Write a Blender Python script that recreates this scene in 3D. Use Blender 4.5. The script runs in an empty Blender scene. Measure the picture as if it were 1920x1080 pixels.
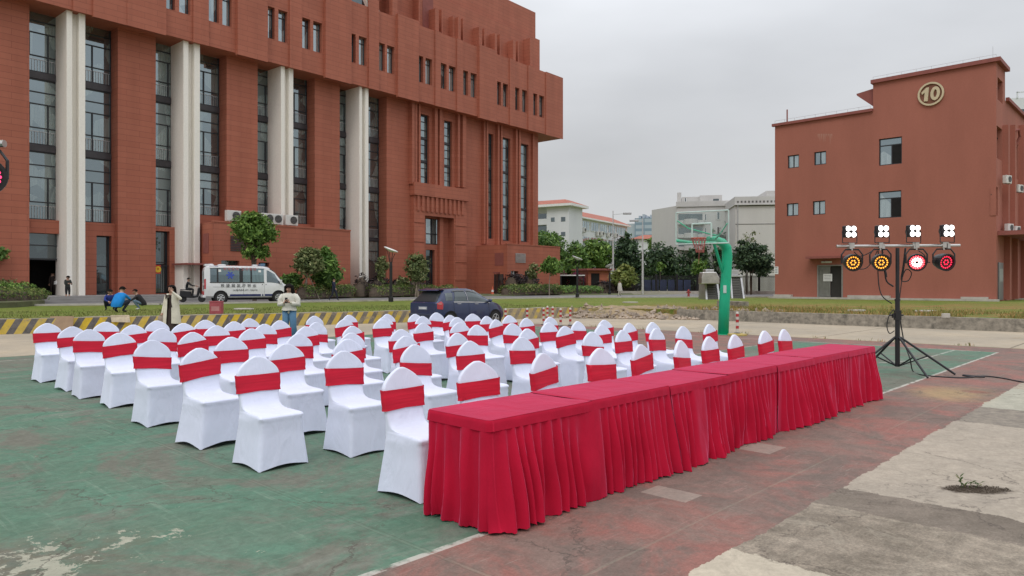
import bpy, math, random
from mathutils import Vector, Matrix, noise as mnoise
R = math.radians
random.seed(11)
scene = bpy.context.scene
COL = scene.collection

# ------------------------------------------------------------------ camera
HX, HY, FPX, CAMZ = 960.0, 532.0, 1340.0, 1.65
cam_d = bpy.data.cameras.new('camera'); cam = bpy.data.objects.new('camera', cam_d); COL.objects.link(cam)
cam.location = (0, 0, CAMZ); cam.rotation_euler = (R(90), 0, 0)
cam_d.sensor_width = 36; cam_d.lens = FPX / 1920 * 36; cam_d.shift_y = -(540 - HY) / 1920
cam_d.clip_end = 4000; cam_d.clip_start = 0.05
scene.camera = cam

# ------------------------------------------------------------------ light
SUN_EL, SUN_AZ = 52, 200
w = bpy.data.worlds.new('World'); scene.world = w; w.use_nodes = True
nt = w.node_tree; nt.nodes.clear()
out = nt.nodes.new('ShaderNodeOutputWorld'); bg = nt.nodes.new('ShaderNodeBackground')
bg.inputs['Strength'].default_value = 0.1
sky = nt.nodes.new('ShaderNodeTexSky'); sky.sky_type = 'NISHITA'; sky.sun_disc = False
sky.sun_elevation = R(SUN_EL); sky.sun_rotation = R(SUN_AZ); sky.dust_density = 3
tc = nt.nodes.new('ShaderNodeTexCoord'); sep = nt.nodes.new('ShaderNodeSeparateXYZ')
nt.links.new(tc.outputs['Generated'], sep.inputs[0])
mp = nt.nodes.new('ShaderNodeMapping'); mp.inputs['Scale'].default_value = (1.0, 1.0, 3.0); mp.inputs['Location'].default_value = (3.1, 0.4, 0)
nt.links.new(tc.outputs['Generated'], mp.inputs[0])
nz = nt.nodes.new('ShaderNodeTexNoise'); nz.inputs['Scale'].default_value = 1.7; nz.inputs['Detail'].default_value = 5; nz.inputs['Roughness'].default_value = .45
nt.links.new(mp.outputs[0], nz.inputs['Vector'])
ramp = nt.nodes.new('ShaderNodeValToRGB')   # overcast: brighter towards the zenith
ramp.color_ramp.elements[0].position = 0.0; ramp.color_ramp.elements[0].color = (5.9, 5.9, 5.9, 1)
ramp.color_ramp.elements[1].position = 1.0; ramp.color_ramp.elements[1].color = (15.5, 16.0, 17.2, 1)
for p_, c_ in ((0.16, (6.15, 6.2, 6.3, 1)), (0.36, (7.7, 7.9, 8.25, 1)), (0.6, (11.5, 11.8, 12.5, 1))):
    e_ = ramp.color_ramp.elements.new(p_); e_.color = c_
nt.links.new(sep.outputs['Z'], ramp.inputs[0])
cr = nt.nodes.new('ShaderNodeMapRange'); cr.inputs['From Min'].default_value = .3; cr.inputs['From Max'].default_value = .72
cr.inputs['To Min'].default_value = .80; cr.inputs['To Max'].default_value = 1.16
nt.links.new(nz.outputs['Fac'], cr.inputs['Value'])
mul = nt.nodes.new('ShaderNodeVectorMath'); mul.operation = 'SCALE'
nt.links.new(ramp.outputs['Color'], mul.inputs[0]); nt.links.new(cr.outputs[0], mul.inputs['Scale'])
mx = nt.nodes.new('ShaderNodeMixRGB'); mx.inputs[0].default_value = 0.92
nt.links.new(sky.outputs['Color'], mx.inputs[1]); nt.links.new(mul.outputs[0], mx.inputs[2])
nt.links.new(mx.outputs[0], bg.inputs['Color']); nt.links.new(bg.outputs[0], out.inputs['Surface'])
sd = bpy.data.lights.new('sun', 'SUN'); sd.energy = 0.7; sd.angle = R(25); sd.color = (1.0, .96, .9)
so = bpy.data.objects.new('sun', sd); COL.objects.link(so)
so.rotation_euler = (R(90 - SUN_EL), 0, R(180 - SUN_AZ))
scene.view_settings.view_transform = 'Standard'; scene.view_settings.look = 'None'
scene.view_settings.exposure = 0.12; scene.view_settings.gamma = 1
scene.render.engine = 'CYCLES'

# ------------------------------------------------------------------ pixel -> world helpers
def G(px, py, z=0.0):
    Y = FPX * (CAMZ - z) / (py - HY)
    return Vector(((px - HX) / FPX * Y, Y, z))
def P(px, py, Y):
    return Vector(((px - HX) / FPX * Y, Y, CAMZ + (HY - py) / FPX * Y))
class Frame:
    def __init__(s, ox, oy, rot, z=0):
        s.o = Vector((ox, oy)); s.r = rot; s.z = z
        s.ax = Vector((math.cos(rot), math.sin(rot))); s.ay = Vector((-math.sin(rot), math.cos(rot)))
    def front(s, px, py, y=0.0):       # intersect the pixel ray with local plane y
        d = Vector(((px - HX) / FPX, 1.0)); o = s.o + s.ay * y
        t = o.dot(s.ay) / d.dot(s.ay); p = d * t
        return (p - s.o).dot(s.ax), CAMZ + (HY - py) / FPX * t - s.z
    def side(s, px, py, x=0.0):
        d = Vector(((px - HX) / FPX, 1.0)); o = s.o + s.ax * x
        t = o.dot(s.ax) / d.dot(s.ax); p = d * t
        return (p - s.o).dot(s.ay), CAMZ + (HY - py) / FPX * t - s.z
    def fx(s, px, y=0.0): return s.front(px, 500, y)[0]
    def sy(s, px, x=0.0): return s.side(px, 500, x)[0]
    def zz(s, px, py, y=0.0): return s.front(px, py, y)[1]

# ------------------------------------------------------------------ node helpers
class T:
    def __init__(s, tree): s.t = tree
    def n(s, kind, **kw):
        nd = s.t.nodes.new(kind)
        for k, v in kw.items(): setattr(nd, k, v)
        return nd
    def put(s, inp, v):
        if isinstance(v, S): s.t.links.new(v.s, inp)
        elif v is not None:
            if isinstance(v, (tuple, list)) and len(v) == 3 and inp.type == 'RGBA': v = (*v, 1)
            inp.default_value = v
    def coord(s, kind='Object'): return S(s, s.n('ShaderNodeTexCoord').outputs[kind])
    def xyz(s, v):
        nd = s.n('ShaderNodeSeparateXYZ'); s.put(nd.inputs[0], v); return [S(s, nd.outputs[i]) for i in range(3)]
    def comb(s, x, y, z):
        nd = s.n('ShaderNodeCombineXYZ')
        for i, q in enumerate((x, y, z)): s.put(nd.inputs[i], q)
        return S(s, nd.outputs[0])
    def math(s, op, a, b=None, c=None, clamp=False):
        nd = s.n('ShaderNodeMath', operation=op); nd.use_clamp = clamp
        for i, q in enumerate((a, b, c)):
            if q is not None: s.put(nd.inputs[i], q)
        return S(s, nd.outputs[0])
    def map(s, v, scale=(1, 1, 1), loc=(0, 0, 0), rot=(0, 0, 0)):
        nd = s.n('ShaderNodeMapping'); s.put(nd.inputs[0], v)
        nd.inputs['Scale'].default_value = scale; nd.inputs['Location'].default_value = loc; nd.inputs['Rotation'].default_value = rot
        return S(s, nd.outputs[0])
    def noise(s, v, scale=5, detail=4, rough=.55, dist=0, col=False):
        nd = s.n('ShaderNodeTexNoise'); s.put(nd.inputs['Vector'], v)
        nd.inputs['Scale'].default_value = scale; nd.inputs['Detail'].default_value = detail
        nd.inputs['Roughness'].default_value = rough; nd.inputs['Distortion'].default_value = dist
        return S(s, nd.outputs['Color' if col else 'Fac'])
    def vor(s, v, scale=5, feature='F1', out='Distance'):
        nd = s.n('ShaderNodeTexVoronoi', feature=feature); s.put(nd.inputs['Vector'], v); nd.inputs['Scale'].default_value = scale
        return S(s, nd.outputs[out])
    def ramp(s, f, a, b):              # smooth 0..1 between a and b
        nd = s.n('ShaderNodeMapRange', interpolation_type='SMOOTHSTEP'); s.put(nd.inputs['Value'], f)
        nd.inputs['From Min'].default_value = a; nd.inputs['From Max'].default_value = b
        return S(s, nd.outputs[0])
    def rng(s, f, a, b, c, d):
        nd = s.n('ShaderNodeMapRange'); s.put(nd.inputs['Value'], f)
        for k, q in zip(('From Min', 'From Max', 'To Min', 'To Max'), (a, b, c, d)): nd.inputs[k].default_value = q
        return S(s, nd.outputs[0])
    def mix(s, f, a, b):
        nd = s.n('ShaderNodeMixRGB'); s.put(nd.inputs[0], f); s.put(nd.inputs[1], a); s.put(nd.inputs[2], b)
        return S(s, nd.outputs[0])
    def scale(s, c, f):
        nd = s.n('ShaderNodeVectorMath', operation='SCALE'); s.put(nd.inputs[0], c); s.put(nd.inputs['Scale'], f)
        return S(s, nd.outputs[0])
    def vadd(s, a, b):
        nd = s.n('ShaderNodeVectorMath', operation='ADD'); s.put(nd.inputs[0], a); s.put(nd.inputs[1], b); return S(s, nd.outputs[0])
    def bump(s, h, strength=.3, dist=.02):
        nd = s.n('ShaderNodeBump'); s.put(nd.inputs['Height'], h); nd.inputs['Strength'].default_value = strength; nd.inputs['Distance'].default_value = dist
        return S(s, nd.outputs[0])
class S:
    def __init__(s, t, sock): s.t = t; s.s = sock
    def __add__(s, o): return s.t.math('ADD', s, o)
    def __radd__(s, o): return s.t.math('ADD', s, o)
    def __sub__(s, o): return s.t.math('SUBTRACT', s, o)
    def __rsub__(s, o): return s.t.math('SUBTRACT', o, s)
    def __mul__(s, o): return s.t.math('MULTIPLY', s, o)
    def __rmul__(s, o): return s.t.math('MULTIPLY', s, o)
    def abs(s): return s.t.math('ABSOLUTE', s)
    def max(s, o): return s.t.math('MAXIMUM', s, o)
    def min(s, o): return s.t.math('MINIMUM', s, o)
    def lt(s, o): return s.t.math('LESS_THAN', s, o)
    def gt(s, o): return s.t.math('GREATER_THAN', s, o)
MATS = {}
def newmat(name):
    m = bpy.data.materials.new(name); m.use_nodes = True; t = T(m.node_tree)
    b = m.node_tree.nodes['Principled BSDF']; MATS[name] = m
    return m, t, b
def mat(name, col, rough=.7, var=.12, scale=3.0, bump=0, bscale=40, metal=0, spec=.5, emit=None, estr=1, dirt=None, dirtamt=.4, sheen=0, coat=0):
    if name in MATS: return MATS[name]
    m, t, b = newmat(name)
    v = t.coord(); n1 = t.noise(v, scale, 5, .6)
    c = t.scale(col, t.rng(n1, .3, .7, 1 - var, 1 + var)) if var else None
    if dirt:
        d = t.ramp(t.noise(v, scale * .45, 6, .65, .4), .5, .72) * dirtamt
        c = t.mix(d, c if c else col, dirt)
    t.put(b.inputs['Base Color'], c if c else col)
    b.inputs['Roughness'].default_value = rough; b.inputs['Metallic'].default_value = metal
    b.inputs['Specular IOR Level'].default_value = spec
    b.inputs['Sheen Weight'].default_value = sheen; b.inputs['Coat Weight'].default_value = coat
    if bump: t.put(b.inputs['Normal'], t.bump(t.noise(v, bscale, 3), bump, .01))
    if emit:
        b.inputs['Emission Color'].default_value = (*emit, 1); b.inputs['Emission Strength'].default_value = estr
    return m

# ------------------------------------------------------------------ mesh helpers
class MB:
    def __init__(s): s.v = []; s.f = []; s.m = []
    def add(s, vs, fs, mi=0):
        o = len(s.v); s.v += [tuple(q) for q in vs]
        for f in fs: s.f.append(tuple(o + i for i in f)); s.m.append(mi)
    def box(s, x0, x1, y0, y1, z0, z1, mi=0):
        if x0 > x1: x0, x1 = x1, x0
        if y0 > y1: y0, y1 = y1, y0
        if z0 > z1: z0, z1 = z1, z0
        s.add([(x0, y0, z0), (x1, y0, z0), (x1, y1, z0), (x0, y1, z0), (x0, y0, z1), (x1, y0, z1), (x1, y1, z1), (x0, y1, z1)],
              [(0, 3, 2, 1), (4, 5, 6, 7), (0, 1, 5, 4), (1, 2, 6, 5), (2, 3, 7, 6), (3, 0, 4, 7)], mi)
        return s
    def cbox(s, c, d, mi=0, rz=0):
        x, y, z = [q / 2 for q in d]; M = Matrix.Rotation(rz, 3, 'Z'); c = Vector(c)
        vs = [c + M @ Vector(q) for q in ((-x, -y, -z), (x, -y, -z), (x, y, -z), (-x, y, -z), (-x, -y, z), (x, -y, z), (x, y, z), (-x, y, z))]
        s.add(vs, [(0, 3, 2, 1), (4, 5, 6, 7), (0, 1, 5, 4), (1, 2, 6, 5), (2, 3, 7, 6), (3, 0, 4, 7)], mi); return s
    def quad(s, a, b, c, d, mi=0): s.add([a, b, c, d], [(0, 1, 2, 3)], mi); return s
    def path(s, pts, rad, n=8, mi=0, cap=True):
        pts = [Vector(p) for p in pts]; k = len(pts)
        if not isinstance(rad, (list, tuple)): rad = [rad] * k
        rings = []; prev = None
        for i, p in enumerate(pts):
            d = (pts[min(i + 1, k - 1)] - pts[max(i - 1, 0)]).normalized()
            if prev is None:
                a = d.orthogonal().normalized()
            else:
                a = (prev - d * prev.dot(d)).normalized()
            prev = a; b = d.cross(a)
            rings.append([p + (a * math.cos(2 * math.pi * j / n) + b * math.sin(2 * math.pi * j / n)) * rad[i] for j in range(n)])
        vs = [q for r in rings for q in r]
        fs = [(i * n + j, i * n + (j + 1) % n, (i + 1) * n + (j + 1) % n, (i + 1) * n + j) for i in range(k - 1) for j in range(n)]
        if cap: fs += [tuple(range(n))[::-1], tuple((k - 1) * n + j for j in range(n))]
        s.add(vs, fs, mi); return s
    def tube(s, a, b, r0, r1=None, n=8, mi=0): return s.path([a, b], [r0, r0 if r1 is None else r1], n, mi)
    def lathe(s, prof, c=(0, 0, 0), n=16, mi=0, M=None):   # prof: (r, z) list, axis = local z of M
        M = M or Matrix.Identity(3); c = Vector(c)
        vs = [c + M @ Vector((r * math.cos(2 * math.pi * j / n), r * math.sin(2 * math.pi * j / n), z)) for r, z in prof for j in range(n)]
        fs = [(i * n + j, i * n + (j + 1) % n, (i + 1) * n + (j + 1) % n, (i + 1) * n + j) for i in range(len(prof) - 1) for j in range(n)]
        fs += [tuple(range(n))[::-1], tuple((len(prof) - 1) * n + j for j in range(n))]
        s.add(vs, fs, mi); return s
    def ball(s, c, r, n=10, mi=0):
        r = r if isinstance(r, (tuple, list)) else (r, r, r); c = Vector(c); vs = []; m = n // 2 + 1
        for i in range(m + 1):
            a = math.pi * i / m
            for j in range(n):
                b = 2 * math.pi * j / n
                vs.append(c + Vector((r[0] * math.sin(a) * math.cos(b), r[1] * math.sin(a) * math.sin(b), -r[2] * math.cos(a))))
        fs = [(i * n + j, i * n + (j + 1) % n, (i + 1) * n + (j + 1) % n, (i + 1) * n + j) for i in range(m) for j in range(n)]
        s.add(vs, fs, mi); return s
    def prism(s, poly, z0, z1, mi=0):     # poly ccw in xy
        n = len(poly)
        s.add([(x, y, z0) for x, y in poly] + [(x, y, z1) for x, y in poly],
              [tuple(range(n))[::-1], tuple(range(n, 2 * n))] + [(i, (i + 1) % n, n + (i + 1) % n, n + i) for i in range(n)], mi); return s
    def prism_xz(s, poly, y0, y1, mi=0):
        n = len(poly)
        s.add([(x, y0, z) for x, z in poly] + [(x, y1, z) for x, z in poly],
              [tuple(range(n)), tuple(range(n, 2 * n))[::-1]] + [((i + 1) % n, i, n + i, n + (i + 1) % n) for i in range(n)], mi); return s
    def loft(s, rings, mi=0, closed=True, cap0=True, cap1=True):
        n = len(rings[0]); vs = [q for r in rings for q in r]
        jn = n if closed else n - 1
        fs = [(i * n + j, i * n + (j + 1) % n, (i + 1) * n + (j + 1) % n, (i + 1) * n + j) for i in range(len(rings) - 1) for j in range(jn)]
        if cap0: fs.append(tuple(range(n))[::-1])
        if cap1: fs.append(tuple((len(rings) - 1) * n + j for j in range(n)))
        s.add(vs, fs, mi); return s
    def holes(s, x0, x1, z0, z1, hs, y, depth, mi=0, mr=None):   # wall front at plane y with punched reveals going to y+depth
        xs = sorted({x0, x1, *[h[0] for h in hs], *[h[1] for h in hs]}); zs = sorted({z0, z1, *[h[2] for h in hs], *[h[3] for h in hs]})
        xs = [q for q in xs if x0 <= q <= x1]; zs = [q for q in zs if z0 <= q <= z1]
        for i in range(len(xs) - 1):
            for j in range(len(zs) - 1):
                cx, cz = (xs[i] + xs[i + 1]) / 2, (zs[j] + zs[j + 1]) / 2
                if any(h[0] < cx < h[1] and h[2] < cz < h[3] for h in hs): continue
                s.quad((xs[i], y, zs[j]), (xs[i + 1], y, zs[j]), (xs[i + 1], y, zs[j + 1]), (xs[i], y, zs[j + 1]), mi)
        mr = mi if mr is None else mr; d = y + depth
        for a, b, c, e in hs:
            s.quad((a, y, c), (a, d, c), (b, d, c), (b, y, c), mr); s.quad((a, y, e), (b, y, e), (b, d, e), (a, d, e), mr)
            s.quad((a, y, c), (a, y, e), (a, d, e), (a, d, c), mr); s.quad((b, y, c), (b, d, c), (b, d, e), (b, y, e), mr)
        return s
    def build(s, name, mats, parent=None, smooth=False, label=None, bevel=0, angle=None):
        me = bpy.data.meshes.new(name); me.from_pydata(s.v, [], s.f)
        mats = mats if isinstance(mats, (list, tuple)) else [mats]
        for m in mats: me.materials.append(m)
        if len(mats) > 1: me.polygons.foreach_set('material_index', s.m)
        if smooth: me.polygons.foreach_set('use_smooth', [True] * len(me.polygons))
        me.update()
        o = bpy.data.objects.new(name, me); COL.objects.link(o)
        if parent is not None: o.parent = parent
        if label: o['label'] = label
        if bevel:
            bv = o.modifiers.new('bevel', 'BEVEL'); bv.width = bevel; bv.segments = 2; bv.limit_method = 'ANGLE'
        if angle is not None:
            try: me.set_sharp_from_angle(angle=angle)
            except Exception: pass
        return o
def each(name, boxes, m, parent):
    for b_ in boxes:
        q = MB(); q.box(*b_); q.build(name, m, parent)
class Boxes(list):
    def box(s, *a): s.append(a)
    def build(s, name, m, parent): each(name, s, m, parent)
def tag(o, label, cat, group=None, kind=None):
    if label: o['label'] = label
    if cat: o['category'] = cat
    if group: o['group'] = group
    if kind: o['kind'] = kind
    return o
def thing(name, label, cat, loc=(0, 0, 0), rz=0, group=None):
    o = bpy.data.objects.new(name, None); COL.objects.link(o); o.location = loc; o.rotation_euler = (0, 0, rz)
    o.empty_display_size = .2
    return tag(o, label, cat, group)
def dup(root, loc, rz, label=None, group=None, scale=None):
    def cp(o, par):
        c = o.copy(); COL.objects.link(c)
        if par is not None: c.parent = par
        for ch in o.children: cp(ch, c)
        return c
    r = cp(root, None); r.location = loc; r.rotation_euler = (0, 0, rz)
    if label: r['label'] = label
    if group: r['group'] = group
    if scale: r.scale = scale
    return r
def text_mesh(body, size, depth, bold=False, spacing=1.0):
    c = bpy.data.curves.new('t', 'FONT'); c.body = body; c.size = size; c.extrude = depth; c.align_x = 'CENTER'; c.align_y = 'CENTER'
    c.space_character = spacing
    if bold: c.offset = size * .025
    o = bpy.data.objects.new('t', c); COL.objects.link(o)
    bpy.context.view_layer.update()
    me = bpy.data.meshes.new_from_object(o.evaluated_get(bpy.context.evaluated_depsgraph_get()))
    bpy.data.objects.remove(o)
    return me
def add_text(name, body, size, depth, m, parent, loc, rot, bold=False, spacing=1.0):
    me = text_mesh(body, size, depth, bold, spacing); me.name = name; me.materials.clear(); me.materials.append(m)
    o = bpy.data.objects.new(name, me); COL.objects.link(o); o.parent = parent; o.location = loc; o.rotation_euler = rot
    return o

# ------------------------------------------------------------------ shared frames
CA = R(43.6)
COURT = Frame(-.26, 4.64, R(90) - CA)
TV = Vector((math.sin(CA), math.cos(CA), 0)); NV = Vector((-math.cos(CA), math.sin(CA), 0))
ZT = 0.42                                   # level of the lawn and road behind the striped wall
# ------------------------------------------------------------------ materials
def mat_cladding():
    m, t, b = newmat('red_cladding'); v = t.coord(); x, y, z = t.xyz(v)
    bv = t.comb(x + y, z, 0)
    br = t.n('ShaderNodeTexBrick'); t.put(br.inputs['Vector'], bv); br.offset = .5
    br.inputs['Scale'].default_value = 1; br.inputs['Brick Width'].default_value = 1.8; br.inputs['Row Height'].default_value = .42
    br.inputs['Mortar Size'].default_value = .012; br.inputs['Mortar Smooth'].default_value = .3; br.inputs['Bias'].default_value = 0
    br.inputs['Color1'].default_value = (.36, .112, .067, 1); br.inputs['Color2'].default_value = (.39, .126, .076, 1); br.inputs['Mortar'].default_value = (.235, .075, .047, 1)
    vert = t.noise(t.comb(x + y, z * .12, 0), .8, 5, .6)
    hl = t.math('FRACT', z * (1 / .42)).lt(.045); c = t.mix(hl * .55, S(t, br.outputs['Color']), (.2, .06, .038)); c = t.scale(c, t.rng(vert, .3, .7, .88, 1.1)); c = t.mix(.0, c, c)
    t.put(b.inputs['Base Color'], c); b.inputs['Roughness'].default_value = .62; b.inputs['Specular IOR Level'].default_value = .35
    t.put(b.inputs['Normal'], t.bump(S(t, br.outputs['Fac']) * -1.0 + t.noise(v, 6, 3) * .3, .35, .02))
    return m
def mat_render(name, col, streak=.12):
    m, t, b = newmat(name); v = t.coord(); x, y, z = t.xyz(v)
    n1 = t.noise(t.comb(x + y, z * .25, y), .45, 6, .62); n2 = t.noise(v, 9, 4, .6)
    c = t.scale(col, t.rng(n1, .3, .7, 1 - streak, 1 + streak)); c = t.scale(c, t.rng(n2, .3, .7, .95, 1.05))
    t.put(b.inputs['Base Color'], c); b.inputs['Roughness'].default_value = .8; b.inputs['Specular IOR Level'].default_value = .25
    t.put(b.inputs['Normal'], t.bump(t.noise(v, 25, 3), .12, .01))
    return m
def mat_glass(name, dark=(.02, .035, .035), light=(.16, .2, .19), refl=.28, thr=.5, tint=(.60, .72, .77)):
    m, t, b = newmat(name); v = t.coord(); x, y, z = t.xyz(v)
    cell = t.vor(t.comb(x * .9 + y * .9, z * .62, 0), 1.0, out='Color'); cx = t.xyz(cell)[0]
    cur = t.ramp(cx, thr, thr + .12) * t.rng(t.noise(t.comb(x * 9 + y * 9, z * .4, 0), 1.0, 3), .3, .7, .35, 1)
    t.put(b.inputs['Base Color'], t.mix(cur, dark, light)); b.inputs['Roughness'].default_value = .25
    b.inputs['Specular IOR Level'].default_value = .4
    g = t.n('ShaderNodeBsdfGlossy'); g.inputs['Roughness'].default_value = .03; g.inputs['Color'].default_value = (*tint, 1)
    wob = t.bump(t.noise(v, .9, 2), .06, .05); t.put(g.inputs['Normal'], wob)
    ms = t.n('ShaderNodeMixShader'); fr = t.n('ShaderNodeFresnel'); fr.inputs['IOR'].default_value = 1.5
    f = t.math('ADD', S(t, fr.outputs[0]) * .9, refl, clamp=True)
    t.put(ms.inputs[0], f); t.t.links.new(b.outputs[0], ms.inputs[1]); t.t.links.new(g.outputs[0], ms.inputs[2])
    t.t.links.new(ms.outputs[0], t.t.nodes['Material Output'].inputs['Surface'])
    return m
def mat_leaf(name, a, b_, c_, scale=.9):
    m, t, b = newmat(name); v = t.coord()
    g = t.n('ShaderNodeNewGeometry'); r = S(t, g.outputs['Random Per Island'])
    n1 = t.noise(v, scale, 3, .6)
    c = t.mix(t.ramp(n1, .36, .64), a, b_); c = t.mix(t.ramp(r, .62, 1.0), c, c_)
    c = t.scale(c, t.rng(r, 0, 1, .7, 1.25))
    t.put(b.inputs['Base Color'], c); b.inputs['Roughness'].default_value = .55; b.inputs['Specular IOR Level'].default_value = .3
    tr = t.n('ShaderNodeBsdfTranslucent'); t.put(tr.inputs['Color'], c)
    ms = t.n('ShaderNodeMixShader'); ms.inputs[0].default_value = .22
    t.t.links.new(b.outputs[0], ms.inputs[1]); t.t.links.new(tr.outputs[0], ms.inputs[2]); t.t.links.new(ms.outputs[0], t.t.nodes['Material Output'].inputs['Surface'])
    return m
def mat_fabric_white():
    m, t, b = newmat('white_stretch_fabric'); v = t.coord(); x, y, z = t.xyz(v)
    oi = t.n('ShaderNodeObjectInfo'); rnd = S(t, oi.outputs['Random'])
    n1 = t.noise(t.vadd(v, t.comb(rnd * 37, rnd * 11, 0)), 3, 4)
    t.put(b.inputs['Base Color'], t.scale((.70, .735, .87), t.rng(n1, .3, .7, .95, 1.03) * t.rng(rnd, 0, 1, .96, 1.03)))
    b.inputs['Roughness'].default_value = .6; b.inputs['Specular IOR Level'].default_value = .25; b.inputs['Sheen Weight'].default_value = .15
    wr = t.noise(t.vadd(t.map(v, scale=(5, 5, 2.2)), t.comb(rnd * 20, 0, rnd * 9)), 1.1, 3, .5, 1.6)
    t.put(b.inputs['Normal'], t.bump(wr + t.noise(t.vadd(t.map(v, scale=(16, 16, 3)), t.comb(rnd * 5, 0, 0)), 1, 2, .5, 2.5) * .12, .55, .022))
    return m
def mat_sash():
    m, t, b = newmat('red_sash_fabric'); v = t.coord(); x, y, z = t.xyz(v)
    oi = t.n('ShaderNodeObjectInfo'); rnd = S(t, oi.outputs['Random'])
    st = t.noise(t.comb(x * 2, y * 2, z * 40 + rnd * 9), 1.0, 3)
    t.put(b.inputs['Base Color'], t.scale((.58, .012, .036), t.rng(st, .3, .7, .85, 1.12)))
    b.inputs['Roughness'].default_value = .55; b.inputs['Specular IOR Level'].default_value = .25
    t.put(b.inputs['Normal'], t.bump(st, .5, .006)); return m
def mat_cloth_red():
    m, t, b = newmat('crimson_cloth'); v = t.coord()
    n1 = t.noise(v, 2.2, 5, .6); n2 = t.noise(t.map(v, scale=(1, 1, 1)), 260, 2)
    c = t.scale((.46, .007, .033), t.rng(n1, .3, .7, .86, 1.14)); c = t.mix(.12, c, t.scale((.6, .03, .08), n2))
    t.put(b.inputs['Base Color'], c); b.inputs['Roughness'].default_value = .85; b.inputs['Specular IOR Level'].default_value = .12
    b.inputs['Sheen Weight'].default_value = .55; b.inputs['Sheen Tint'].default_value = (1, .30, .55, 1); b.inputs['Sheen Roughness'].default_value = .35
    wr = t.noise(t.map(v, scale=(7, 7, 3)), 1.0, 4, .55, .8)
    t.put(b.inputs['Normal'], t.bump(wr + n2 * .05, .35, .02)); return m

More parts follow.
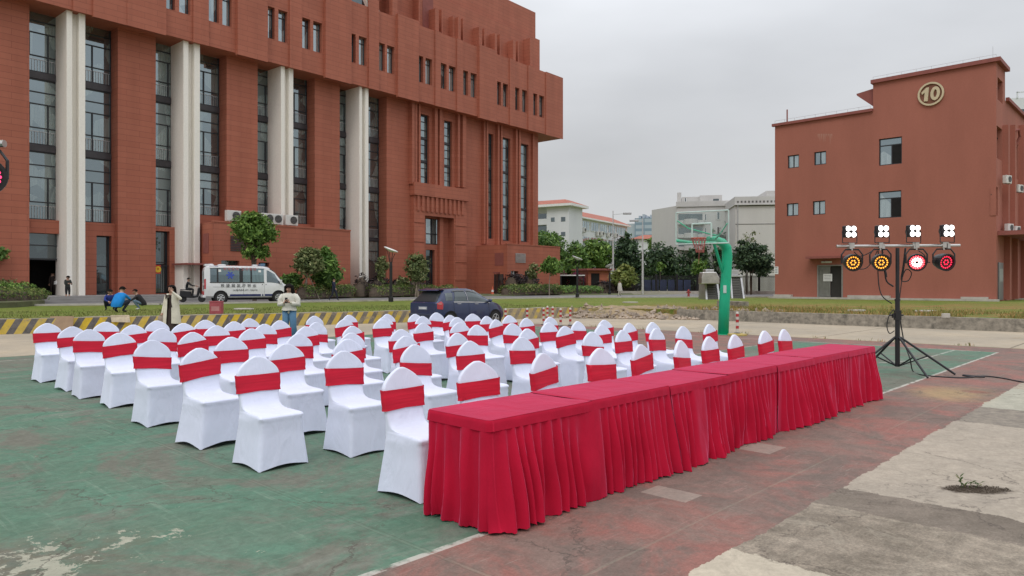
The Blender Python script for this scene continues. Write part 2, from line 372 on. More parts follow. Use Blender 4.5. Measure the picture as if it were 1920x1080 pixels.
def build_court_mat():
    m, t, b = newmat('court_surface'); v = t.coord(); u, vv, _ = t.xyz(v)
    nA = t.noise(v, .45, 6, .62); nB = t.noise(v, 1.3, 7, .68, .6); nC = t.noise(v, 9, 5, .6); nF = t.noise(v, 60, 3, .7)
    st1 = t.noise(t.map(v, scale=(1.2, 22, 1), rot=(0, 0, R(38))), 1, 4, .6); st2 = t.noise(t.map(v, scale=(24, 1.0, 1), rot=(0, 0, R(12))), 1, 4, .6)
    # wobble for hand painted edges
    wob = (nB - .5) * .22 + (nC - .5) * .07
    us, vs = u + wob, vv + wob * (1 - vv.gt(-.4) * vv.lt(.4) * .85)
    # plain concrete under everything
    conc = t.mix(t.ramp(nA, .35, .65), (.36, .31, .24), (.27, .24, .195)); conc = t.scale(conc, t.rng(nC, .3, .7, .85, 1.15))
    conc = t.scale(conc, t.rng(nF, .3, .7, .86, 1.14))
    grey = t.mix(t.ramp(nB, .35, .65), (.285, .24, .185), (.185, .155, .118)); grey = t.scale(grey, t.rng(nF, .3, .7, .7, 1.3)); grey = t.scale(grey, t.rng(nC, .3, .7, .75, 1.25))
    # red-brown surround
    red = t.mix(t.ramp(nB, .38, .62), (.265, .118, .095), (.205, .14, .115))
    red = t.mix(t.ramp(t.noise(v, .9, 6, .7, 1.2), .46, .64) * .85, red, (.15, .118, .098))
    red = t.mix(t.ramp(st1, .60, .72) * .45, red, (.35, .2, .17)); red = t.scale(red, t.rng(nF, .3, .7, .84, 1.16))
    # green
    grn = t.mix(t.ramp(nA, .33, .67), (.085, .165, .11), (.125, .17, .125)); grn = t.mix(t.ramp(nB, .42, .75) * .6, grn, (.08, .22, .145))
    grn = t.mix(t.ramp(st2, .56, .75) * .45, grn, (.2, .27, .2)); grn = t.mix(t.ramp(st1, .57, .76) * .35, grn, (.21, .26, .19))
    grn = t.mix(t.ramp(t.noise(v, .55, 7, .74, .9), .47, .60) * .8, grn, (.15, .135, .108)); grn = t.mix(t.ramp(t.noise(t.map(v, loc=(9, 3, 0), scale=(.5, 1.6, 1), rot=(0, 0, R(50))), .8, 6, .7, .5), .55, .68) * .55, grn, (.19, .20, .165)); grn = t.scale(grn, t.rng(nC, .3, .7, .92, 1.08))
    # bare patches where the paint is gone (mostly near the front left)
    px_ = (u + 2.1).abs() * 1.0; py_ = (vv - 1.5).abs() * 1.3
    near = 1.0 - t.ramp(px_ + py_, .25, 1.5)
    bare = t.ramp(t.noise(v, 4.2, 6, .75, .3) + near * .145, .665, .69)
    bare2 = t.ramp(t.noise(v, 4.0, 6, .7, .3), .70, .72) * .8
    grn = t.mix(near * .55 * t.ramp(nC, .4, .6), grn, (.12, .105, .07)); grn = t.mix(bare.max(bare2) * .85, grn, (.36, .35, .27))
    # key area and surround masks
    in_green = t.math('MULTIPLY', us.lt(17.3), vs.gt(0.0)); in_green = in_green * vs.lt(15.95) * us.gt(-10.7)
    key = t.math('MULTIPLY', u.gt(11.5), (vv - 7.5).abs().lt(2.45)); rr = t.math('SQRT', (u - 15.7) * (u - 15.7) + (vv - 7.5) * (vv - 7.5))
    in_red = vs.gt(-1.32) * us.lt(18.8)
    col = t.mix(in_red, conc, red)
    col = t.mix(in_green * (1 - key * u.lt(17.3) * t.ramp(nB, .25, .45)), col, grn)
    # unpainted slabs on the near right
    right = 1 - vs.gt(-1.32)
    jag = (t.noise(v, 2.2, 8, .8) - .5) * .30
    ua = u + jag
    tan = t.mix(t.ramp(nA, .3, .7), (.385, .33, .26), (.335, .29, .23)); tan = t.mix(t.ramp(t.noise(v, 3.1, 7, .8, .8), .56, .68) * .6, tan, (.22, .19, .15)); tan = t.mix(t.ramp(t.noise(t.map(v, loc=(4, 7, 0)), 1.1, 6, .7, .5), .5, .68) * .5, tan, (.30, .26, .21)); tan = t.mix(t.ramp(t.noise(v, 26, 3, .7), .68, .72) * .6, tan, (.16, .14, .11)); tan = t.scale(tan, t.rng(nF, .3, .7, .93, 1.07))
    slab = ua.gt(2.85) * ua.lt(6.75) * right
    c2 = t.mix(t.ramp(st1, .55, .75) * .3, grey, (.32, .285, .225)); c2 = t.mix(t.ramp(t.noise(v, 2.4, 8, .78, 1.4), .52, .66) * .55, c2, (.33, .29, .225)); c2 = t.mix(t.ramp(t.noise(t.map(v, scale=(14, 1.4, 1), rot=(0, 0, R(-30)), loc=(3, 1, 0)), 1, 3), .62, .76) * .4, c2, (.36, .32, .25))
    dirt = t.mix(t.ramp(nB, .3, .7), (.215, .178, .14), (.14, .116, .09)); dirt = t.scale(dirt, t.rng(nF, .3, .7, .8, 1.2))
    col = t.mix(right, col, conc)
    col = t.mix(right * ua.lt(2.3), col, c2)
    col = t.mix(right * ua.gt(2.3) * ua.lt(2.87), col, dirt)
    col = t.mix(slab, col, tan)
    shade = t.ramp(vv * -1.0 + (nB - .5) * 1.2, 2.9, 3.5) * ua.lt(4.6)  # greyer, blotchy outer part of the tan slab
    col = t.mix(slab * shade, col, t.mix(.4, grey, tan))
    col = t.mix(right * ua.gt(6.75) * ua.lt(8.1), col, t.mix(t.ramp(nC, .3, .7), (.19, .165, .135), (.27, .235, .185)))
    col = t.mix(right * ua.lt(.98 + 0.0), col, t.mix(t.ramp(nB, .3, .7), (.47, .41, .315), (.40, .355, .275)))
    col = t.mix(right * ua.gt(8.1) * ua.lt(10.4), col, t.mix(t.ramp(nB, .3, .7), (.40, .38, .30), (.34, .33, .26)))
    # sandy stain and red dust by the cable
    d1 = t.math('SQRT', (u - 9.2) * (u - 9.2) * .35 + (vv + .75) * (vv + .75)) + (nB - .5) * .9
    col = t.mix((1 - t.ramp(d1, .1, .75)) * .75, col, (.37, .26, .13))
    d2 = t.math('SQRT', (u - 9.6) * (u - 9.6) + (vv + 1.0) * (vv + 1.0)) + (nC - .5) * .2
    col = t.mix(1 - t.ramp(d2, .08, .25), col, (.24, .12, .085))
    # dark earth in the joint around the seedling
    la = (u - 3.53) * .69 - (vv + 2.13) * .724; lb_ = (u - 3.53) * .724 + (vv + 2.13) * .69; d3 = t.math('SQRT', la * la * 2.6 + lb_ * lb_ * 13.0) + (t.noise(v, 11, 5, .75) - .5) * .5
    col = t.mix(1 - t.ramp(d3, .34, .52), col, (.075, .056, .038))
    # repaired squares beside the tables
    for (a, bb, c_, d_) in ((1.62, 1.88, -.62, -.22), (3.55, 3.95, -.42, -.08)):
        col = t.mix(u.gt(a) * u.lt(bb) * vv.gt(c_) * vv.lt(d_) * .75, col, (.32, .26, .215))
    # mottling, pale flecks and dark pits at several sizes
    nM = t.noise(t.map(v, loc=(2, 8, 0)), 5.5, 8, .8, .8); col = t.scale(col, t.rng(nM, .3, .7, .80, 1.20))
    nQ = t.noise(t.map(v, loc=(5, 1, 0)), 22, 5, .75); col = t.scale(col, t.rng(nQ, .3, .7, .88, 1.12))
    col = t.mix(t.ramp(t.noise(t.map(v, loc=(1, 3, 0)), 17, 4, .7), .68, .73) * t.ramp(nA, .42, .6) * .55 * in_red, col, (.40, .35, .28))
    col = t.mix(t.ramp(t.noise(t.map(v, loc=(7, 3, 0)), 2.0, 8, .8, 1.0), .57, .66) * .5 * right, col, (.15, .13, .105))
    cr_ = t.n('ShaderNodeTexVoronoi', feature='DISTANCE_TO_EDGE'); t.put(cr_.inputs['Vector'], t.vadd(v, t.scale(t.noise(v, 2.5, 5, .7, col=True), .5))); cr_.inputs['Scale'].default_value = .55
    col = t.mix((1 - t.ramp(S(t, cr_.outputs['Distance']), .002, .007)) * t.ramp(nB, .42, .55) * .6, col, (.075, .06, .05))
    # white lines, worn
    wear = t.ramp(t.noise(v, 3.5, 6, .7), .62, .46) * .85
    def line(mask, col_in, c=(.5, .48, .42), k=.95): return t.mix(mask * wear * k, col_in, c)
    side = ((vv).abs().lt(.028)).max((vv - 15).abs().lt(.028)) * u.gt(-10.7) * u.lt(17.32)
    endl = (u - 17.3).abs().lt(.028) * vv.gt(0) * vv.lt(15)
    thr = (vv - .9).abs().lt(.025).max((vv - 14.1).abs().lt(.025)) * u.gt(14.3) * u.lt(17.3)
    arc = (rr - 6.75).abs().lt(.025) * u.lt(14.3)
    kl = ((vv - 7.5).abs() - 2.45).abs().lt(.025) * u.gt(11.5) * u.lt(17.3)
    fl = (u - 11.5).abs().lt(.025) * (vv - 7.5).abs().lt(2.45)
    mid = (u - 3.3).abs().lt(.025) * vv.gt(0) * vv.lt(15)
    r2 = t.math('SQRT', (u - 3.3) * (u - 3.3) + (vv - 7.5) * (vv - 7.5)); cc = (r2 - 1.8).abs().lt(.025)
    r3 = t.math('SQRT', (u - 11.5) * (u - 11.5) + (vv - 7.5) * (vv - 7.5)); c3 = (r3 - 1.8).abs().lt(.025)
    col = line(side.max(endl), col); col = line(thr.max(arc).max(kl).max(fl).max(c3), col, k=.8); col = line(mid.max(cc), col, (.42, .42, .24), .45)
    # slab joints: fine dark and pale saw cuts
    jx = t.math('PINGPONG', u + .35, 2.45); jy = t.math('PINGPONG', vv + .9, 2.3)
    jw = (nC - .5) * .03
    joint = (jx + jw).lt(.010).max((jy + jw).lt(.010))
    col = t.mix(joint * .22 * t.ramp(nA, .4, .6), col, (.30, .29, .21)); col = t.mix(((jx + jw) - .018).abs().lt(.006) * .22, col, (.07, .07, .05))
    # fine scratches
    for k, (rot, sc) in enumerate(((38, 2.2), (-25, 2.6), (12, 1.8))):
        sn = t.noise(t.map(v, rot=(0, 0, R(rot)), loc=(k * 3.3, 0, 0), scale=(1.3 * sc, 46 * sc, 1)), 1, 3, .5, .25)
        col = t.mix(t.ramp(sn, .66, .72) * t.ramp(t.noise(t.map(v, loc=(k * 5, 2, 0)), 1.5, 5, .65), .48, .62) * .45, col, (.36, .32, .26))
    t.put(b.inputs['Base Color'], t.scale(col, 1.0)); t.put(b.inputs['Roughness'], t.rng(nB, .3, .7, .72, .92)); b.inputs['Specular IOR Level'].default_value = .25
    t.put(b.inputs['Normal'], t.bump(nF * .35 + nC * .5 + nB * .8, .25, .02))
    return m

def build_pave_mat():
    m, t, b = newmat('concrete_pavement'); v = t.coord(); u, vv, _ = t.xyz(v)
    nA = t.noise(v, .25, 6, .62); nC = t.noise(v, 4, 6, .7); nF = t.noise(v, 50, 3, .7)
    c = t.mix(t.ramp(nA, .35, .65), (.43, .36, .265), (.335, .29, .225)); c = t.scale(c, t.rng(nC, .3, .7, .86, 1.12)); c = t.scale(c, t.rng(nF, .3, .7, .9, 1.1))
    c = t.mix(t.ramp(t.noise(v, .8, 6, .75, .6), .56, .70) * .55, c, (.33, .26, .16))
    jx = t.math('PINGPONG', u + 1.1, 3.0); jy = t.math('PINGPONG', vv, 2.5); jw = (nC - .5) * .05
    j = (jx + jw).lt(.03).max((jy + jw).lt(.03)) * u.gt(18.8)
    c = t.mix(j * .7, c, (.13, .11, .08))
    edge = 1 - t.ramp((u - 18.85).abs() + (nC - .5) * .25, .03, .22); c = t.mix(edge * .75 * vv.lt(17), c, (.20, .185, .09))
    e2 = 1 - t.ramp((vv - 16.0).abs() + (nC - .5) * .3, .03, .18); c = t.mix(e2 * .5 * u.lt(18.8), c, (.22, .19, .12))
    t.put(b.inputs['Base Color'], c); b.inputs['Roughness'].default_value = .88; b.inputs['Specular IOR Level'].default_value = .2
    t.put(b.inputs['Normal'], t.bump(nF * .4 + nC, .25, .02)); return m
def build_lawn_mat():
    m, t, b = newmat('lawn'); v = t.coord(); x, y, z = t.xyz(v)
    nA = t.noise(v, .12, 6, .62); nB = t.noise(t.map(v, scale=(.5, 1.4, 1)), .9, 6, .7); nF = t.noise(v, 14, 4, .75); nG = t.noise(v, 3.2, 5, .7)
    g = t.mix(t.ramp(nA, .35, .65), (.135, .20, .035), (.18, .225, .05)); g = t.mix(t.ramp(nB, .4, .7) * .7, g, (.255, .225, .075))
    g = t.scale(g, t.rng(nF, .3, .7, .62, 1.36)); g = t.scale(g, t.rng(nG, .3, .7, .8, 1.2))
    # bare orange earth on the right hand side and by the rubble
    ear = t.mix(t.ramp(nG, .3, .7), (.37, .185, .075), (.27, .17, .08)); ear = t.scale(ear, t.rng(nF, .3, .7, .7, 1.3))
    rgt = t.ramp(x, 4.5, 9.0)
    fr = 1 - t.ramp(y - x * .05 + (nB - .5) * 10, 38, 48)
    col = t.mix(rgt * fr * t.ramp(nB + (nG - .5) * .8, .44, .56) * .9, g, ear)
    rgtl = 1 - t.ramp(y - x * .62 + (nB - .5) * 3.0, 34.2, 36.0) * 1.0     # worn dry strip just behind the striped wall
    col = t.mix(rgtl * (1 - t.ramp(x, 3.5, 6.5)) * .75, col, t.mix(t.ramp(nG, .3, .7), (.36, .27, .13), (.42, .33, .19)))
    t.put(b.inputs['Base Color'], col); b.inputs['Roughness'].default_value = .9; b.inputs['Specular IOR Level'].default_value = .1
    t.put(b.inputs['Normal'], t.bump(nF + nG, .9, .08)); return m

M = {}
M['clad'] = mat_cladding()
M['red2'] = mat_render('red_render', (.345, .128, .092), .09)
M['redtrim'] = mat('red_trim', (.25, .075, .06), .7)
M['white_col'] = mat_render('cream_column', (.84, .80, .73), .04)
M['frame'] = mat('dark_frame', (.035, .035, .04), .45, .1, metal=.3)
M['spandrel'] = mat('dark_spandrel', (.05, .045, .05), .4, .2)
M['glass'] = mat_glass('window_glass', dark=(.03, .05, .05), light=(.24, .30, .28), refl=.36, thr=.42)
M['glassd'] = mat_glass('dark_window_glass', dark=(.008, .012, .014), light=(.04, .06, .06), refl=.16)
M['glassl'] = mat_glass('light_window_glass', light=(.36, .40, .39), refl=.42, thr=.3)
M['void'] = mat('dark_interior', (.008, .007, .007), .95, .3)
M['black'] = mat('black_metal', (.012, .012, .014), .42, .2, spec=.5)
M['blackp'] = mat('black_plastic', (.018, .018, .02), .5, .2)
M['steel'] = mat('brushed_steel', (.55, .53, .5), .28, .2, metal=1)
M['alu'] = mat('aluminium', (.5, .5, .5), .4, .15, metal=.8)
M['whitep'] = mat('white_paint', (.72, .72, .70), .45, .06)
M['whitem'] = mat('white_machine', (.62, .61, .58), .5, .08, dirt=(.35, .32, .27), dirtamt=.3)
M['conc'] = mat('old_concrete', (.27, .24, .195), .9, .4, 5.5, bump=.8, bscale=14, dirt=(.085, .08, .065), dirtamt=.9)
M['concl'] = mat('pale_concrete', (.45, .42, .37), .85, .12, 2.5, bump=.2, dirt=(.27, .25, .2), dirtamt=.6)
M['road'] = mat('grey_road', (.195, .19, .185), .85, .12, .8, bump=.2, bscale=60, dirt=(.13, .125, .12), dirtamt=.5)
M['plaza'] = mat('plaza_stone', (.26, .25, .24), .75, .12, 1.2, dirt=(.18, .17, .16), dirtamt=.5)
M['court'] = build_court_mat(); M['pave'] = build_pave_mat(); M['lawn'] = build_lawn_mat()
M['fabw'] = mat_fabric_white(); M['sash'] = mat_sash(); M['cloth'] = mat_cloth_red()
M['bark'] = mat('bark', (.10, .075, .055), .9, .3, 8, bump=.5)
M['barkp'] = mat('pale_bark', (.27, .22, .17), .9, .25, 8, bump=.3)
M['leaf_mid'] = mat_leaf('leaf_mid', (0.073, 0.156, 0.038), (0.146, 0.260, 0.058), (0.250, 0.395, 0.094))
M['leaf_bright'] = mat_leaf('leaf_bright', (0.085, 0.17, 0.032), (0.145, 0.26, 0.05), (0.25, 0.37, 0.085))
M['leaf_dark'] = mat_leaf('leaf_dark', (0.035, 0.069, 0.035), (0.058, 0.108, 0.047), (0.108, 0.166, 0.069), .5)
M['leaf_yellow'] = mat_leaf('leaf_yellow', (0.149, 0.203, 0.047), (0.230, 0.270, 0.068), (0.338, 0.351, 0.121))
M['leaf_hedge'] = mat_leaf('leaf_hedge', (0.083, 0.150, 0.033), (0.150, 0.225, 0.053), (0.270, 0.255, 0.090), 1.4)
M['leaf_purple'] = mat_leaf('leaf_purple', (.02, .012, .016), (.03, .022, .02), (.05, .03, .03))
M['leaf_pink'] = mat_leaf('leaf_pink', (.16, .02, .05), (.25, .03, .09), (.06, .09, .03), 1.6)
M['leaf_olive'] = mat_leaf('leaf_olive', (0.117, 0.166, 0.058), (0.176, 0.215, 0.078), (0.293, 0.293, 0.137))

# ------------------------------------------------------------------ the ground
mb = MB(); mb.quad((-60, -60, -.004), (60, -60, -.004), (60, 60, -.004), (-60, 60, -.004))
o = mb.build('ground', M['pave']); o.location = (COURT.o.x, COURT.o.y, 0); o.rotation_euler = (0, 0, COURT.r); o['kind'] = 'structure'
mb = MB(); mb.quad((-2500, -2500, -.02), (2500, -2500, -.02), (2500, 4000, -.02), (-2500, 4000, -.02))
o = mb.build('far_ground', M['road']); o['kind'] = 'structure'
mb = MB()      # painted court: green, red-brown surround and the bare slabs on the near right
mb.quad((-10.9, -14, 0), (18.8, -14, 0), (18.8, 16.0, 0), (-10.9, 16.0, 0))
o = mb.build('court', M['court']); o.location = (COURT.o.x, COURT.o.y, 0); o.rotation_euler = (0, 0, COURT.r); o['kind'] = 'structure'

# terrace behind the walls: striped wall from W0 to W1, broken edge W1..K0, low kerb wall K0..K1
W1 = Vector((4.0, 35.7)); WD = Vector((20.7, 12.4)).normalized(); W0 = W1 - WD * 62
K0 = Vector((7.75, 33.6)); KD = Vector((.724, -.69)); K1 = K0 + KD * 48
mb = MB()
far = [(120, 60), (160, 600), (-200, 600), (-160, 40)]
poly = [tuple(W0), tuple(W1), (5.3, 36.0), (6.7, 34.9), tuple(K0), tuple(K1)]
pts = [Vector((*p, ZT)) for p in poly]; inner = []
for i, p in enumerate(poly): inner.append(Vector((p[0], p[1], ZT)))
top = [tuple(q) for q in inner] + [(90, 20, ZT), (400, 60, ZT), (400, 1500, ZT), (-400, 1500, ZT), (-150, 60, ZT)]
mb.add(top, [tuple(range(len(top)))])
for i in (1, 2, 3): a_, c_ = top[i], top[i + 1]; mb.quad((a_[0], a_[1], -.02), (c_[0], c_[1], -.02), c_, a_)
o = mb.build('lawn', M['lawn']); o['kind'] = 'structure'
# ------------------------------------------------------------------ walls round the court
def mat_hazard():
    m, t, b = newmat('hazard_stripes'); v = t.coord(); x, y, z = t.xyz(v)
    nC = t.noise(v, 5, 6, .7); nF = t.noise(v, 22, 4, .7)
    ph = t.math('FRACT', (x - z * .55 + (nC - .5) * .04) * (1 / .44))
    yel = t.scale(t.mix(t.ramp(t.noise(v, .5, 3), .4, .6), (.62, .43, .03), (.55, .41, .11)), t.rng(nC, .3, .7, .82, 1.15)); blk = t.scale((.125, .115, .11), t.rng(nC, .3, .7, .6, 1.5))
    c = t.mix(ph.lt(.52), blk, yel)
    fade = t.ramp(x, -20, -4)
    worn = t.ramp(t.noise(v, 3.2, 7, .75) + fade * .12, .56, .66)
    c = t.mix(worn * .75, c, t.mix(t.ramp(nF, .3, .7), (.36, .29, .20), (.26, .21, .15)))
    c = t.mix(fade * .3, c, (.42, .34, .2))
    c = t.mix(z.gt(.486), c, (.36, .32, .25))
    t.put(b.inputs['Base Color'], c); b.inputs['Roughness'].default_value = .8
    t.put(b.inputs['Normal'], t.bump(nC + nF * .5, .4, .02)); return m
mb = MB(); L = 62; n = 124
for i in range(n):      # slightly uneven masonry
    a, bb = -L + i * L / n, -L + (i + 1) * L / n
    def zt(q): return .50 + .012 * math.sin(q * 1.7) + .01 * math.sin(q * 4.1 + 1) - (.07 * max(0, (q + 1.6)) if q > -1.6 else 0)
    z0, z1 = zt(a), zt(bb)
    mb.quad((a, 0, -.05), (bb, 0, -.05), (bb, -.004, z1), (a, -.004, z0)); mb.quad((a, -.004, z0), (bb, -.004, z1), (bb, .26, z1), (a, .26, z0)); mb.quad((a, .26, z0), (bb, .26, z1), (bb, .26, -.05), (a, .26, -.05))
mb.quad((0, 0, -.05), (0, .26, -.05), (0, .26, .4), (0, 0, .4))
o = mb.build('striped_wall', mat_hazard()); o.location = (W1.x, W1.y, 0); o.rotation_euler = (0, 0, math.atan2(WD.y, WD.x))
tag(o, 'low masonry wall with worn yellow and black slanted stripes behind the chairs', 'wall')
mb = MB(); n = 90; L = 48
def kz(q): return ZT + .02 + .012 * mnoise.noise((q * 1.3, 0, 5))
for i in range(n):
    a, bb = i * L / n, (i + 1) * L / n; f0 = .02 * mnoise.noise((a * 2, 3, 0)); f1 = .02 * mnoise.noise((bb * 2, 3, 0))
    mb.quad((a, f0 - .02, -.05), (bb, f1 - .02, -.05), (bb, f1, kz(bb)), (a, f0, kz(a))); mb.quad((a, f0, kz(a)), (bb, f1, kz(bb)), (bb, .3, kz(bb)), (a, .3, kz(a)))
    mb.quad((a, .3, kz(a)), (bb, .3, kz(bb)), (bb, .3, 0), (a, .3, 0))
mb.quad((0, 0, -.05), (0, 0, kz(0)), (0, .3, kz(0)), (0, .3, -.05))
o = mb.build('concrete_kerb_wall', M['conc']); o.location = (K0.x, K0.y, 0); o.rotation_euler = (0, 0, math.atan2(KD.y, KD.x))
tag(o, 'low weathered grey concrete wall running right from behind the basketball hoop', 'wall')
# earth bank and rubble in the gap
mb = MB(); A = Vector((2.4, 34.6)); B_ = Vector((8.6, 32.9)); nx, ny = 60, 14; D = Vector((.25, 1)).normalized()
vs = []
for j in range(ny):
    for i in range(nx):
        p = A.lerp(B_, i / (nx - 1)) + D * (j / (ny - 1) * 5.2 - .5)
        q = j / (ny - 1); h = .52 * min(1, max(0, q * 2.1 - .1)) - .25 * max(0, q - .6); e = min(1, i / 8, (nx - 1 - i) / 6)
        z = h * (.35 + .65 * e) + .14 * mnoise.noise((p.x * 1.6, p.y * 1.6, 0)) * min(1, q * 4) + .05 * mnoise.noise((p.x * 5, p.y * 5, 0)) * min(1, q * 5) - .02
        vs.append((p.x, p.y, z))
mb.add(vs, [(j * nx + i, j * nx + i + 1, (j + 1) * nx + i + 1, (j + 1) * nx + i) for j in range(ny - 1) for i in range(nx - 1)])
o = mb.build('earth_bank', mat('sandy_earth', (.29, .215, .125), .95, .4, 2.0, bump=.8, bscale=9, dirt=(.2, .17, .08), dirtamt=.6), smooth=True); o['kind'] = 'structure'
mb = MB(); rs = random.Random(5)
for i in range(430):
    k = rs.random(); p = A.lerp(B_, k * 1.02 - .02) + D * (abs(rs.gauss(0, 1)) * 1.0 - .35)
    if i > 330: p = K0 + KD * (rs.random() * 6 - 1.5) + Vector((.69, .724)) * (.5 + rs.random() * 1.2)
    s = rs.uniform(.03, .11) * (1.6 if rs.random() < .1 else 1)
    q = max(0, (p - A).dot(D) + .5) / 5.2; z = (.52 * min(1, max(0, q * 2.1 - .1))) if i <= 330 else ZT
    pr = [Vector((rs.uniform(-1, 1), rs.uniform(-1, 1), rs.uniform(-1, 1))).normalized() * s * rs.uniform(.7, 1.2) for _ in range(7)]
    c = Vector((p.x, p.y, z + s * .3)); vs = [c + Vector(((1, -1, 0, 0, 0, 0)[m], (0, 0, 1, -1, 0, 0)[m], (0, 0, 0, 0, 1, -1)[m])) * s * rs.uniform(.6, 1.3) for m in range(6)]
    mb.add(vs, [(0, 2, 4), (2, 1, 4), (1, 3, 4), (3, 0, 4), (2, 0, 5), (1, 2, 5), (3, 1, 5), (0, 3, 5)])
o = mb.build('rubble', mat('rubble_stone', (.33, .265, .205), .9, .5, 1.6, bump=.4)); o['kind'] = 'stuff'; tag(o, 'broken stones and rubble strewn over the sandy bank between the two walls', 'rubble')

def blades(mb, pts, h=(.08, .22), w=.012, n=5, rs=random, spread=.08):
    for p in pts:
        for _ in range(n):
            a = rs.random() * 6.28; l = rs.uniform(*h); x = p[0] + rs.uniform(-spread, spread); y = p[1] + rs.uniform(-spread, spread); z = p[2]
            dx, dy = math.cos(a) * l * .45, math.sin(a) * l * .45; wx, wy = -math.sin(a) * w, math.cos(a) * w
            mb.add([(x - wx, y - wy, z), (x + wx, y + wy, z), (x + dx * .5 + wx * .7, y + dy * .5 + wy * .7, z + l * .7), (x + dx, y + dy, z + l)], [(0, 1, 2, 3)])
rs = random.Random(9); mb = MB(); pts = []
for i in range(3300):
    k = rs.random() * 34; p = K0 + KD * k + Vector((.69, .724)) * (.35 + abs(rs.gauss(0, 1)) * 3.5)
    if mnoise.noise((p.x * .5, p.y * .5, 0)) > -.1: pts.append((p.x, p.y, ZT))
blades(mb, pts, (.05, .19), .010, 7, rs, .22)
o = mb.build('dry_grass', mat_leaf('leaf_dry', (.28, .24, .08), (.16, .20, .04), (.42, .22, .09), .6)); o['kind'] = 'stuff'; tag(o, 'tufts of dry orange and green weeds above the grey kerb wall', 'weeds')
mb = MB(); pts = []
for i in range(3600):
    k = -rs.random() * 46; p = W1 + WD * k + Vector((-.514, .858)) * (.3 + rs.random() ** 1.5 * 9)
    pts.append((p.x, p.y, ZT))
blades(mb, pts, (.03, .10), .012, 5, rs, .2)
o = mb.build('grass', mat_leaf('leaf_grass', (.13, .17, .035), (.17, .19, .05), (.26, .24, .09), .5)); o['kind'] = 'stuff'; tag(o, 'short yellowing grass of the lawn behind the striped wall', 'grass')
mb = MB(); pts = []      # weeds in the joint at the far edge of the court
for i in range(90):
    v_ = rs.random() * 22 - 8
    if mnoise.noise((v_ * .8, 1, 0)) < .02: continue
    p = COURT.o + COURT.ax * (18.85 + rs.gauss(0, .06)) + COURT.ay * v_; pts.append((p.x, p.y, 0))
blades(mb, pts, (.03, .12), .008, 5, rs, .1)
o = mb.build('joint_weeds', MATS['leaf_dry']); o['kind'] = 'stuff'; tag(o, 'sparse weeds in the joint at the far edge of the court', 'weeds')

# ------------------------------------------------------------------ road and forecourt on the terrace
near = [(-700, 583), (0, 574), (300, 571.5), (660, 565.5), (900, 561), (1100, 558.5), (1300, 557.8), (1500, 557.5), (1800, 560.5), (2300, 566)]
farr = [(-700, 568), (0, 562), (300, 560.5), (660, 559), (900, 555.0), (1100, 553.5), (1300, 551.6), (1500, 551.5), (1800, 556.2), (2300, 558)]
mb = MB(); a = [G(x, y, ZT + .005) for x, y in near]; b_ = [G(x, y, ZT + .005) for x, y in farr]
mb.add(a + b_, [(i, i + 1, len(a) + i + 1, len(a) + i) for i in range(len(a) - 1)])
o = mb.build('road', M['road']); o['kind'] = 'structure'
mb = MB()
for i in range(len(a) - 1):      # pale kerb stones along the lawn
    p, q = a[i], a[i + 1]; d = (q - p).normalized(); nn = Vector((-d.y, d.x, 0)) * .16
    mb.add([p - nn, q - nn, q, p, p - nn + Vector((0, 0, .10)), q - nn + Vector((0, 0, .10)), q + Vector((0, 0, .10)), p + Vector((0, 0, .10))], [(0, 1, 5, 4), (4, 5, 6, 7), (3, 7, 6, 2)])
o = mb.build('road_kerb', M['concl']); o['kind'] = 'structure'

bed = mat('dark_planting_soil', (.10, .11, .05), .95, .3, 1.5, bump=.6, bscale=12, dirt=(.06, .045, .03), dirtamt=.5); ZB_ = .54
mb = MB()
for pix in ([(545, 561), (600, 560), (660, 558.6), (700, 558), (760, 556.8), (900, 554.6), (1000, 554)], [(1000, 554), (1120, 552.8), (1190, 552.3)]):
    fr0 = [G(x, y, ZT) for x, y in pix]; bk = [q + Vector((-1, 2.2, 0)).normalized() * 26 for q in fr0]
    for i in range(len(fr0) - 1):
        up = Vector((0, 0, ZB_ - ZT)); ins = Vector((-.2, .45, 0))
        mb.quad(fr0[i], fr0[i + 1], fr0[i + 1] + ins + up, fr0[i] + ins + up); mb.quad(fr0[i] + ins + up, fr0[i + 1] + ins + up, bk[i + 1] + up, bk[i] + up)
q0 = G(545, 561, ZT); mb.quad(q0, q0 + Vector((-.2, .45, ZB_ - ZT)), q0 + Vector((-11.8, 23.8, ZB_ - ZT)), q0 + Vector((-11.8, 23.8, 0)))
o = mb.build('planting_bed', bed); o['kind'] = 'structure'
mb = MB(); fr0 = [G(x, y, .70) for x, y in ((-500, 577), (-120, 570), (30, 566.5), (84, 563))]
top_ = [q for q in fr0] + [fr0[-1] + Vector((-2.5, 3.2, 0)), fr0[0] + Vector((-2.5, 6, 0))]
mb.add(top_, [tuple(range(len(top_)))])
for i in range(len(top_)): a_, c_ = top_[i], top_[(i + 1) % len(top_)]; mb.quad(a_ - Vector((0, 0, .35)), c_ - Vector((0, 0, .35)), c_, a_)
o = mb.build('raised_planting_bed', bed); o['kind'] = 'structure'
# ------------------------------------------------------------------ the long red building on the left
Y0 = 48.5; LB = Frame((80 - HX) / FPX * Y0, Y0, R(90 - 40.1))
lb = thing('red_brick_building', 'long red tiled building on the left with white double columns and overhanging top storeys', 'building', (LB.o.x, LB.o.y, 0), LB.r)
X = LB.fx; Z = LB.zz
OV = 1.2                                             # overhang in front of the piers
z_ov = Z(1054, 260, -OV)                             # soffit level
GZ = .4
xL, xR = X(-420), X(1009)
win_y = 1.3
pier = [(-420, 55), (221, 292), (425, 483), (590, 637), (725, 764.5)]
mb = Boxes()
for a, b_ in pier: mb.box(X(a), X(b_), 0, 2.4, GZ, z_ov + .5)
mb.build('pier', M['clad'], lb)
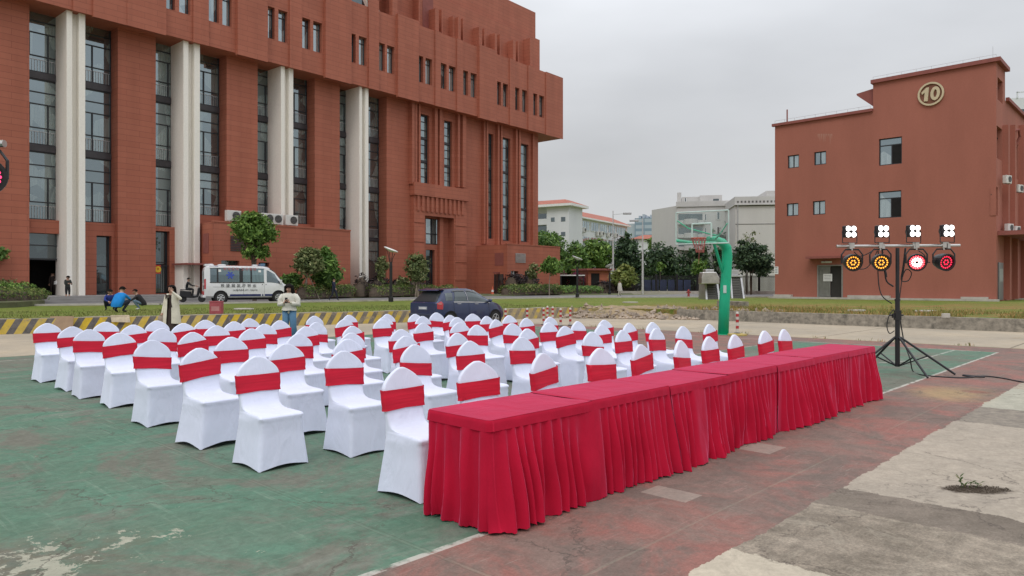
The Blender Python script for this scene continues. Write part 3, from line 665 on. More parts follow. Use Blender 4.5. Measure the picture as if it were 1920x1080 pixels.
# bays: (px left, px right, y of window bottom at px left) in plane win_y
bays = [(55, 125, 411.5), (152, 221, 417), (292, 350, 425), (368, 425, 404), (483, 531, 400), (545, 590, 420), (637, 676, 448), (688, 725, 541)]
mb = MB(); raw = list(bays)
for i, (a, b_, yb) in enumerate(raw):
    xa, xb = X(pier[i // 2][1]), X(pier[i // 2 + 1][0])
    xm = (X(raw[i][1], -.4) + X(raw[i + 1][0], -.4)) / 2 if i % 2 == 0 else (X(raw[i - 1][1], -.4) + X(raw[i][0], -.4)) / 2
    if i % 2 == 0: xb = xm
    else: xa = xm
    bays[i] = (xa, xb, Z([57, 160, 293, 377, 483, 551, 637, 692][i], yb, win_y))
F_ = [10.6, 15.45, 19.6]                             # floor bands (computed from the first bay)
fl = [Z(80, 279, win_y), Z(80, 144, win_y)]
wcount = [0]
def strip_window(name, xa, xb, za, zb, y, style=0, parent=lb):
    g = MB(); g.quad((xa, y, za), (xb, y, za), (xb, y, zb), (xa, y, zb)); w_ = g.build(name, M['glass'] if style != 2 else M['glassd'], parent); wcount[0] += 1
    f = MB(); d = .09; f.box(xa, xa + .08, y - d, y, za, zb); f.box(xb - .08, xb, y - d, y, za, zb)
    f.box(xa + .08, xb - .08, y - d, y, za, za + .09); f.box(xa + .08, xb - .08, y - d, y, zb - .09, zb)
    h = zb - za; wd = xb - xa
    hz = [.26, .62, .80] if style == 0 else ([.34, .72] if style == 1 else [.5])
    for q in hz: f.box(xa + .08, xb - .08, y - d * .8, y, za + h * q - .035, za + h * q + .035)
    if style == 0:
        m1 = xa + wd * .58; f.box(m1 - .04, m1 + .04, y - d * .9, y, za + .09, za + h * .62 - .035)
        m2 = xa + wd * .14; f.box(m2 - .03, m2 + .03, y - d * .85, y, za + h * .26 + .035, za + h * .62 - .035)
    f.build('window_frame', M['frame'], w_)
    if style == 0:
        rl = MB(); n = int(wd / .16); rz = za + h * .20; yy = y - .03
        for k in range(1, n): rl.box(xa + wd * k / n - .011, xa + wd * k / n + .011, yy - .02, yy, za + .09, rz)
        rl.box(xa + .08, xb - .08, yy - .02, yy, rz, rz + .04); rl.build('railing', M['alu'], w_)
    return w_
for i, (xa, xb, zb) in enumerate(bays):
    levels = [zb, fl[0] - .22, fl[0] + .22, fl[1] - .22, fl[1] + .22, z_ov + .3]
    if i == 7:
        zmid = Z(692, 447, win_y)
        strip_window('window', xa, xb, GZ + .2, zmid - .2, win_y)
        levels[0] = zmid
    for k in range(3):
        if levels[2 * k + 1] - levels[2 * k] > .6: strip_window('window', xa, xb, levels[2 * k], levels[2 * k + 1], win_y)
sp = Boxes()
for i, (xa, xb, zb) in enumerate(bays):
    for q in fl: sp.box(xa, xb, win_y - .16, win_y + .1, q - .22, q + .22)
    if i == 7: sp.box(xa, xb, win_y - .14, win_y + .1, Z(692, 447, win_y) - .2, Z(692, 447, win_y))
sp.build('spandrel', M['spandrel'], lb)
# ground storey infill under the windows
gf = MB()
wy = .55
# bay 1: red band over the entrance glass
xa, xb, zb = bays[0]; ze = Z(57, 436, wy); gf.box(xa, xb, wy, 2.2, ze, zb - .02)
# bay 2: wall with a slot window
xa, xb, zb = bays[1]; s0, s1 = X(181, wy), X(209, wy); zt_ = Z(195, 442, wy)
gf.holes(xa, xb, GZ, zb - .02, [(s0, s1, GZ + .3, zt_)], wy, .6); gf.box(xa, xb, wy + .003, 2.2, zb - .03, zb - .02)
strip_window('window', s0, s1, GZ + .3, zt_, wy + .5, 2)
xa, xb, zb = bays[2]; s0, s1 = X(290, wy), X(318, wy); zt_ = Z(300, 433, wy)
gf.holes(xa, xb, GZ, zb - .02, [(xa + .01, s1, GZ + .5, zt_)], wy, .6); gf.box(xa, xb, wy + .003, 2.2, zb - .03, zb - .02)
strip_window('window', xa + .02, s1, GZ + .5, zt_, wy + .5, 2)
for i in (3, 4, 5, 6):
    xa, xb, zb = bays[i]; gf.box(xa, xb, wy, 2.2, GZ, zb - .02)
gf.build('ground_storey_wall', M['clad'], lb)
rb = MB()                                            # bars in front of the low slot window
xa = bays[2][0] + .1; n = 9
for k in range(n): rb.box(xa + k * .17, xa + k * .17 + .03, wy + .08, wy + .11, GZ + .55, GZ + 2.6)
rb.box(xa - .05, xa + n * .17, wy + .07, wy + .12, GZ + 2.6, GZ + 2.66); rb.build('window_bars', M['frame'], lb)
# entrance in bay 1
xa, xb, zb = bays[0]; zd = Z(80, 484, wy)
e = MB(); e.quad((xa, 1.0, zd), (xb, 1.0, zd), (xb, 1.0, ze), (xa, 1.0, ze)); e_o = e.build('transom_window', M['glassd'], lb)
f = MB(); f.box(xa, xb, .92, 1.0, zd - .12, zd); f.box(xa, xb, .93, 1.0, (zd + ze) / 2, (zd + ze) / 2 + .07); f.box(xa, xa + .1, .9, 1.0, GZ, zd - .12); f.box(xb - .35, xb - .22, .9, 1.0, GZ, zd - .12)
f.build('window_frame', M['frame'], e_o)
e = MB(); e.box(xa - .2, xb + .2, 3.2, 3.3, GZ, zd); e.box(xa - .25, xa, 1.05, 3.2, GZ, zd); e.box(xb, xb + .2, 1.05, 3.2, GZ, zd); e.box(xa, xb, 1.05, 3.2, zd - .01, zd + .05)
e.build('lobby_interior', M['void'], lb)
m = MB(); px0, px1 = X(290.5, .4), X(301, .4); m.box(px0, px1, .36, .38, Z(295, 513, .4), Z(295, 497, .4)); po = m.build('red_poster', mat('poster_red', (.55, .04, .02), .6), lb)
m = MB(); m.lathe([(.24, 0), (.24, .01)], ((px0 + px1) / 2, .359, Z(295, 505, .4)), 18, 0, Matrix.Rotation(R(90), 3, 'X')); m.build('poster_disc', mat('poster_yellow', (.75, .5, .03), .6), po)
m = MB(); m.box((px0 + px1) / 2 - .04, (px0 + px1) / 2 + .04, .34, .348, Z(295, 506, .4), Z(295, 502, .4)); m.build('poster_mark', mat('poster_red', (.55, .04, .02), .6), po)
# white double columns
cm = MB()
for a, b_ in ((125, 160), (344, 375), (527, 550), (674, 691)):
    y0 = -.9; xa, xb = X(a, y0), X(b_, y0); wd = xb - xa
    c_ = MB(); c_.box(xa, xa + wd * .30, y0, 1.25, GZ, z_ov + .02); c_.box(xb - wd * .34, xb, y0, 1.25, GZ, z_ov + .02); c_.box(xa + wd * .30, xb - wd * .34, y0 + .45, 1.25, GZ, z_ov + .02)
    c_.build('double_column', M['white_col'], lb, bevel=.015)
# ------------- right hand section (px 764..1009)
ws = X(764.5)
def ZR(px, py, y=0): return Z(px, py, y)
slits = [(789, 805, 213, 345), (833, 848, 225, 352), (912, 925, 243, 447), (939, 957, 250, 451), (974, 991, 262, 453)]
hs = []
for a, b_, t_, bt in slits: hs.append((X(a), X(b_), ZR(a, bt), min(ZR(a, t_ + 6), z_ov - .3) if a > 900 else ZR(a, t_)))
m = MB(); m.holes(ws, xR, GZ, z_ov + .5, hs + [(X(797, -.5) - .02, X(851.5, -.5) + .02, GZ - .01, Z(797, 404, -.5) + .02)], 0.0, .45)
m.quad((xR, 0, GZ), (xR, 14, GZ), (xR, 14, z_ov + .5), (xR, 0, z_ov + .5)); m.build('wall', M['clad'], lb)
for h in hs:
    hh = h[3] - h[2]; k = 3
    for q in range(k): strip_window('window', h[0], h[1], h[2] + hh * q / k + .06, h[2] + hh * (q + 1) / k - .06, .40, 1)
    s_ = Boxes()
    for q in range(k + 1): s_.box(h[0], h[1], .28, .44, h[2] + hh * q / k - .06, h[2] + hh * q / k + .06)
    s_.build('spandrel', M['spandrel'], lb)
rb = Boxes()
for a, b_, yt, yb, d in ((766, 771, 190, 345, .55), (774, 778, 195, 345, .38), (781, 784, 198, 345, .38), (811, 816, 205, 347, .4), (820, 825, 206, 348, .4), (854, 858, 216, 351, .4), (862, 868, 218, 352, .5),
                         (903, 906, 225, 458, .38), (908, 911, 226, 458, .38), (929, 932, 232, 460, .4), (935, 938, 233, 460, .4), (963, 966, 240, 461, .4), (969, 972, 241, 461, .4), (996, 999, 246, 463, .3)):
    rb.box(X(a), X(b_), -d, .0, ZR(a, yb), z_ov + .1)
rb.build('vertical_rib', M['clad'], lb)
# portal under the cornice
pt = MB(); pa, pb = X(770), X(868); zc0, zc1 = ZR(770, 366), ZR(770, 342)
pt.box(X(768), X(872), -.75, 0, zc0, zc1)
zt_ = zc0; opn = (X(797, -.5), X(851.5, -.5), GZ, Z(797, 404, -.5))
pt.holes(pa, pb, GZ, zt_, [opn], -.5, .9); pt.quad((pa, -.5, GZ), (pa, -.5, zt_), (pa, 0, zt_), (pa, 0, GZ))
for k in range(11):
    x0 = pa + (pb - pa) * (.045 + k * .085); pt.box(x0, x0 + (pb - pa) * .042, -.66, -.5, ZR(779, 396) - .02 * (k % 2), ZR(779, 361))
# horizontal rustication slots on the two jambs
for k in range(6):
    zz_ = GZ + 1.6 + k * 2.0
    if zz_ < ZR(797, 410): pt.box(pa - .02, opn[0] - .1, -.56, -.5, zz_, zz_ + 1.72); pt.box(opn[1] + .15, pb + .02, -.56, -.5, zz_, zz_ + 1.72)
pt.box(opn[0] + (opn[1] - opn[0]) * .62, opn[0] + (opn[1] - opn[0]) * .74, .05, .45, GZ, opn[3])
pt.build('portal', M['clad'], lb)
inn = MB(); w0, w1 = X(798.5, .4), X(829, .4); wz0, wz1 = ZR(800, 458, .4), ZR(800, 409, .4); d0, d1 = X(798.5, .4), X(815, .4); dz1 = ZR(800, 468, .4)
inn.holes(opn[0] - .1, opn[1] + .1, GZ, opn[3] + .1, [(w0, w1, wz0, wz1), (d0, d1, GZ + .05, dz1)], .4, .5); inn.build('portal_back_wall', M['clad'], lb)
g = MB(); g.quad((w0, .8, wz0), (w1, .8, wz0), (w1, .8, wz1), (w0, .8, wz1)); wo = g.build('window', M['glassl'], lb)
f = MB(); f.box(w0, w1, .72, .8, wz0, wz0 + .12); f.box(w0, w1, .72, .8, wz0 + (wz1 - wz0) * .4, wz0 + (wz1 - wz0) * .4 + .09); f.box((w0 + w1) / 2 - .05, (w0 + w1) / 2 + .05, .72, .8, wz0 + .12, wz1); f.build('window_frame', M['frame'], wo)
g = MB(); g.quad((d0, .8, GZ + .05), (d1, .8, GZ + .05), (d1, .8, dz1), (d0, .8, dz1)); do_ = g.build('door', M['glassd'], lb)
f = MB(); f.box(d0, d1, .73, .8, GZ + 3.3, GZ + 3.42); f.box(d0, d0 + .1, .73, .8, GZ, dz1); f.box(d1 - .1, d1, .73, .8, GZ, dz1); f.build('door_frame', M['frame'], do_)
# recessed shading strip left of the portal is the pier side; soffit + overhanging top storeys
T0 = []
zA = Z(1054, 146, -OV); xE = X(1054, -OV)
face = MB(); winp = [(308, 328, 14), (336, 357, 22.5), (390, 411, 40), (417, 435, 47), (500, 515, 10), (522, 539, 17), (566, 582, 32), (587.5, 604, 39), (656, 667, 62), (673, 687.5, 67), (709, 722, 79), (726, 739.5, 85),
                     (784, 793.6, 103), (798, 810.5, 108), (826, 837.5, 117), (842, 854.5, 121), (868.6, 878, 130), (882.5, 894, 135), (930, 939.5, 150), (943, 953, 154), (966, 974, 161), (979, 988.6, 166), (1000, 1007.5, 173), (1011, 1020.5, 176)]
wz0 = Z(500, 70, -OV); wz1 = Z(500, 10, -OV)
hs = [(X(a, -OV), X(b_, -OV), wz0, wz1) for a, b_, _ in winp]
xs2 = X(745, -OV)
zP = Z(1022, 135, -OV)                                # parapet line of the right part
zHi = zP + 14
face.holes(xs2, xE, z_ov, zP, [h for h in hs if h[0] > xs2], -OV, .5)
opx0, opx1 = X(657, -OV), X(736, -OV); opz = Z(736, 30, -OV)
face.holes(xL, xs2, z_ov, zHi, [h for h in hs if h[1] < xs2] + [(opx0, opx1, opz, opz + 5)], -OV, .5)
face.quad((xE, -OV, z_ov), (xE, 14, z_ov), (xE, 14, zP), (xE, -OV, zP))
face.quad((xL, -OV, z_ov), (xL, 16, z_ov), (xE, 14, z_ov), (xE, -OV, z_ov))
face.quad((xs2, -OV, zP), (xE, -OV, zP), (xE, 14, zP), (xs2, 14, zP))
face.quad((xs2, -OV, zP), (xs2, 3, zP), (xs2, 3, zHi), (xs2, -OV, zHi))
face.build('overhanging_wall', M['clad'], lb)
# projecting panels between the window groups
pp = Boxes()
for a, b_, d in ((-60, 20, .16), (136, 172, .14), (172, 235, .30), (235, 308, .34), (361, 390, .14), (442, 498.6, .32), (541.7, 565, .14), (607, 655.6, .3), (690, 709, .14), (743, 782, .28), (815, 825, .12), (855.6, 866, .12), (896, 929, .26), (954.7, 964, .12), (989.4, 998.5, .12), (1022.8, 1054.5, .1)):
    xa, xb = X(a, -OV), X(b_, -OV); zt_ = zHi if b_ < 745 else (zP + (.25 if d > .2 else .05)); pp.box(xa, xb, -OV - d, -OV + .02, z_ov - (.18 if d > .2 else .06), zt_)
pp.build('projecting_panel', M['clad'], lb)
for k, h in enumerate(hs):
    g = MB(); g.quad((h[0], -OV + .45, h[2]), (h[1], -OV + .45, h[2]), (h[1], -OV + .45, h[3]), (h[0], -OV + .45, h[3])); wo = g.build('window', M['glassl'], lb)
    f = MB(); y = -OV + .45; zz_ = h[2] + (h[3] - h[2]) * .78; f.box(h[0], h[1], y - .07, y, zz_, zz_ + .06); f.box(h[0], h[0] + .06, y - .07, y, h[2], h[3]); f.box(h[1] - .06, h[1], y - .07, y, h[2], h[3]); f.build('window_frame', M['frame'], wo)
# terrace opening with the white brace
g = MB(); g.box(opx0 - .3, opx1 + .3, 1.2, 1.3, opz - .2, opz + 5.2); g.build('terrace_back_wall', M['glassd'], lb)
g = MB(); xa = X(672, -.9); g.prism_xz([(xa + 1.2, opz - .05), (xa + 2.6, opz - .05), (xa - .2, opz + 5), (xa - 1.6, opz + 5)], -.95, -.6); g.build('white_brace', M['white_col'], lb)
# set back upper blocks above the right half
yB = 0.6; zB1 = Z(1012, 75, yB); zB2 = zB1 + 14
ub = MB(); ub.box(xs2 - 2, X(1012, yB), yB, 12, zP - .2, Z(1012, 75, yB)); yC = 1.6
ub.box(xs2 - 6, X(1004, yC), yC, 13, zP, Z(1004, 23.6, yC)); ub.build('upper_block', M['clad'], lb)
fin = Boxes()
for a, b_, d, yt in ((785, 787.5, .9, -30), (816, 823, 1.0, 15), (828, 830, .5, 17), (849, 855, .6, 30), (859, 864, 1.0, 31), (868, 870, .5, 34), (898, 904, .9, 50), (908, 910.5, .5, 53), (928, 932, .9, 62), (937, 939, .5, 64), (962, 967, .9, 75), (971, 973, .5, 77), (993.6, 999, 1.0, 71)):
    fin.box(X(a, yB - d), X(b_, yB - d), yB - d, yB, zP, max(zP + 1, Z(a, yt, yB - d)))
fin.build('roof_fin', M['clad'], lb)
dk = MB(); dk.box(X(792, yB), X(812, yB), yB - .02, yB + .02, zP + .5, zP + 5); dk.build('roof_recess_shade', M['redtrim'], lb)  # flat darker panel, the recess's shade is in its colour
# annex boxes
def annex(xa_px, xb_px, y0, ztpx, name, holes):
    xa, xb = X(xa_px, y0), X(xb_px, y0); zt_ = Z(xa_px, ztpx, y0)
    m = MB(); m.holes(xa, xb, GZ, zt_, holes(y0), y0, .35)
    m.quad((xa, 0, GZ), (xa, y0, GZ), (xa, y0, zt_), (xa, 0, zt_)); m.quad((xb, y0, GZ), (xb, 6, GZ), (xb, 6, zt_), (xb, y0, zt_)); m.quad((xa, y0, zt_), (xb, y0, zt_), (xb, 6, zt_), (xa, 6, zt_))
    m.box(xa - .04, xb + .04, y0 - .04, y0 + .25, zt_ + .003, zt_ + .12)
    return m.build(name, M['clad'], lb), xa, xb, zt_
a1, a1x0, a1x1, a1z = annex(400, 657, -2.6, 416, 'annex', lambda y: [(X(415, y), X(449, y), Z(415, 497, y), Z(415, 488, y)), (X(485, y), X(505, y), Z(485, 500, y), Z(485, 492, y))])
g = MB(); y = -2.3; g.quad((X(410, -2.6), y, GZ), (X(510, -2.6), y, GZ), (X(510, -2.6), y, GZ + 5), (X(410, -2.6), y, GZ + 5)); g.build('window', M['glassd'], lb)
lv = MB(); y = -2.62; x0, x1 = X(432, y), X(460, y); z0, z1 = Z(432, 470, y), Z(432, 441, y)
for k in range(10): lv.box(x0, x1, y - .05, y, z0 + (z1 - z0) * k / 10, z0 + (z1 - z0) * (k + .55) / 10)
lv.build('louvre', M['spandrel'], lb)
# recess shade as a flat darker panel, and canopy, on the first annex side
m = MB(); m.box(a1x0 - .03, a1x0 + .02, -1.9, -1.0, Z(385, 475, -1.3), Z(385, 438, -1.3)); m.build('side_recess_shade', M['redtrim'], lb)
m = MB(); m.box(a1x0 - 1.8, a1x0, -2.2, .4, Z(375, 497, -1.3), Z(375, 494, -1.3)); m.build('canopy', M['redtrim'], lb)
y2 = -4.6
def h2(y): return [(X(958, y), X(972, y), Z(958, 531, y), Z(958, 508, y)), (X(984, y), X(1004, y), Z(984, 532, y), Z(984, 508, y))]
a2, a2x0, a2x1, a2z = annex(951, 1050, y2, 458, 'annex', h2)
for h in h2(y2):
    g = MB(); g.quad((h[0], y2 + .3, h[2]), (h[1], y2 + .3, h[2]), (h[1], y2 + .3, h[3]), (h[0], y2 + .3, h[3])); wo = g.build('window', M['glassd'], lb)
    f = MB(); f.box(h[0], h[1], y2 - .05, y2 + .1, h[2] - .1, h[2]); f.box((h[0] + h[1]) / 2 - .04, (h[0] + h[1]) / 2 + .04, y2 + .2, y2 + .3, h[2], h[3]); f.build('window_frame', M['white_col'], wo)
lv = MB(); x0, x1 = X(966, y2), X(985, y2); z0, z1 = Z(966, 492, y2), Z(966, 474, y2)
for k in range(8): lv.box(x0, x1, y2 - .07, y2, z0 + (z1 - z0) * k / 8, z0 + (z1 - z0) * (k + .6) / 8)
lv.build('louvre', M['alu'], lb)
ys = LB.sy(928, a2x0), LB.sy(944, a2x0); zz0, zz1 = LB.side(936, 498, a2x0)[1], LB.side(936, 474, a2x0)[1]
m = MB(); m.box(a2x0 - .03, a2x0 + .02, ys[0], ys[1], zz0, zz1); m.build('side_recess_shade', M['redtrim'], lb)  # thin darker panel paints the shaded recess onto the side wall
m = MB(); m.box(a2x0 - .9, a2x0, ys[0] - .5, ys[1] + .5, LB.side(936, 513, a2x0)[1], LB.side(936, 511, a2x0)[1] + .05); m.build('canopy', M['redtrim'], lb)
m = MB(); m.box(a2x0 - .05, a2x0 + .02, ys[0], ys[1], GZ, LB.side(936, 514, a2x0)[1]); do_ = m.build('door', M['glassd'], lb)
m = MB()
for q in (ys[0], (ys[0] + ys[1]) / 2, ys[1]): m.box(a2x0 - .1, a2x0 - .05, q - .04, q + .04, GZ, LB.side(936, 514, a2x0)[1])
m.build('door_frame', M['frame'], do_)
# plinth and steps
m = MB(); xs_, xe_ = X(-420), X(420); m.box(xs_, xe_, -4.2, 1.2, GZ - .1, .84); m.box(xs_, xe_ + .4, -4.6, -4.2, GZ - .1, .70); m.box(xs_, xe_ + .8, -5.0, -4.6, GZ - .1, .56)
m.build('forecourt_steps', M['plaza'], lb)

# air conditioners on the annex roof and elsewhere
def make_ac():
    t_ = thing('air_conditioner', '', 'air conditioner')
    m = MB(); m.box(-.45, .45, -.17, .17, .06, .72); m.build('casing', M['whitem'], t_, bevel=.02)
    m = MB(); m.lathe([(.25, 0), (.25, .02), (.23, .02)], (.12, -.172, .40), 18, 0, Matrix.Rotation(R(90), 3, 'X')); f_ = m.build('fan', M['blackp'], t_)
    m = MB()
    for k in range(6): m.box(-.13, .37, -.215, -.205, .20 + k * .08, .212 + k * .08)
    m.build('fan_guard', M['alu'], f_)
    m = MB(); m.box(-.35, -.28, -.16, .16, 0, .06); m.box(.28, .35, -.16, .16, 0, .06); m.build('foot', M['alu'], t_)
    return t_
ac0 = make_ac(); acg = 'air conditioners on the low red annex roof'
specs = [(437, 'white outdoor air conditioner at the left end of the annex roof behind the leafy tree'), (500, 'white outdoor air conditioner right of the tree on the annex roof'), (516, 'small white outdoor unit between two others on the annex roof'), (545, 'rightmost white outdoor air conditioner on the annex roof beside the white column')]
for k, (px, lab) in enumerate(specs):
    lx = X(px, -2.0); p = LB.o + LB.ax * lx + LB.ay * -2.0
    sc = 1.3
    c = ac0 if k == 0 else dup(ac0, (0, 0, 0), 0)
    c.location = (p.x, p.y, a1z + .12); c.rotation_euler = (0, 0, LB.r); c.scale = (sc,) * 3; c['label'] = lab; c['group'] = acg
# ------------------------------------------------------------------ building with the number 10
Yc = 50.0; RB = Frame((1868 - HX) / FPX * Yc, Yc, -CA)
rb_ = thing('red_rendered_building', 'plain red rendered building with the number 10 in a ring on its gable wall', 'building', (RB.o.x, RB.o.y, 0), RB.r)
X = RB.fx; Z = RB.zz; GZ2 = .5
xl = X(1453); xh = X(1637); zh = Z(1867, 116); zl = Z(1456, 237)
wins_small = [(1477, 1498, 292, 316), (1526.5, 1549, 285.5, 310), (1475, 1497, 382, 405.5), (1524, 1547.5, 377.5, 403)]
wins_big = [(1648, 1691, 261, 311), (1647, 1690, 360, 409.5)]
hs = []
for a, b_, t_, bt in wins_small + wins_big: hs.append((X(a), X(b_), Z(a, bt), Z(a, t_)))
door = (X(1533), X(1580), GZ2, Z(1533, 497))
m = MB(); D_ = 24
m.holes(xl, xh, GZ2 - .3, zl, [h for h in hs if h[1] < xh] + [door], 0, .22)
m.holes(xh, 0, GZ2 - .3, zh, [h for h in hs if h[1] > xh], 0, .22)
m.quad((xl, 0, GZ2), (xl, D_, GZ2), (xl, D_, zl), (xl, 0, zl)); m.quad((xl, 0, zl), (xh, 0, zl), (xh, D_, zl), (xl, D_, zl))
m.quad((xh, 0, zl), (xh, 0, zh), (xh, 8, zh), (xh, 8, zl))
yS = RB.sy(1884.5)                                   # depth of the high part seen on the side face
m.quad((xh, 0, zh), (0, 0, zh), (0, yS, zh), (xh, yS, zh)); m.quad((xh, yS, zl), (0, yS, zl), (0, yS, zh), (xh, yS, zh))
zs = RB.side(1884, 188)[1]                           # lower side parapet
# side face
sw = []                                              # (y0,y1,z0,z1)
def SD(p0, p1, yt, yb): return (RB.sy(p0), RB.sy(p1), RB.side(p0, yb)[1], RB.side(p0, yt)[1])
sw = [SD(1870.5, 1880, 144, 186), SD(1869, 1879, 235, 296), SD(1883.5, 1892, 250, 320), SD(1897, 1909, 262, 330), SD(1914, 1926, 275, 345),
      SD(1867.8, 1871, 350, 404), SD(1881, 1887, 360, 410), SD(1896, 1903, 372, 420), SD(1913, 1921, 382, 425)]
def side_holes(m, y0, y1, z0, z1, hs, x, depth):
    ys = sorted({y0, y1, *[q for h in hs for q in h[:2]]}); zs_ = sorted({z0, z1, *[q for h in hs for q in h[2:]]})
    ys = [q for q in ys if y0 <= q <= y1]; zs_ = [q for q in zs_ if z0 <= q <= z1]
    for i in range(len(ys) - 1):
        for j in range(len(zs_) - 1):
            cy, cz = (ys[i] + ys[i + 1]) / 2, (zs_[j] + zs_[j + 1]) / 2
            if any(h[0] < cy < h[1] and h[2] < cz < h[3] for h in hs): continue
            m.quad((x, ys[i], zs_[j]), (x, ys[i + 1], zs_[j]), (x, ys[i + 1], zs_[j + 1]), (x, ys[i], zs_[j + 1]))
    for a, b_, c_, d_ in hs:
        e = x - depth
        m.quad((x, a, c_), (x, b_, c_), (e, b_, c_), (e, a, c_)); m.quad((x, a, d_), (x, b_, d_), (e, b_, d_), (e, a, d_)); m.quad((x, b_, c_), (x, b_, d_), (e, b_, d_), (e, b_, c_)); m.quad((x, a, c_), (x, a, d_), (e, a, d_), (e, a, c_))
side_holes(m, 0, yS, GZ2 - .3, zh, [h for h in sw if h[1] < yS + 1.0 and h[1] <= yS], 0, .35)
side_holes(m, yS, D_, GZ2 - .3, zs, [h for h in sw if h[0] > yS], 0, .35)
mixed = [h for h in sw if h[0] <= yS < h[1] or (h[1] > yS and h[0] <= yS)]
m.quad((0, yS, zs), (0, D_, zs), (xl, D_, zs), (xl, yS, zs))
m.build('wall', M['red2'], rb_)
for h in sw:
    if h in mixed: continue
    g = MB(); g.quad((-.32, h[0], h[2]), (-.32, h[1], h[2]), (-.32, h[1], h[3]), (-.32, h[0], h[3])); wo = g.build('window', M['glassd'], rb_)
    f = MB(); zz_ = h[2] + (h[3] - h[2]) * .72; f.box(-.32, -.26, h[0], h[1], zz_, zz_ + .07); ym = (h[0] + h[1]) / 2; f.box(-.32, -.26, ym - .04, ym + .04, h[2], zz_); f.build('window_frame', M['frame'], wo)
m = MB(); m.box(xh - .12, .28, -.22, .1, zh, zh + .28); m.box(.0, .28, .1, yS + .2, zh, zh + .28); m.box(xl - .2, xh, -.2, .1, zl, zl + .22); m.box(.0, .22, yS + .2, D_, zs, zs + .25); m.box(xh - .12, xh + .1, .1, 6, zh, zh + .28)
m.build('parapet_cap', M['redtrim'], rb_)
# slanted roof-light canopy beside the step
x0 = X(1608, .6); z0 = Z(1608, 181, .6); m = MB()
m.prism_xz([(x0, z0 + .15), (x0 + .05, z0), (xh + .0, Z(1636, 203, .6)), (xh + .0, z0 + .35)], .3, 4.5); m.build('roof_canopy', M['redtrim'], rb_)
m = MB(); xa = X(1475); m.tube((xa, .1, zl), (xa, .1, zl + 1.3), .06, n=8); m.build('vent_pipe', M['redtrim'], rb_)
m = MB()                                             # lightning conductor wire on little stands
def wire(a, b_, z, n):
    for k in range(n + 1):
        x = a + (b_ - a) * k / n; m.tube((x, 0, z), (x, 0, z + .28), .012, n=4)
    m.tube((a, 0, z + .28), (b_, 0, z + .28), .012, n=4)
wire(xl, xh - .2, zl + .2, 9); wire(xh, 0, zh + .25, 8); m.tube((-.2, 0, zh + .2), (-.2, 0, zh + 1.1), .015, n=4); m.build('lightning_wire', M['alu'], rb_)
for k, h in enumerate(hs):
    big = k >= 4
    g = MB(); y = .16; g.quad((h[0], y, h[2]), (h[1], y, h[2]), (h[1], y, h[3]), (h[0], y, h[3])); wo = g.build('window', M['glassl'], rb_)
    f = MB(); t_ = .07; f.box(h[0], h[1], y - .06, y, h[2], h[2] + t_); f.box(h[0], h[1], y - .06, y, h[3] - t_, h[3]); f.box(h[0], h[0] + t_, y - .06, y, h[2] + t_, h[3] - t_); f.box(h[1] - t_, h[1], y - .06, y, h[2] + t_, h[3] - t_)
    xm = h[0] + (h[1] - h[0]) * (.55 if big else .5); zt_ = h[2] + (h[3] - h[2]) * .72 if big else h[3] - t_
    f.box(xm - .035, xm + .035, y - .06, y, h[2] + t_, zt_)
    if big:
        f.box(h[0] + t_, h[1] - t_, y - .06, y, zt_, zt_ + .07)
    f.build('window_frame', M['frame'], wo)
    if big: q = MB(); q.box(xm + .035, h[1] - t_, y - .05, y - .02, h[2] + t_, zt_); q.build('open_sash', M['void'], wo)
# number sign: ring with 10
sx, sz = X(1746), Z(1746, 176.5); rr_ = (X(1771) - X(1721.5)) / 2
gold = mat('pale_gold_paint', (.55, .46, .30), .5, .08)
ring = MB(); n = 48; sg = []
for i in range(n + 1):
    a = 2 * math.pi * i / n; sg.append([(sx + math.cos(a) * q, yy, sz + math.sin(a) * q) for q, yy in ((rr_, -.04), (rr_, -.16), (rr_ - .13, -.16), (rr_ - .13, -.04))])
ring.loft(sg, cap0=False, cap1=False); sr = ring.build('sign_ring', gold, rb_)
bk = MB(); bk.lathe([(rr_ - .1, 0), (rr_ - .1, .05)], (sx, -.01, sz), 40, 0, Matrix.Rotation(R(90), 3, 'X')); bk.build('sign_backing', mat('sign_backing', (.19, .075, .045), .8), sr)
m = MB(); m.prism_xz([(sx - .60, sz + .20), (sx - .28, sz + .50), (sx - .12, sz + .50), (sx - .20, sz - .50), (sx - .45, sz - .50), (sx - .39, sz + .17), (sx - .58, sz + .02)][::-1], -.16, -.06); m.build('sign_digit', gold, sr)
m = MB(); sg = []
for i in range(33):
    a = 2 * math.pi * i / 32; ca, sa = math.cos(a), math.sin(a); sg.append([(sx + .29 + ca * p_ + sa * q_ * .06, yy, sz + sa * q_ - .01) for p_, q_, yy in ((.31, .50, -.06), (.31, .50, -.16), (.11, .28, -.16), (.11, .28, -.06))])
m.loft(sg, cap0=False, cap1=False); m.build('sign_digit', gold, sr)
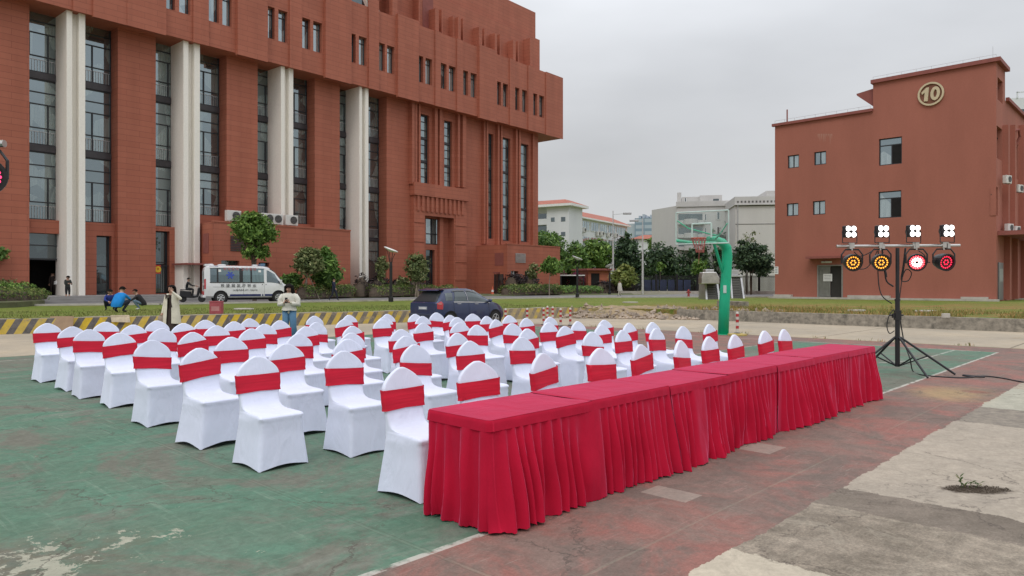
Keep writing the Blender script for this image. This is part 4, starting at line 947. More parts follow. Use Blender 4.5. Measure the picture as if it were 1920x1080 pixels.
# door: grey panelled leaf plus the open dark half
m = MB(); dx0, dx1 = door[0], door[1]; xm = dx0 + (dx1 - dx0) * .5; dz = door[3]
m.box(dx0 + .08, xm, .05, .1, GZ2, dz - .1)
for k in range(4): 
    z0 = GZ2 + .15 + k * (dz - GZ2 - .3) / 4; m.box(dx0 + .2, xm - .65, .02, .05, z0, z0 + .45); m.box(xm - .55, xm - .12, .02, .05, z0, z0 + .45)
dl = m.build('door', mat('grey_door', (.17, .17, .15), .5, .15, dirt=(.09, .09, .08)), rb_)
f = MB(); f.box(dx0 - .02, dx0 + .08, -.05, .12, GZ2, dz); f.box(dx1 - .08, dx1 + .02, -.05, .12, GZ2, dz); f.box(dx0 + .08, dx1 - .08, -.05, .12, dz - .1, dz); f.build('door_frame', mat('dull_door_frame', (.24, .23, .21), .6), dl)
m = MB(); m.box(xm, dx1 - .08, .15, .2, GZ2, dz - .1); m.build('open_doorway', mat('dark_doorway', (.03, .028, .024), .9), rb_)
m = MB(); m.box(dx0 + .45, dx0 + 1.15, .0, .02, GZ2 + 1.35, GZ2 + 1.95); nb = m.build('door_notice', M['whitep'], dl)
m = MB()
for k in range(4): m.box(dx0 + .53, dx0 + 1.07, -.004, .0, GZ2 + 1.44 + k * .12, GZ2 + 1.47 + k * .12)
m.build('notice_print', mat('grey_print', (.2, .2, .22), .8), nb)
m = MB(); m.box(X(1519), X(1584), -1.0, 0, dz + .5, dz + .68); m.build('canopy', M['redtrim'], rb_)
m = MB(); m.box(X(1541), X(1560), -.1, 0, dz + .15, dz + .3); m.box(X(1541) + .1, X(1560) - .5, -.45, -.1, dz + .2, dz + .25); m.build('door_lamp', M['whitem'], rb_)
m = MB(); m.box(X(1452) - .0, X(1459.5), -.03, 0, Z(1452, 514), Z(1452, 500)); pl = m.build('wall_plaque', M['whitep'], rb_)
m = MB()
for k in range(3): m.box(X(1453.5), X(1458), -.036, -.03, Z(1452, 511 - k * 4), Z(1452, 509.4 - k * 4))
m.build('plaque_print', MATS['grey_print'], pl)
m = MB()
for a, b_, yt in ((1452, 1484, 552), (1590, 1668, 553.5), (1802, 1852, 556.5)):
    m.box(X(a, -.3), X(b_, -.3), -.45, 0, GZ2 - .3, Z(a, yt, -.3))
m.box(xl - .3, .2, -.6, 0, GZ2 - .3, GZ2 + .06); m.build('base_plinth', M['concl'], rb_)
st = mat('lime_stain', (.40, .22, .17), .9)
m = MB(); rs = random.Random(3)
for k in range(9):
    px = 1534 + k * 3.2; l = rs.uniform(5, 24); x = X(px); zt_ = Z(px, 251); m.add([(x - .035, -.004, zt_), (x + .035, -.004, zt_), (x + .01, -.004, zt_ - l / 22.5)], [(0, 1, 2)])
m.build('lime_streak', st, rb_)
# side: canopy, pilasters, door, drain pipe
cz = RB.side(1870, 433)[1]; m = MB(); m.box(0, 1.9, .4, D_, cz - .3, cz); m.build('side_canopy', M['redtrim'], rb_)
m = Boxes()
for px in (1883, 1898, 1914): y = RB.sy(px); m.box(0, .35, y, y + .5, GZ2, cz - .3)
for px in (1880, 1893, 1910): y = RB.sy(px); m.box(0, .35, y, y + .55, cz, RB.side(px, 235)[1])
m.build('pilaster', M['red2'], rb_)
m = MB(); y = RB.sy(1870.5); y2 = RB.sy(1879); m.box(.0, .08, y, y2, GZ2, RB.side(1871, 492)[1])
ng = m.build('notice_board', mat('dark_board', (.10, .10, .10), .35, .2), rb_)
m = MB(); m.box(.08, .09, y + .2, y2 - .2, GZ2 + 1.3, GZ2 + 2.2); m.build('board_sheet', mat('grey_sheet', (.28, .29, .27), .6), ng)
y = RB.sy(1893.5); zt_ = RB.side(1893, 247)[1]; m = MB(); m.path([(.12, y, zt_), (.5, y + .3, zt_ + .15), (.5, y + .8, zt_ - .3), (.16, y + .7, zt_ - 1.2), (.16, y + .6, cz)], .09, 8); m.build('drain_pipe', M['redtrim'], rb_)
for px, py, lab in ((1888.5, 336, 'upper left air conditioner on the side wall of the number 10 building'), (1911, 353, 'white air conditioner at the right picture edge on the number 10 building'), (1892, 422, 'white outdoor unit standing on the red side canopy, nearer the corner'), (1905.5, 424, 'white outdoor unit standing on the red side canopy, further from the corner')):
    ly, lz = RB.side(px, py, .45); p = RB.o + RB.ax * .45 + RB.ay * ly
    if py > 400: lz = cz + .3
    c = dup(ac0, (p.x, p.y, lz - .35), RB.r + R(90) - R(18), lab, 'air conditioners on the side wall of the right building', (.78, .78, .85))

# ------------------------------------------------------------------ far buildings
def far_windows(bld, rects, y, glass, fr=None, depth=.25):
    for a, b_, c_, d_ in rects:
        g = MB(); g.quad((a, y, c_), (b_, y, c_), (b_, y, d_), (a, y, d_)); wo = g.build('window', glass, bld)
        f = MB(); w_ = .07; f.box(a, b_, y - .05, y, c_, c_ + w_); f.box(a, a + w_, y - .05, y, c_ + w_, d_); f.box(b_ - w_, b_, y - .05, y, c_ + w_, d_)
        n = max(1, round((b_ - a) / 1.1))
        for k in range(1, n): xx = a + (b_ - a) * k / n; f.box(xx - .035, xx + .035, y - .05, y, c_ + w_, d_)
        f.build('window_frame', fr or M['whitep'], wo)
tile = mat('red_roof_tile', (.36, .12, .08), .8, .2, 1.5); wwall = mat_render('white_wall', (.64, .65, .67), .04); gwall = mat_render('pale_grey_wall', (.54, .53, .51), .06)
Yw = 130; WB = Frame((1067 - HX) / FPX * Yw, Yw, R(59.5))
wb = thing('white_school_building', 'white building with red tiled roofs and a window wing, behind the trees', 'building', (WB.o.x, WB.o.y, 0), WB.r)
zt = WB.side(1067, 386)[1]; xb = WB.fx(1092)
side_y = WB.sy(1025); 
m = MB(); hsx = []
for a, b_, t_, bt in ((1033, 1040, 408, 416), (1052, 1060, 407, 415.5), (1033, 1040, 436, 443), (1052, 1060, 435, 443)): hsx.append((WB.sy(b_), WB.sy(a), WB.side(a, bt)[1], WB.side(a, t_)[1]))
L_ = 26
m.box(0, xb, 0, side_y, 0, zt); m.box(1.6, xb, side_y, L_, 0, zt); m.build('wall', wwall, wb)
m = MB()
for a, b_, c_, d_ in hsx: m.box(-.03, .0, a, b_, c_, d_)
m.build('window', M['glassd'], wb)
m = Boxes()
for k in range(3):
    zz_ = WB.side(1020, 412 + k * 36)[1]; m.box(.2, 1.7, side_y, L_, zz_ - .9, zz_ + .2)
m.build('balcony', wwall, wb)
m = MB(); m.box(1.55, 1.6, side_y + .5, L_, 6, zt - 1); m.build('window', M['glassd'], wb)
def hip(m, x0, x1, y0, y1, z0, z1, o=.9, ins=1.6):
    m.add([(x0 - o, y0 - o, z0), (x1 + o, y0 - o, z0), (x1 + o, y1 + o, z0), (x0 - o, y1 + o, z0), (x0 + ins, y0 + ins, z1), (x1 - ins, y0 + ins, z1), (x1 - ins, y1 - ins, z1), (x0 + ins, y1 - ins, z1)],
          [(0, 1, 5, 4), (1, 2, 6, 5), (2, 3, 7, 6), (3, 0, 4, 7), (4, 5, 6, 7), (3, 2, 1, 0)])
m = MB(); hip(m, 0, xb, 0, L_, zt + .45, WB.side(1067, 371)[1]); m.build('roof', tile, wb)
m = MB(); m.box(-.9, xb + .9, -.9, L_, zt, zt + .44); m.build('eave', M['whitep'], wb)
yw = 1.5; x0 = WB.fx(1091, yw); x1 = WB.fx(1176, yw); zw = WB.zz(1091, 410, yw)
m = MB(); m.box(xb, x1, yw, 14, 0, zw); m.build('wing_wall', wwall, wb)
m = MB(); zr = WB.zz(1091, 398, yw); m.add([(xb + .0, yw - .7, zw + .3), (x1 + .7, yw - .7, zw + .3), (x1 - 1, 5, zr + .9), (xb, 5, zr + .9)], [(0, 1, 2, 3)]); m.box(xb, x1 + .2, 1.6, 5, zw, zw + .25); m.build('wing_roof', tile, wb)
m = MB(); m.box(xb, x1 + .6, yw - .7, yw, zw, zw + .29); m.build('eave', M['whitep'], wb)
rects = []; za, zb_ = WB.zz(1091, 431, yw), WB.zz(1091, 414, yw)
for k in range(2):
    for a, b_ in ((1092, 1105), (1108, 1122), (1125, 1138), (1141, 1153), (1156, 1173)):
        rects.append((WB.fx(a, yw - .05), WB.fx(b_, yw - .05), za - k * (WB.zz(1091, 414, yw) - WB.zz(1091, 443, yw)), zb_ - k * (WB.zz(1091, 414, yw) - WB.zz(1091, 443, yw))))
far_windows(wb, rects, yw - .05, M['glassl'])
for px, py in ((1095, 433), (1122, 440), (1129, 440), (1142, 442), (1155, 443)):
    lx, lz = WB.front(px, py, yw - .4); p = WB.o + WB.ax * lx + WB.ay * (yw - .4)
    dup(ac0, (p.x, p.y, lz - .3), WB.r, 'white air conditioner hung under the windows of the far white wing', 'air conditioners under the windows of the white wing', (1.3,) * 3)
# apartment block
Ya = 110; AB = Frame((1270 - HX) / FPX * Ya, Ya, R(-12))
ab = thing('grey_apartment_block', 'pale grey apartment block with balconies and rooftop rooms behind the hoop', 'building', (AB.o.x, AB.o.y, 0), AB.r)
X = AB.fx; Z = AB.zz; zt = Z(1270, 382); xr = X(1376)
m = MB(); m.box(0, xr, 0, 14, 0, zt); 
m.prism([(0, 0), (0, 12), (X(1222, 6) + .8, 12), (X(1222, 6), 6.0)], 0, Z(1240, 390, 3)); m.build('wall', gwall, ab)
m = MB(); m.box(X(1279), X(1352, 2), 2, 10, zt, Z(1300, 369, 2)); m.box(X(1312, 1.5), X(1354, 1.5), 1.5, 9, zt, Z(1330, 366, 1.5)); m.box(X(1270.5), X(1278), 2, 4, zt, Z(1274, 361, 2)); m.box(-.2, xr + .1, -.2, 0, zt - .5, zt + .3); m.build('rooftop_room', gwall, ab)
m = MB()
for t_, bt in ((401, 416), (427, 440), (452, 464)): m.box(X(1272), X(1317), -.06, 0, Z(1290, bt), Z(1290, t_))
m.build('balcony_recess', M['glassd'], ab)
m = MB()
for t_, bt in ((415, 420), (441, 445), (464, 468)):
    m.box(X(1271), X(1320), -.7, 0, Z(1290, bt + 1), Z(1290, t_ - 1.5))
    m.lathe([(1.0, Z(1290, bt + 2)), (1.0, Z(1290, t_ - 3))], (X(1295), -.9, 0), 14)
m.build('balcony', gwall, ab)
far_windows(ab, [(X(a), X(b_), Z(a, bt), Z(a, t_)) for a, b_, t_, bt in ((1321, 1325, 402, 414), (1344, 1350, 398, 412), (1362, 1367, 400, 412), (1321, 1325, 428, 440), (1344, 1350, 426, 440))], -.03, M['glassd'])
far_windows(ab, [(X(1336, 1.45), X(1349, 1.45), Z(1336, 382, 1.45), Z(1336, 373, 1.45)), (X(1283, 1.95), X(1287, 1.95), Z(1283, 381, 1.95), Z(1283, 372, 1.95))], 1.42, M['glassd'])
# blank grey building next to the number 10 building
Yg = 100; GB = Frame((1379 - HX) / FPX * Yg, Yg, R(-8))
gb = thing('grey_blank_building', 'blank pale grey building with a dotted cornice, left of the number 10 building', 'building', (GB.o.x, GB.o.y, 0), GB.r)
X = GB.fx; Z = GB.zz; m = MB(); xr = 17; z0 = Z(1380, 385); m.box(0, xr, 0, 12, 0, z0); m.build('wall', mat_render('blank_wall', (.58, .565, .54), .06), gb)
m = MB(); m.box(-.15, xr, -.35, 12, z0, z0 + .12); m.box(-.1, xr, -.1, 12, z0 + .12, Z(1380, 369)); m.box(X(1437, 1), xr, 1, 8, Z(1380, 369), Z(1380, 357)); m.build('parapet', gwall, gb)
m = MB(); m.box(-.03, xr, -.06, 0, z0 - .12, z0)
for k in range(26): m.box(.2 + k * .5, .42 + k * .5, -.16, -.1, z0 + .35, z0 + .6)
m.box(0, xr, -.03, 0, Z(1380, 421), Z(1380, 420)); m.build('cornice_line', mat('cornice_dark_grey', (.12, .115, .11), .9), gb)  # thin dark grey bands and dots along the wall
m = MB(); m.tube((X(1383), -.12, 0), (X(1383), -.12, z0), .07); m.build('drain_pipe', M['alu'], gb)
# low house with a red hipped roof
Yh = 150; HB = Frame((1197 - HX) / FPX * Yh, Yh, R(8)); hb = thing('white_house', 'small white house with a red hipped roof below the blue tower', 'house', (HB.o.x, HB.o.y, 0), HB.r)
zt = HB.zz(1200, 448); m = MB(); m.box(0, 9, 0, 8, 0, zt); m.build('wall', wwall, hb); m = MB(); hip(m, 0, 9, 0, 8, zt, HB.zz(1200, 439), .6, 2.0); m.build('roof', tile, hb)
# blue glass tower
m_, t_, b_ = newmat('hazed_tower_glass'); v_ = t_.coord(); xx, yy, zz = t_.xyz(v_)
g1 = t_.math('FRACT', zz * (1 / 3.6)).lt(.45).max(t_.math('FRACT', (xx + yy) * (1 / 5.2)).lt(.12))
t_.put(b_.inputs['Base Color'], t_.mix(g1, (.36, .42, .48), (.19, .26, .33))); b_.inputs['Roughness'].default_value = .35  # glass stripes lightened, distance haze put into their colours
Yt = 420; TB = Frame((1190 - HX) / FPX * Yt, Yt, R(-20)); tb = thing('blue_tower', 'tall pale blue glass tower far behind the street lamp', 'building', (TB.o.x, TB.o.y, 0), TB.r)
zt = TB.zz(1200, 409); m = MB(); m.box(0, TB.fx(1222), 0, 20, 0, zt); m.build('curtain_wall', m_, tb); m = MB(); m.box(-9, 0, 1, 18, 0, zt - 3); m.build('plain_wing', mat('blue_grey_wall', (.36, .41, .46), .6), tb)
m = MB()
for k in range(5): m.box(2 + k * 2.2, 3.4 + k * 2.2, 2, 12, zt, zt + (1.6, 2.4, 1.2, 2.0, .9)[k])
m.build('roof_plant', mat('blue_grey_wall', (.36, .41, .46), .6), tb)
# white tower on the far right
Yx = 190; XB = Frame((1890 - HX) / FPX * Yx, Yx, R(-10)); xb_ = thing('white_tower_block', 'tall white apartment tower showing above the side parapet at the right edge', 'building', (XB.o.x, XB.o.y, 0), XB.r)
zt = XB.zz(1900, 184); m = MB(); m.box(0, 20, 0, 16, 0, zt); m.box(2, 20, -.3, 0, zt + 1.3, zt + 1.6); m.box(2, 2.3, -.3, 0, zt, zt + 1.6); m.box(9, 9.3, -.3, 0, zt, zt + 1.6); m.build('wall', wwall, xb_)
far_windows(xb_, [(XB.fx(1902), XB.fx(1906), zt - 5 - 5 * k, zt - 3 - 5 * k) for k in range(4)] + [(XB.fx(1914), XB.fx(1922), zt - 5.2 - 4 * k, zt - 3 - 4 * k) for k in range(5)], -.03, M['glassd'])
# red gatehouse and white carport beyond the annex
Yr = 92; QB = Frame((1103 - HX) / FPX * Yr, Yr, R(20)); qb = thing('red_gatehouse', 'low flat roofed red gatehouse half hidden by trees right of the annex', 'gatehouse', (QB.o.x, QB.o.y, 0), QB.r)
m = MB(); m.box(0, 3.2, 0, 4, .3, QB.zz(1120, 507)); m.build('wall', M['clad'], qb); m = MB(); m.box(-.4, 3.6, -.5, 4.3, QB.zz(1120, 507), QB.zz(1120, 503.5)); m.build('roof', M['redtrim'], qb); m = MB(); m.box(.4, 1.6, -.03, 0, .4, 3); m.build('door', M['void'], qb)
CPt = P(1050, 517, 88); cp = thing('carport', 'thin white canopy with dark opening right of the low annex', 'canopy', (CPt.x, CPt.y, 0), R(10))
m = MB(); m.box(0, 3.2, 0, 3, CPt.z, CPt.z + .12); m.build('roof', M['whitep'], cp); m = Boxes()
for x_ in (.1, 3.0): m.box(x_, x_ + .1, .1, .2, .3, CPt.z)
m.build('post', M['frame'], cp); m = MB(); m.box(.2, 3.0, 2.5, 2.6, .3, CPt.z); m.build('dark_opening_sheet', M['void'], cp)  # near-black sheet paints the dark opening under the canopy
# ------------------------------------------------------------------ trees and planting
def leaf_cloud(mb, blobs, n, size, rs, flat=.35):
    """blobs: (centre, radii, weight); small faces gathered in clumps on and inside each blob"""
    tw = sum(b[2] for b in blobs)
    for c, r, w_ in blobs:
        k = int(n * w_ / tw); nc = max(4, k // 26); cl = []
        for _ in range(nc):
            d = Vector((rs.gauss(0, 1), rs.gauss(0, 1), rs.gauss(0, 1))).normalized(); q = rs.random() ** .38
            if d.z < -.35: d.z *= .6
            cl.append((Vector(c) + Vector((d.x * r[0], d.y * r[1], d.z * r[2])) * q, (.18 + .16 * rs.random()) * (r[0] + r[2]) / 2, d))
        for _ in range(k):
            cc, cr, cd = cl[rs.randrange(nc)]
            p = cc + Vector((rs.gauss(0, 1), rs.gauss(0, 1), rs.gauss(0, .75))) * cr * .55
            nrm = (Vector((rs.gauss(0, 1), rs.gauss(0, 1), rs.gauss(0, 1))) * .7 + cd * .6 + Vector((0, 0, flat))).normalized()
            a = nrm.orthogonal().normalized(); a = Matrix.Rotation(rs.random() * 6.28, 3, nrm) @ a; b_ = nrm.cross(a); s_ = size * rs.uniform(.6, 1.35)
            mb.add([p - a * s_, p - b_ * s_ * .42, p + a * s_, p + b_ * s_ * .42], [(0, 1, 2, 3)])
def tree(name, label, px, base_y, Y, boxes, leafmat, n, size, trunk_r=.12, stems=1, bark='bark', cat='tree', group=None, seed=1, zb=ZT, props=False, depth=.9):
    """boxes: list of (px0, px1, py0, py1) crown lobes as seen, given real depth of the same order as their width"""
    rs = random.Random(seed); b0 = P(px, base_y, Y); root = thing(name, label, cat, (b0.x, b0.y, zb), 0, group)
    blobs = []
    for (x0, x1, y0, y1) in boxes:
        c = P((x0 + x1) / 2, (y0 + y1) / 2, Y); rx = (x1 - x0) / 2 / FPX * Y; rz = (y1 - y0) / 2 / FPX * Y
        blobs.append(((c.x - b0.x, rs.uniform(-.2, .2) * rx, c.z - zb), (rx * .98, rx * depth, rz * .98), rx * rx * rz))
    mb = MB(); leaf_cloud(mb, blobs, int(n * 1.45), size, rs); mb.build('crown', leafmat, root)
    t_ = MB(); zc = min(b_[0][2] - b_[1][2] * .5 for b_ in blobs)
    for s_ in range(stems):
        ox = rs.uniform(-.25, .25) * (stems > 1); top = Vector((blobs[0][0][0] * .4 + ox, rs.uniform(-.1, .1), max(zc, .5)))
        t_.path([(ox * .3, 0, -.05), (ox * .5 + rs.uniform(-.05, .05), 0, top.z * .5), top], [trunk_r, trunk_r * .8, trunk_r * .65], 7)
        for bl in blobs:
            for _ in range(3):
                e = Vector(bl[0]) + Vector((rs.uniform(-.7, .7) * bl[1][0], rs.uniform(-.7, .7) * bl[1][1], rs.uniform(-.2, .7) * bl[1][2]))
                mid = top.lerp(e, .45) + Vector((rs.uniform(-.1, .1), rs.uniform(-.1, .1), .1)) * bl[1][0]
                t_.path([top, mid, e], [trunk_r * .5, trunk_r * .3, trunk_r * .08], 5)
    t_.build('trunk', M[bark], root)
    if props:
        q = MB()
        for k in range(3): a = k * 2.1 + .4; q.tube((math.cos(a) * .9, math.sin(a) * .9, 0), (math.cos(a) * .08, math.sin(a) * .08, 1.9), .035, n=5)
        q.build('support_pole', M['barkp'], root)
    return root
gb_ = 'trees beyond the road'
tree('tree', 'rounded bright green tree standing behind the white van in front of the annex', 478, 560, 51, [(440, 512, 403, 470), (455, 500, 392, 430), (434, 480, 405, 450), (475, 518, 410, 455), (452, 505, 450, 492)], M['leaf_bright'], 5200, .15, .13, 3, seed=2)
tree('tree', 'dull green staked tree left of the dark leafy bush before the annex', 577, 556, 56, [(553, 605, 468, 522), (560, 600, 464, 500)], M['leaf_olive'], 2600, .16, .07, 2, 'barkp', seed=3, props=True)
tree('tree', 'full dark green leafy tree touching the ground right of the staked one', 610, 556, 58, [(585, 638, 478, 545), (590, 625, 463, 500), (600, 640, 495, 545)], M['leaf_mid'], 3600, .2, .12, 2, seed=4)
tree('shrub', 'low spreading green shrub just right of the van nose', 545, 560, 57, [(528, 566, 510, 545)], M['leaf_mid'], 900, .16, .05, 3, cat='shrub', seed=5)
tree('tree', 'slender sparse young tree behind the nearest park lamp', 716, 551, 64, [(704, 727, 478, 520), (708, 724, 510, 538)], M['leaf_olive'], 650, .15, .04, 1, 'barkp', seed=6)
tree('tree', 'bushy olive green tree beside the tall portal door', 783, 548, 66, [(763, 802, 475, 525), (766, 800, 500, 535)], M['leaf_olive'], 2400, .17, .06, 3, 'barkp', seed=7, props=True)
tree('shrub', 'small thin shrub left of the portal tree', 752, 549, 68, [(740, 768, 518, 540)], M['leaf_olive'], 350, .14, .03, 2, cat='shrub', seed=8)
tree('tree', 'small yellow green tree in front of the right annex wall', 1030, 549, 74, [(1013, 1055, 485, 520), (1020, 1050, 480, 505)], M['leaf_bright'], 1500, .19, .06, 1, 'barkp', seed=9)
tree('tree', 'thin see-through tree left of the small yellow green one', 1001, 549, 76, [(990, 1012, 492, 532)], M['leaf_olive'], 420, .15, .035, 1, 'barkp', seed=10)
B_ = [  # background trees
 ('wide green tree directly right of the tall red building', 1035, 112, [(985, 1060, 434, 500), (1030, 1078, 452, 530), (1035, 1090, 490, 545)], 'leaf_mid', 3200, .34, 31),
 ('green tree behind the second park lamp', 1075, 104, [(1050, 1105, 462, 540), (1060, 1100, 452, 500), (1045, 1100, 500, 548)], 'leaf_mid', 2600, .32, 32),
 ('bright green tree below the window wing of the white building', 1118, 106, [(1085, 1150, 452, 520), (1095, 1140, 446, 490), (1100, 1140, 500, 545)], 'leaf_bright', 3200, .32, 33),
 ('very dark round tree behind the tall pale street light', 1176, 108, [(1146, 1204, 446, 530), (1158, 1194, 438, 490), (1175, 1208, 470, 540), (1150, 1206, 500, 548)], 'leaf_dark', 3200, .34, 34),
 ('yellow green bushy tree right of the farthest park lamp', 1172, 84, [(1148, 1196, 500, 545), (1156, 1188, 496, 520)], 'leaf_yellow', 1500, .25, 35),
 ('dark domed tree left of the grey apartment block', 1240, 100, [(1206, 1272, 462, 535), (1218, 1262, 455, 500), (1200, 1275, 500, 548)], 'leaf_dark', 3600, .3, 36),
 ('bright topped tree rising above the dark domed one', 1240, 122, [(1214, 1262, 436, 480)], 'leaf_bright', 1300, .32, 37),
 ('dark tree behind the basketball net', 1300, 104, [(1264, 1336, 468, 540), (1290, 1330, 462, 500), (1262, 1340, 505, 548)], 'leaf_dark', 3000, .3, 38),
 ('tall dark tree just left of the green hoop post', 1345, 110, [(1322, 1380, 425, 520), (1338, 1376, 408, 460), (1320, 1376, 480, 540)], 'leaf_dark', 3200, .33, 39),
 ('large dark tree between the hoop post and the number 10 building', 1408, 80, [(1370, 1448, 455, 518), (1380, 1425, 446, 490), (1400, 1451, 478, 524)], 'leaf_dark', 4200, .22, 40),
 ('small light green tree before the dark trees behind the hoop', 1308, 92, [(1298, 1324, 484, 522)], 'leaf_bright', 600, .22, 41),
 ('slim young tree with a light crown left of the red hydrant', 1238, 86, [(1230, 1246, 490, 512)], 'leaf_bright', 260, .18, 42)]
for lab, px, Y, bx, lm, n, sz, sd_ in B_: tree('tree', lab, px, 555, Y, bx, M[lm], n, sz, .14 if Y > 90 else .09, 2 if n > 1500 else 1, group=gb_, seed=sd_)
tree('tree', 'tip of green foliage at the left picture edge beside the first pier', -22, 560, 46, [(-60, 8, 455, 495)], M['leaf_mid'], 800, .16, .08, 1, seed=12)
tree('bare_tree', 'leafless looking thin tree before the blank grey wall', 1400, 549, 81, [(1382, 1418, 428, 470)], M['leaf_olive'], 130, .14, .05, 3, 'bark', seed=13)
# hedges: clipped rounded rows
def hedge(name, label, pts, w_, h_, lm, n, size, cat='hedge', seed=1, zb=.54, lump=.12):
    rs = random.Random(seed); p0 = Vector(pts[0]); root = thing(name, label, cat, (p0.x, p0.y, zb)); mb = MB(); core = MB()
    L_ = [(Vector(pts[i + 1]) - Vector(pts[i])).length for i in range(len(pts) - 1)]; tot = sum(L_)
    def at(q):
        q *= tot
        for i, l in enumerate(L_):
            if q <= l or i == len(L_) - 1:
                d = (Vector(pts[i + 1]) - Vector(pts[i])).normalized(); return Vector(pts[i]) + d * min(q, l), Vector((-d.y, d.x))
            q -= l
    for _ in range(n):
        q = rs.random(); p, nn = at(q); hh = h_ * (1 + lump * mnoise.noise((p.x * .9, p.y * .9, seed)) * 2); u_ = rs.random()
        a = rs.random() * math.pi; x = math.cos(a) * w_ / 2; z = math.sin(a) ** .45 * hh if u_ < .92 else rs.random() * hh
        c = Vector((p.x - p0.x + nn.x * x, p.y - p0.y + nn.y * x, z)) + Vector((rs.gauss(0, 1), rs.gauss(0, 1), rs.gauss(0, 1))) * size * .6
        nr = (Vector((nn.x * math.cos(a), nn.y * math.cos(a), math.sin(a))) + Vector((rs.gauss(0, 1), rs.gauss(0, 1), rs.gauss(0, 1))) * .55).normalized(); aa = Matrix.Rotation(rs.random() * 6.28, 3, nr) @ nr.orthogonal().normalized(); bb = nr.cross(aa); s_ = size * rs.uniform(.6, 1.3)
        mb.add([c - aa * s_, c - bb * s_ * .5, c + aa * s_, c + bb * s_ * .5], [(0, 1, 2, 3)])
    rings = []
    for k in range(25):
        p, nn = at(k / 24); hh = h_ * .86 * (1 + lump * mnoise.noise((p.x * .9, p.y * .9, seed)) * 2); e = .35 if k in (0, 24) else 1
        rings.append([(p.x - p0.x + nn.x * math.cos(a) * w_ * .42 * e, p.y - p0.y + nn.y * math.cos(a) * w_ * .42 * e, math.sin(a) ** .5 * hh * e if a > 0 else -.02) for a in [math.pi * j / 8 for j in range(9)]])
    core.loft(rings, closed=False, cap0=True, cap1=True); core.build('branches', M['bark'], root, smooth=True); mb.build('foliage', lm, root); return root
def gp(*a, z=.54): return [tuple(G(x, y, z)[:2]) for x, y in a]
hedge('hedge', 'clipped yellow green hedge at the left edge beside the forecourt', gp((-160, 569), (30, 563.5), (74, 561), z=.7), 1.3, .62, M['leaf_hedge'], 3400, .07, seed=1, zb=.7)
hedge('hedge', 'taller bright green hedge just behind the yellow green one at the left edge', gp((-160, 566), (20, 561.5), (55, 560.5), z=.7), 1.3, .95, M['leaf_bright'], 2200, .09, seed=2, zb=.7)
hedge('shrub_row', 'round olive shrubs rising behind the left edge hedges', gp((-160, 562.5), (0, 559.5), (24, 559), z=.7), 1.5, 1.3, M['leaf_olive'], 1500, .1, 'shrub', seed=3, zb=.7)
hedge('hedge', 'clipped green hedge in front of the first annex right of the van', gp((562, 559), (656, 556)), 1.3, .95, M['leaf_hedge'], 2600, .09, seed=4)
hedge('hedge', 'clipped yellow green hedge behind the nearest park lamp', gp((695, 556), (775, 554), (850, 553)), 1.4, .95, M['leaf_hedge'], 2400, .09, seed=5)
hedge('shrub_row', 'dark purple leaved shrubs behind the hedge at the white column foot', gp((676, 554.2), (720, 553.4), (800, 552.1)), 1.2, 1.45, M['leaf_purple'], 1700, .12, 'shrub', seed=6, lump=.3)
hedge('shrub', 'loose dark purple shrub against the foot of the white column', gp((672, 556), (694, 555)), 1.1, 1.4, M['leaf_purple'], 330, .11, 'shrub', seed=7, lump=.3)
hedge('hedge', 'bright clipped hedge in front of the right annex', gp((944, 552.8), (1045, 551.2)), 1.6, .95, M['leaf_hedge'], 2400, .11, seed=8)
hedge('hedge', 'long darker hedge continuing right of the bright annex hedge', gp((1048, 551), (1122, 550.3)), 1.6, .8, M['leaf_mid'], 1500, .12, seed=9)
hedge('shrub', 'dark rounded shrub under the first annex window', gp((957, 551.5), (976, 551.2)), 2.2, 2.1, M['leaf_purple'], 700, .13, 'shrub', seed=10)
hedge('shrub', 'dark rounded shrub under the second annex window', gp((991, 550.9), (1003, 550.8)), 2.2, 1.9, M['leaf_purple'], 500, .13, 'shrub', seed=11)
hedge('flowering_hedge', 'pink and dark red flowering bushes right of the annex', gp((1052, 548.3), (1112, 547.6)), 2.2, 2.0, M['leaf_pink'], 1900, .15, 'shrub', seed=12, lump=.3)
hedge('shrub_row', 'dark red leaved shrubs near the farthest park lamp', gp((1124, 549.8), (1186, 549.2)), 1.8, 1.5, M['leaf_purple'], 1300, .13, 'shrub', seed=13, lump=.3)
hedge('flowering_hedge', 'tangled pinkish shrubs seen through the black fence', gp((1255, 546), (1450, 546.2)), 1.5, 1.9, M['leaf_pink'], 900, .14, 'shrub', seed=14, lump=.4)
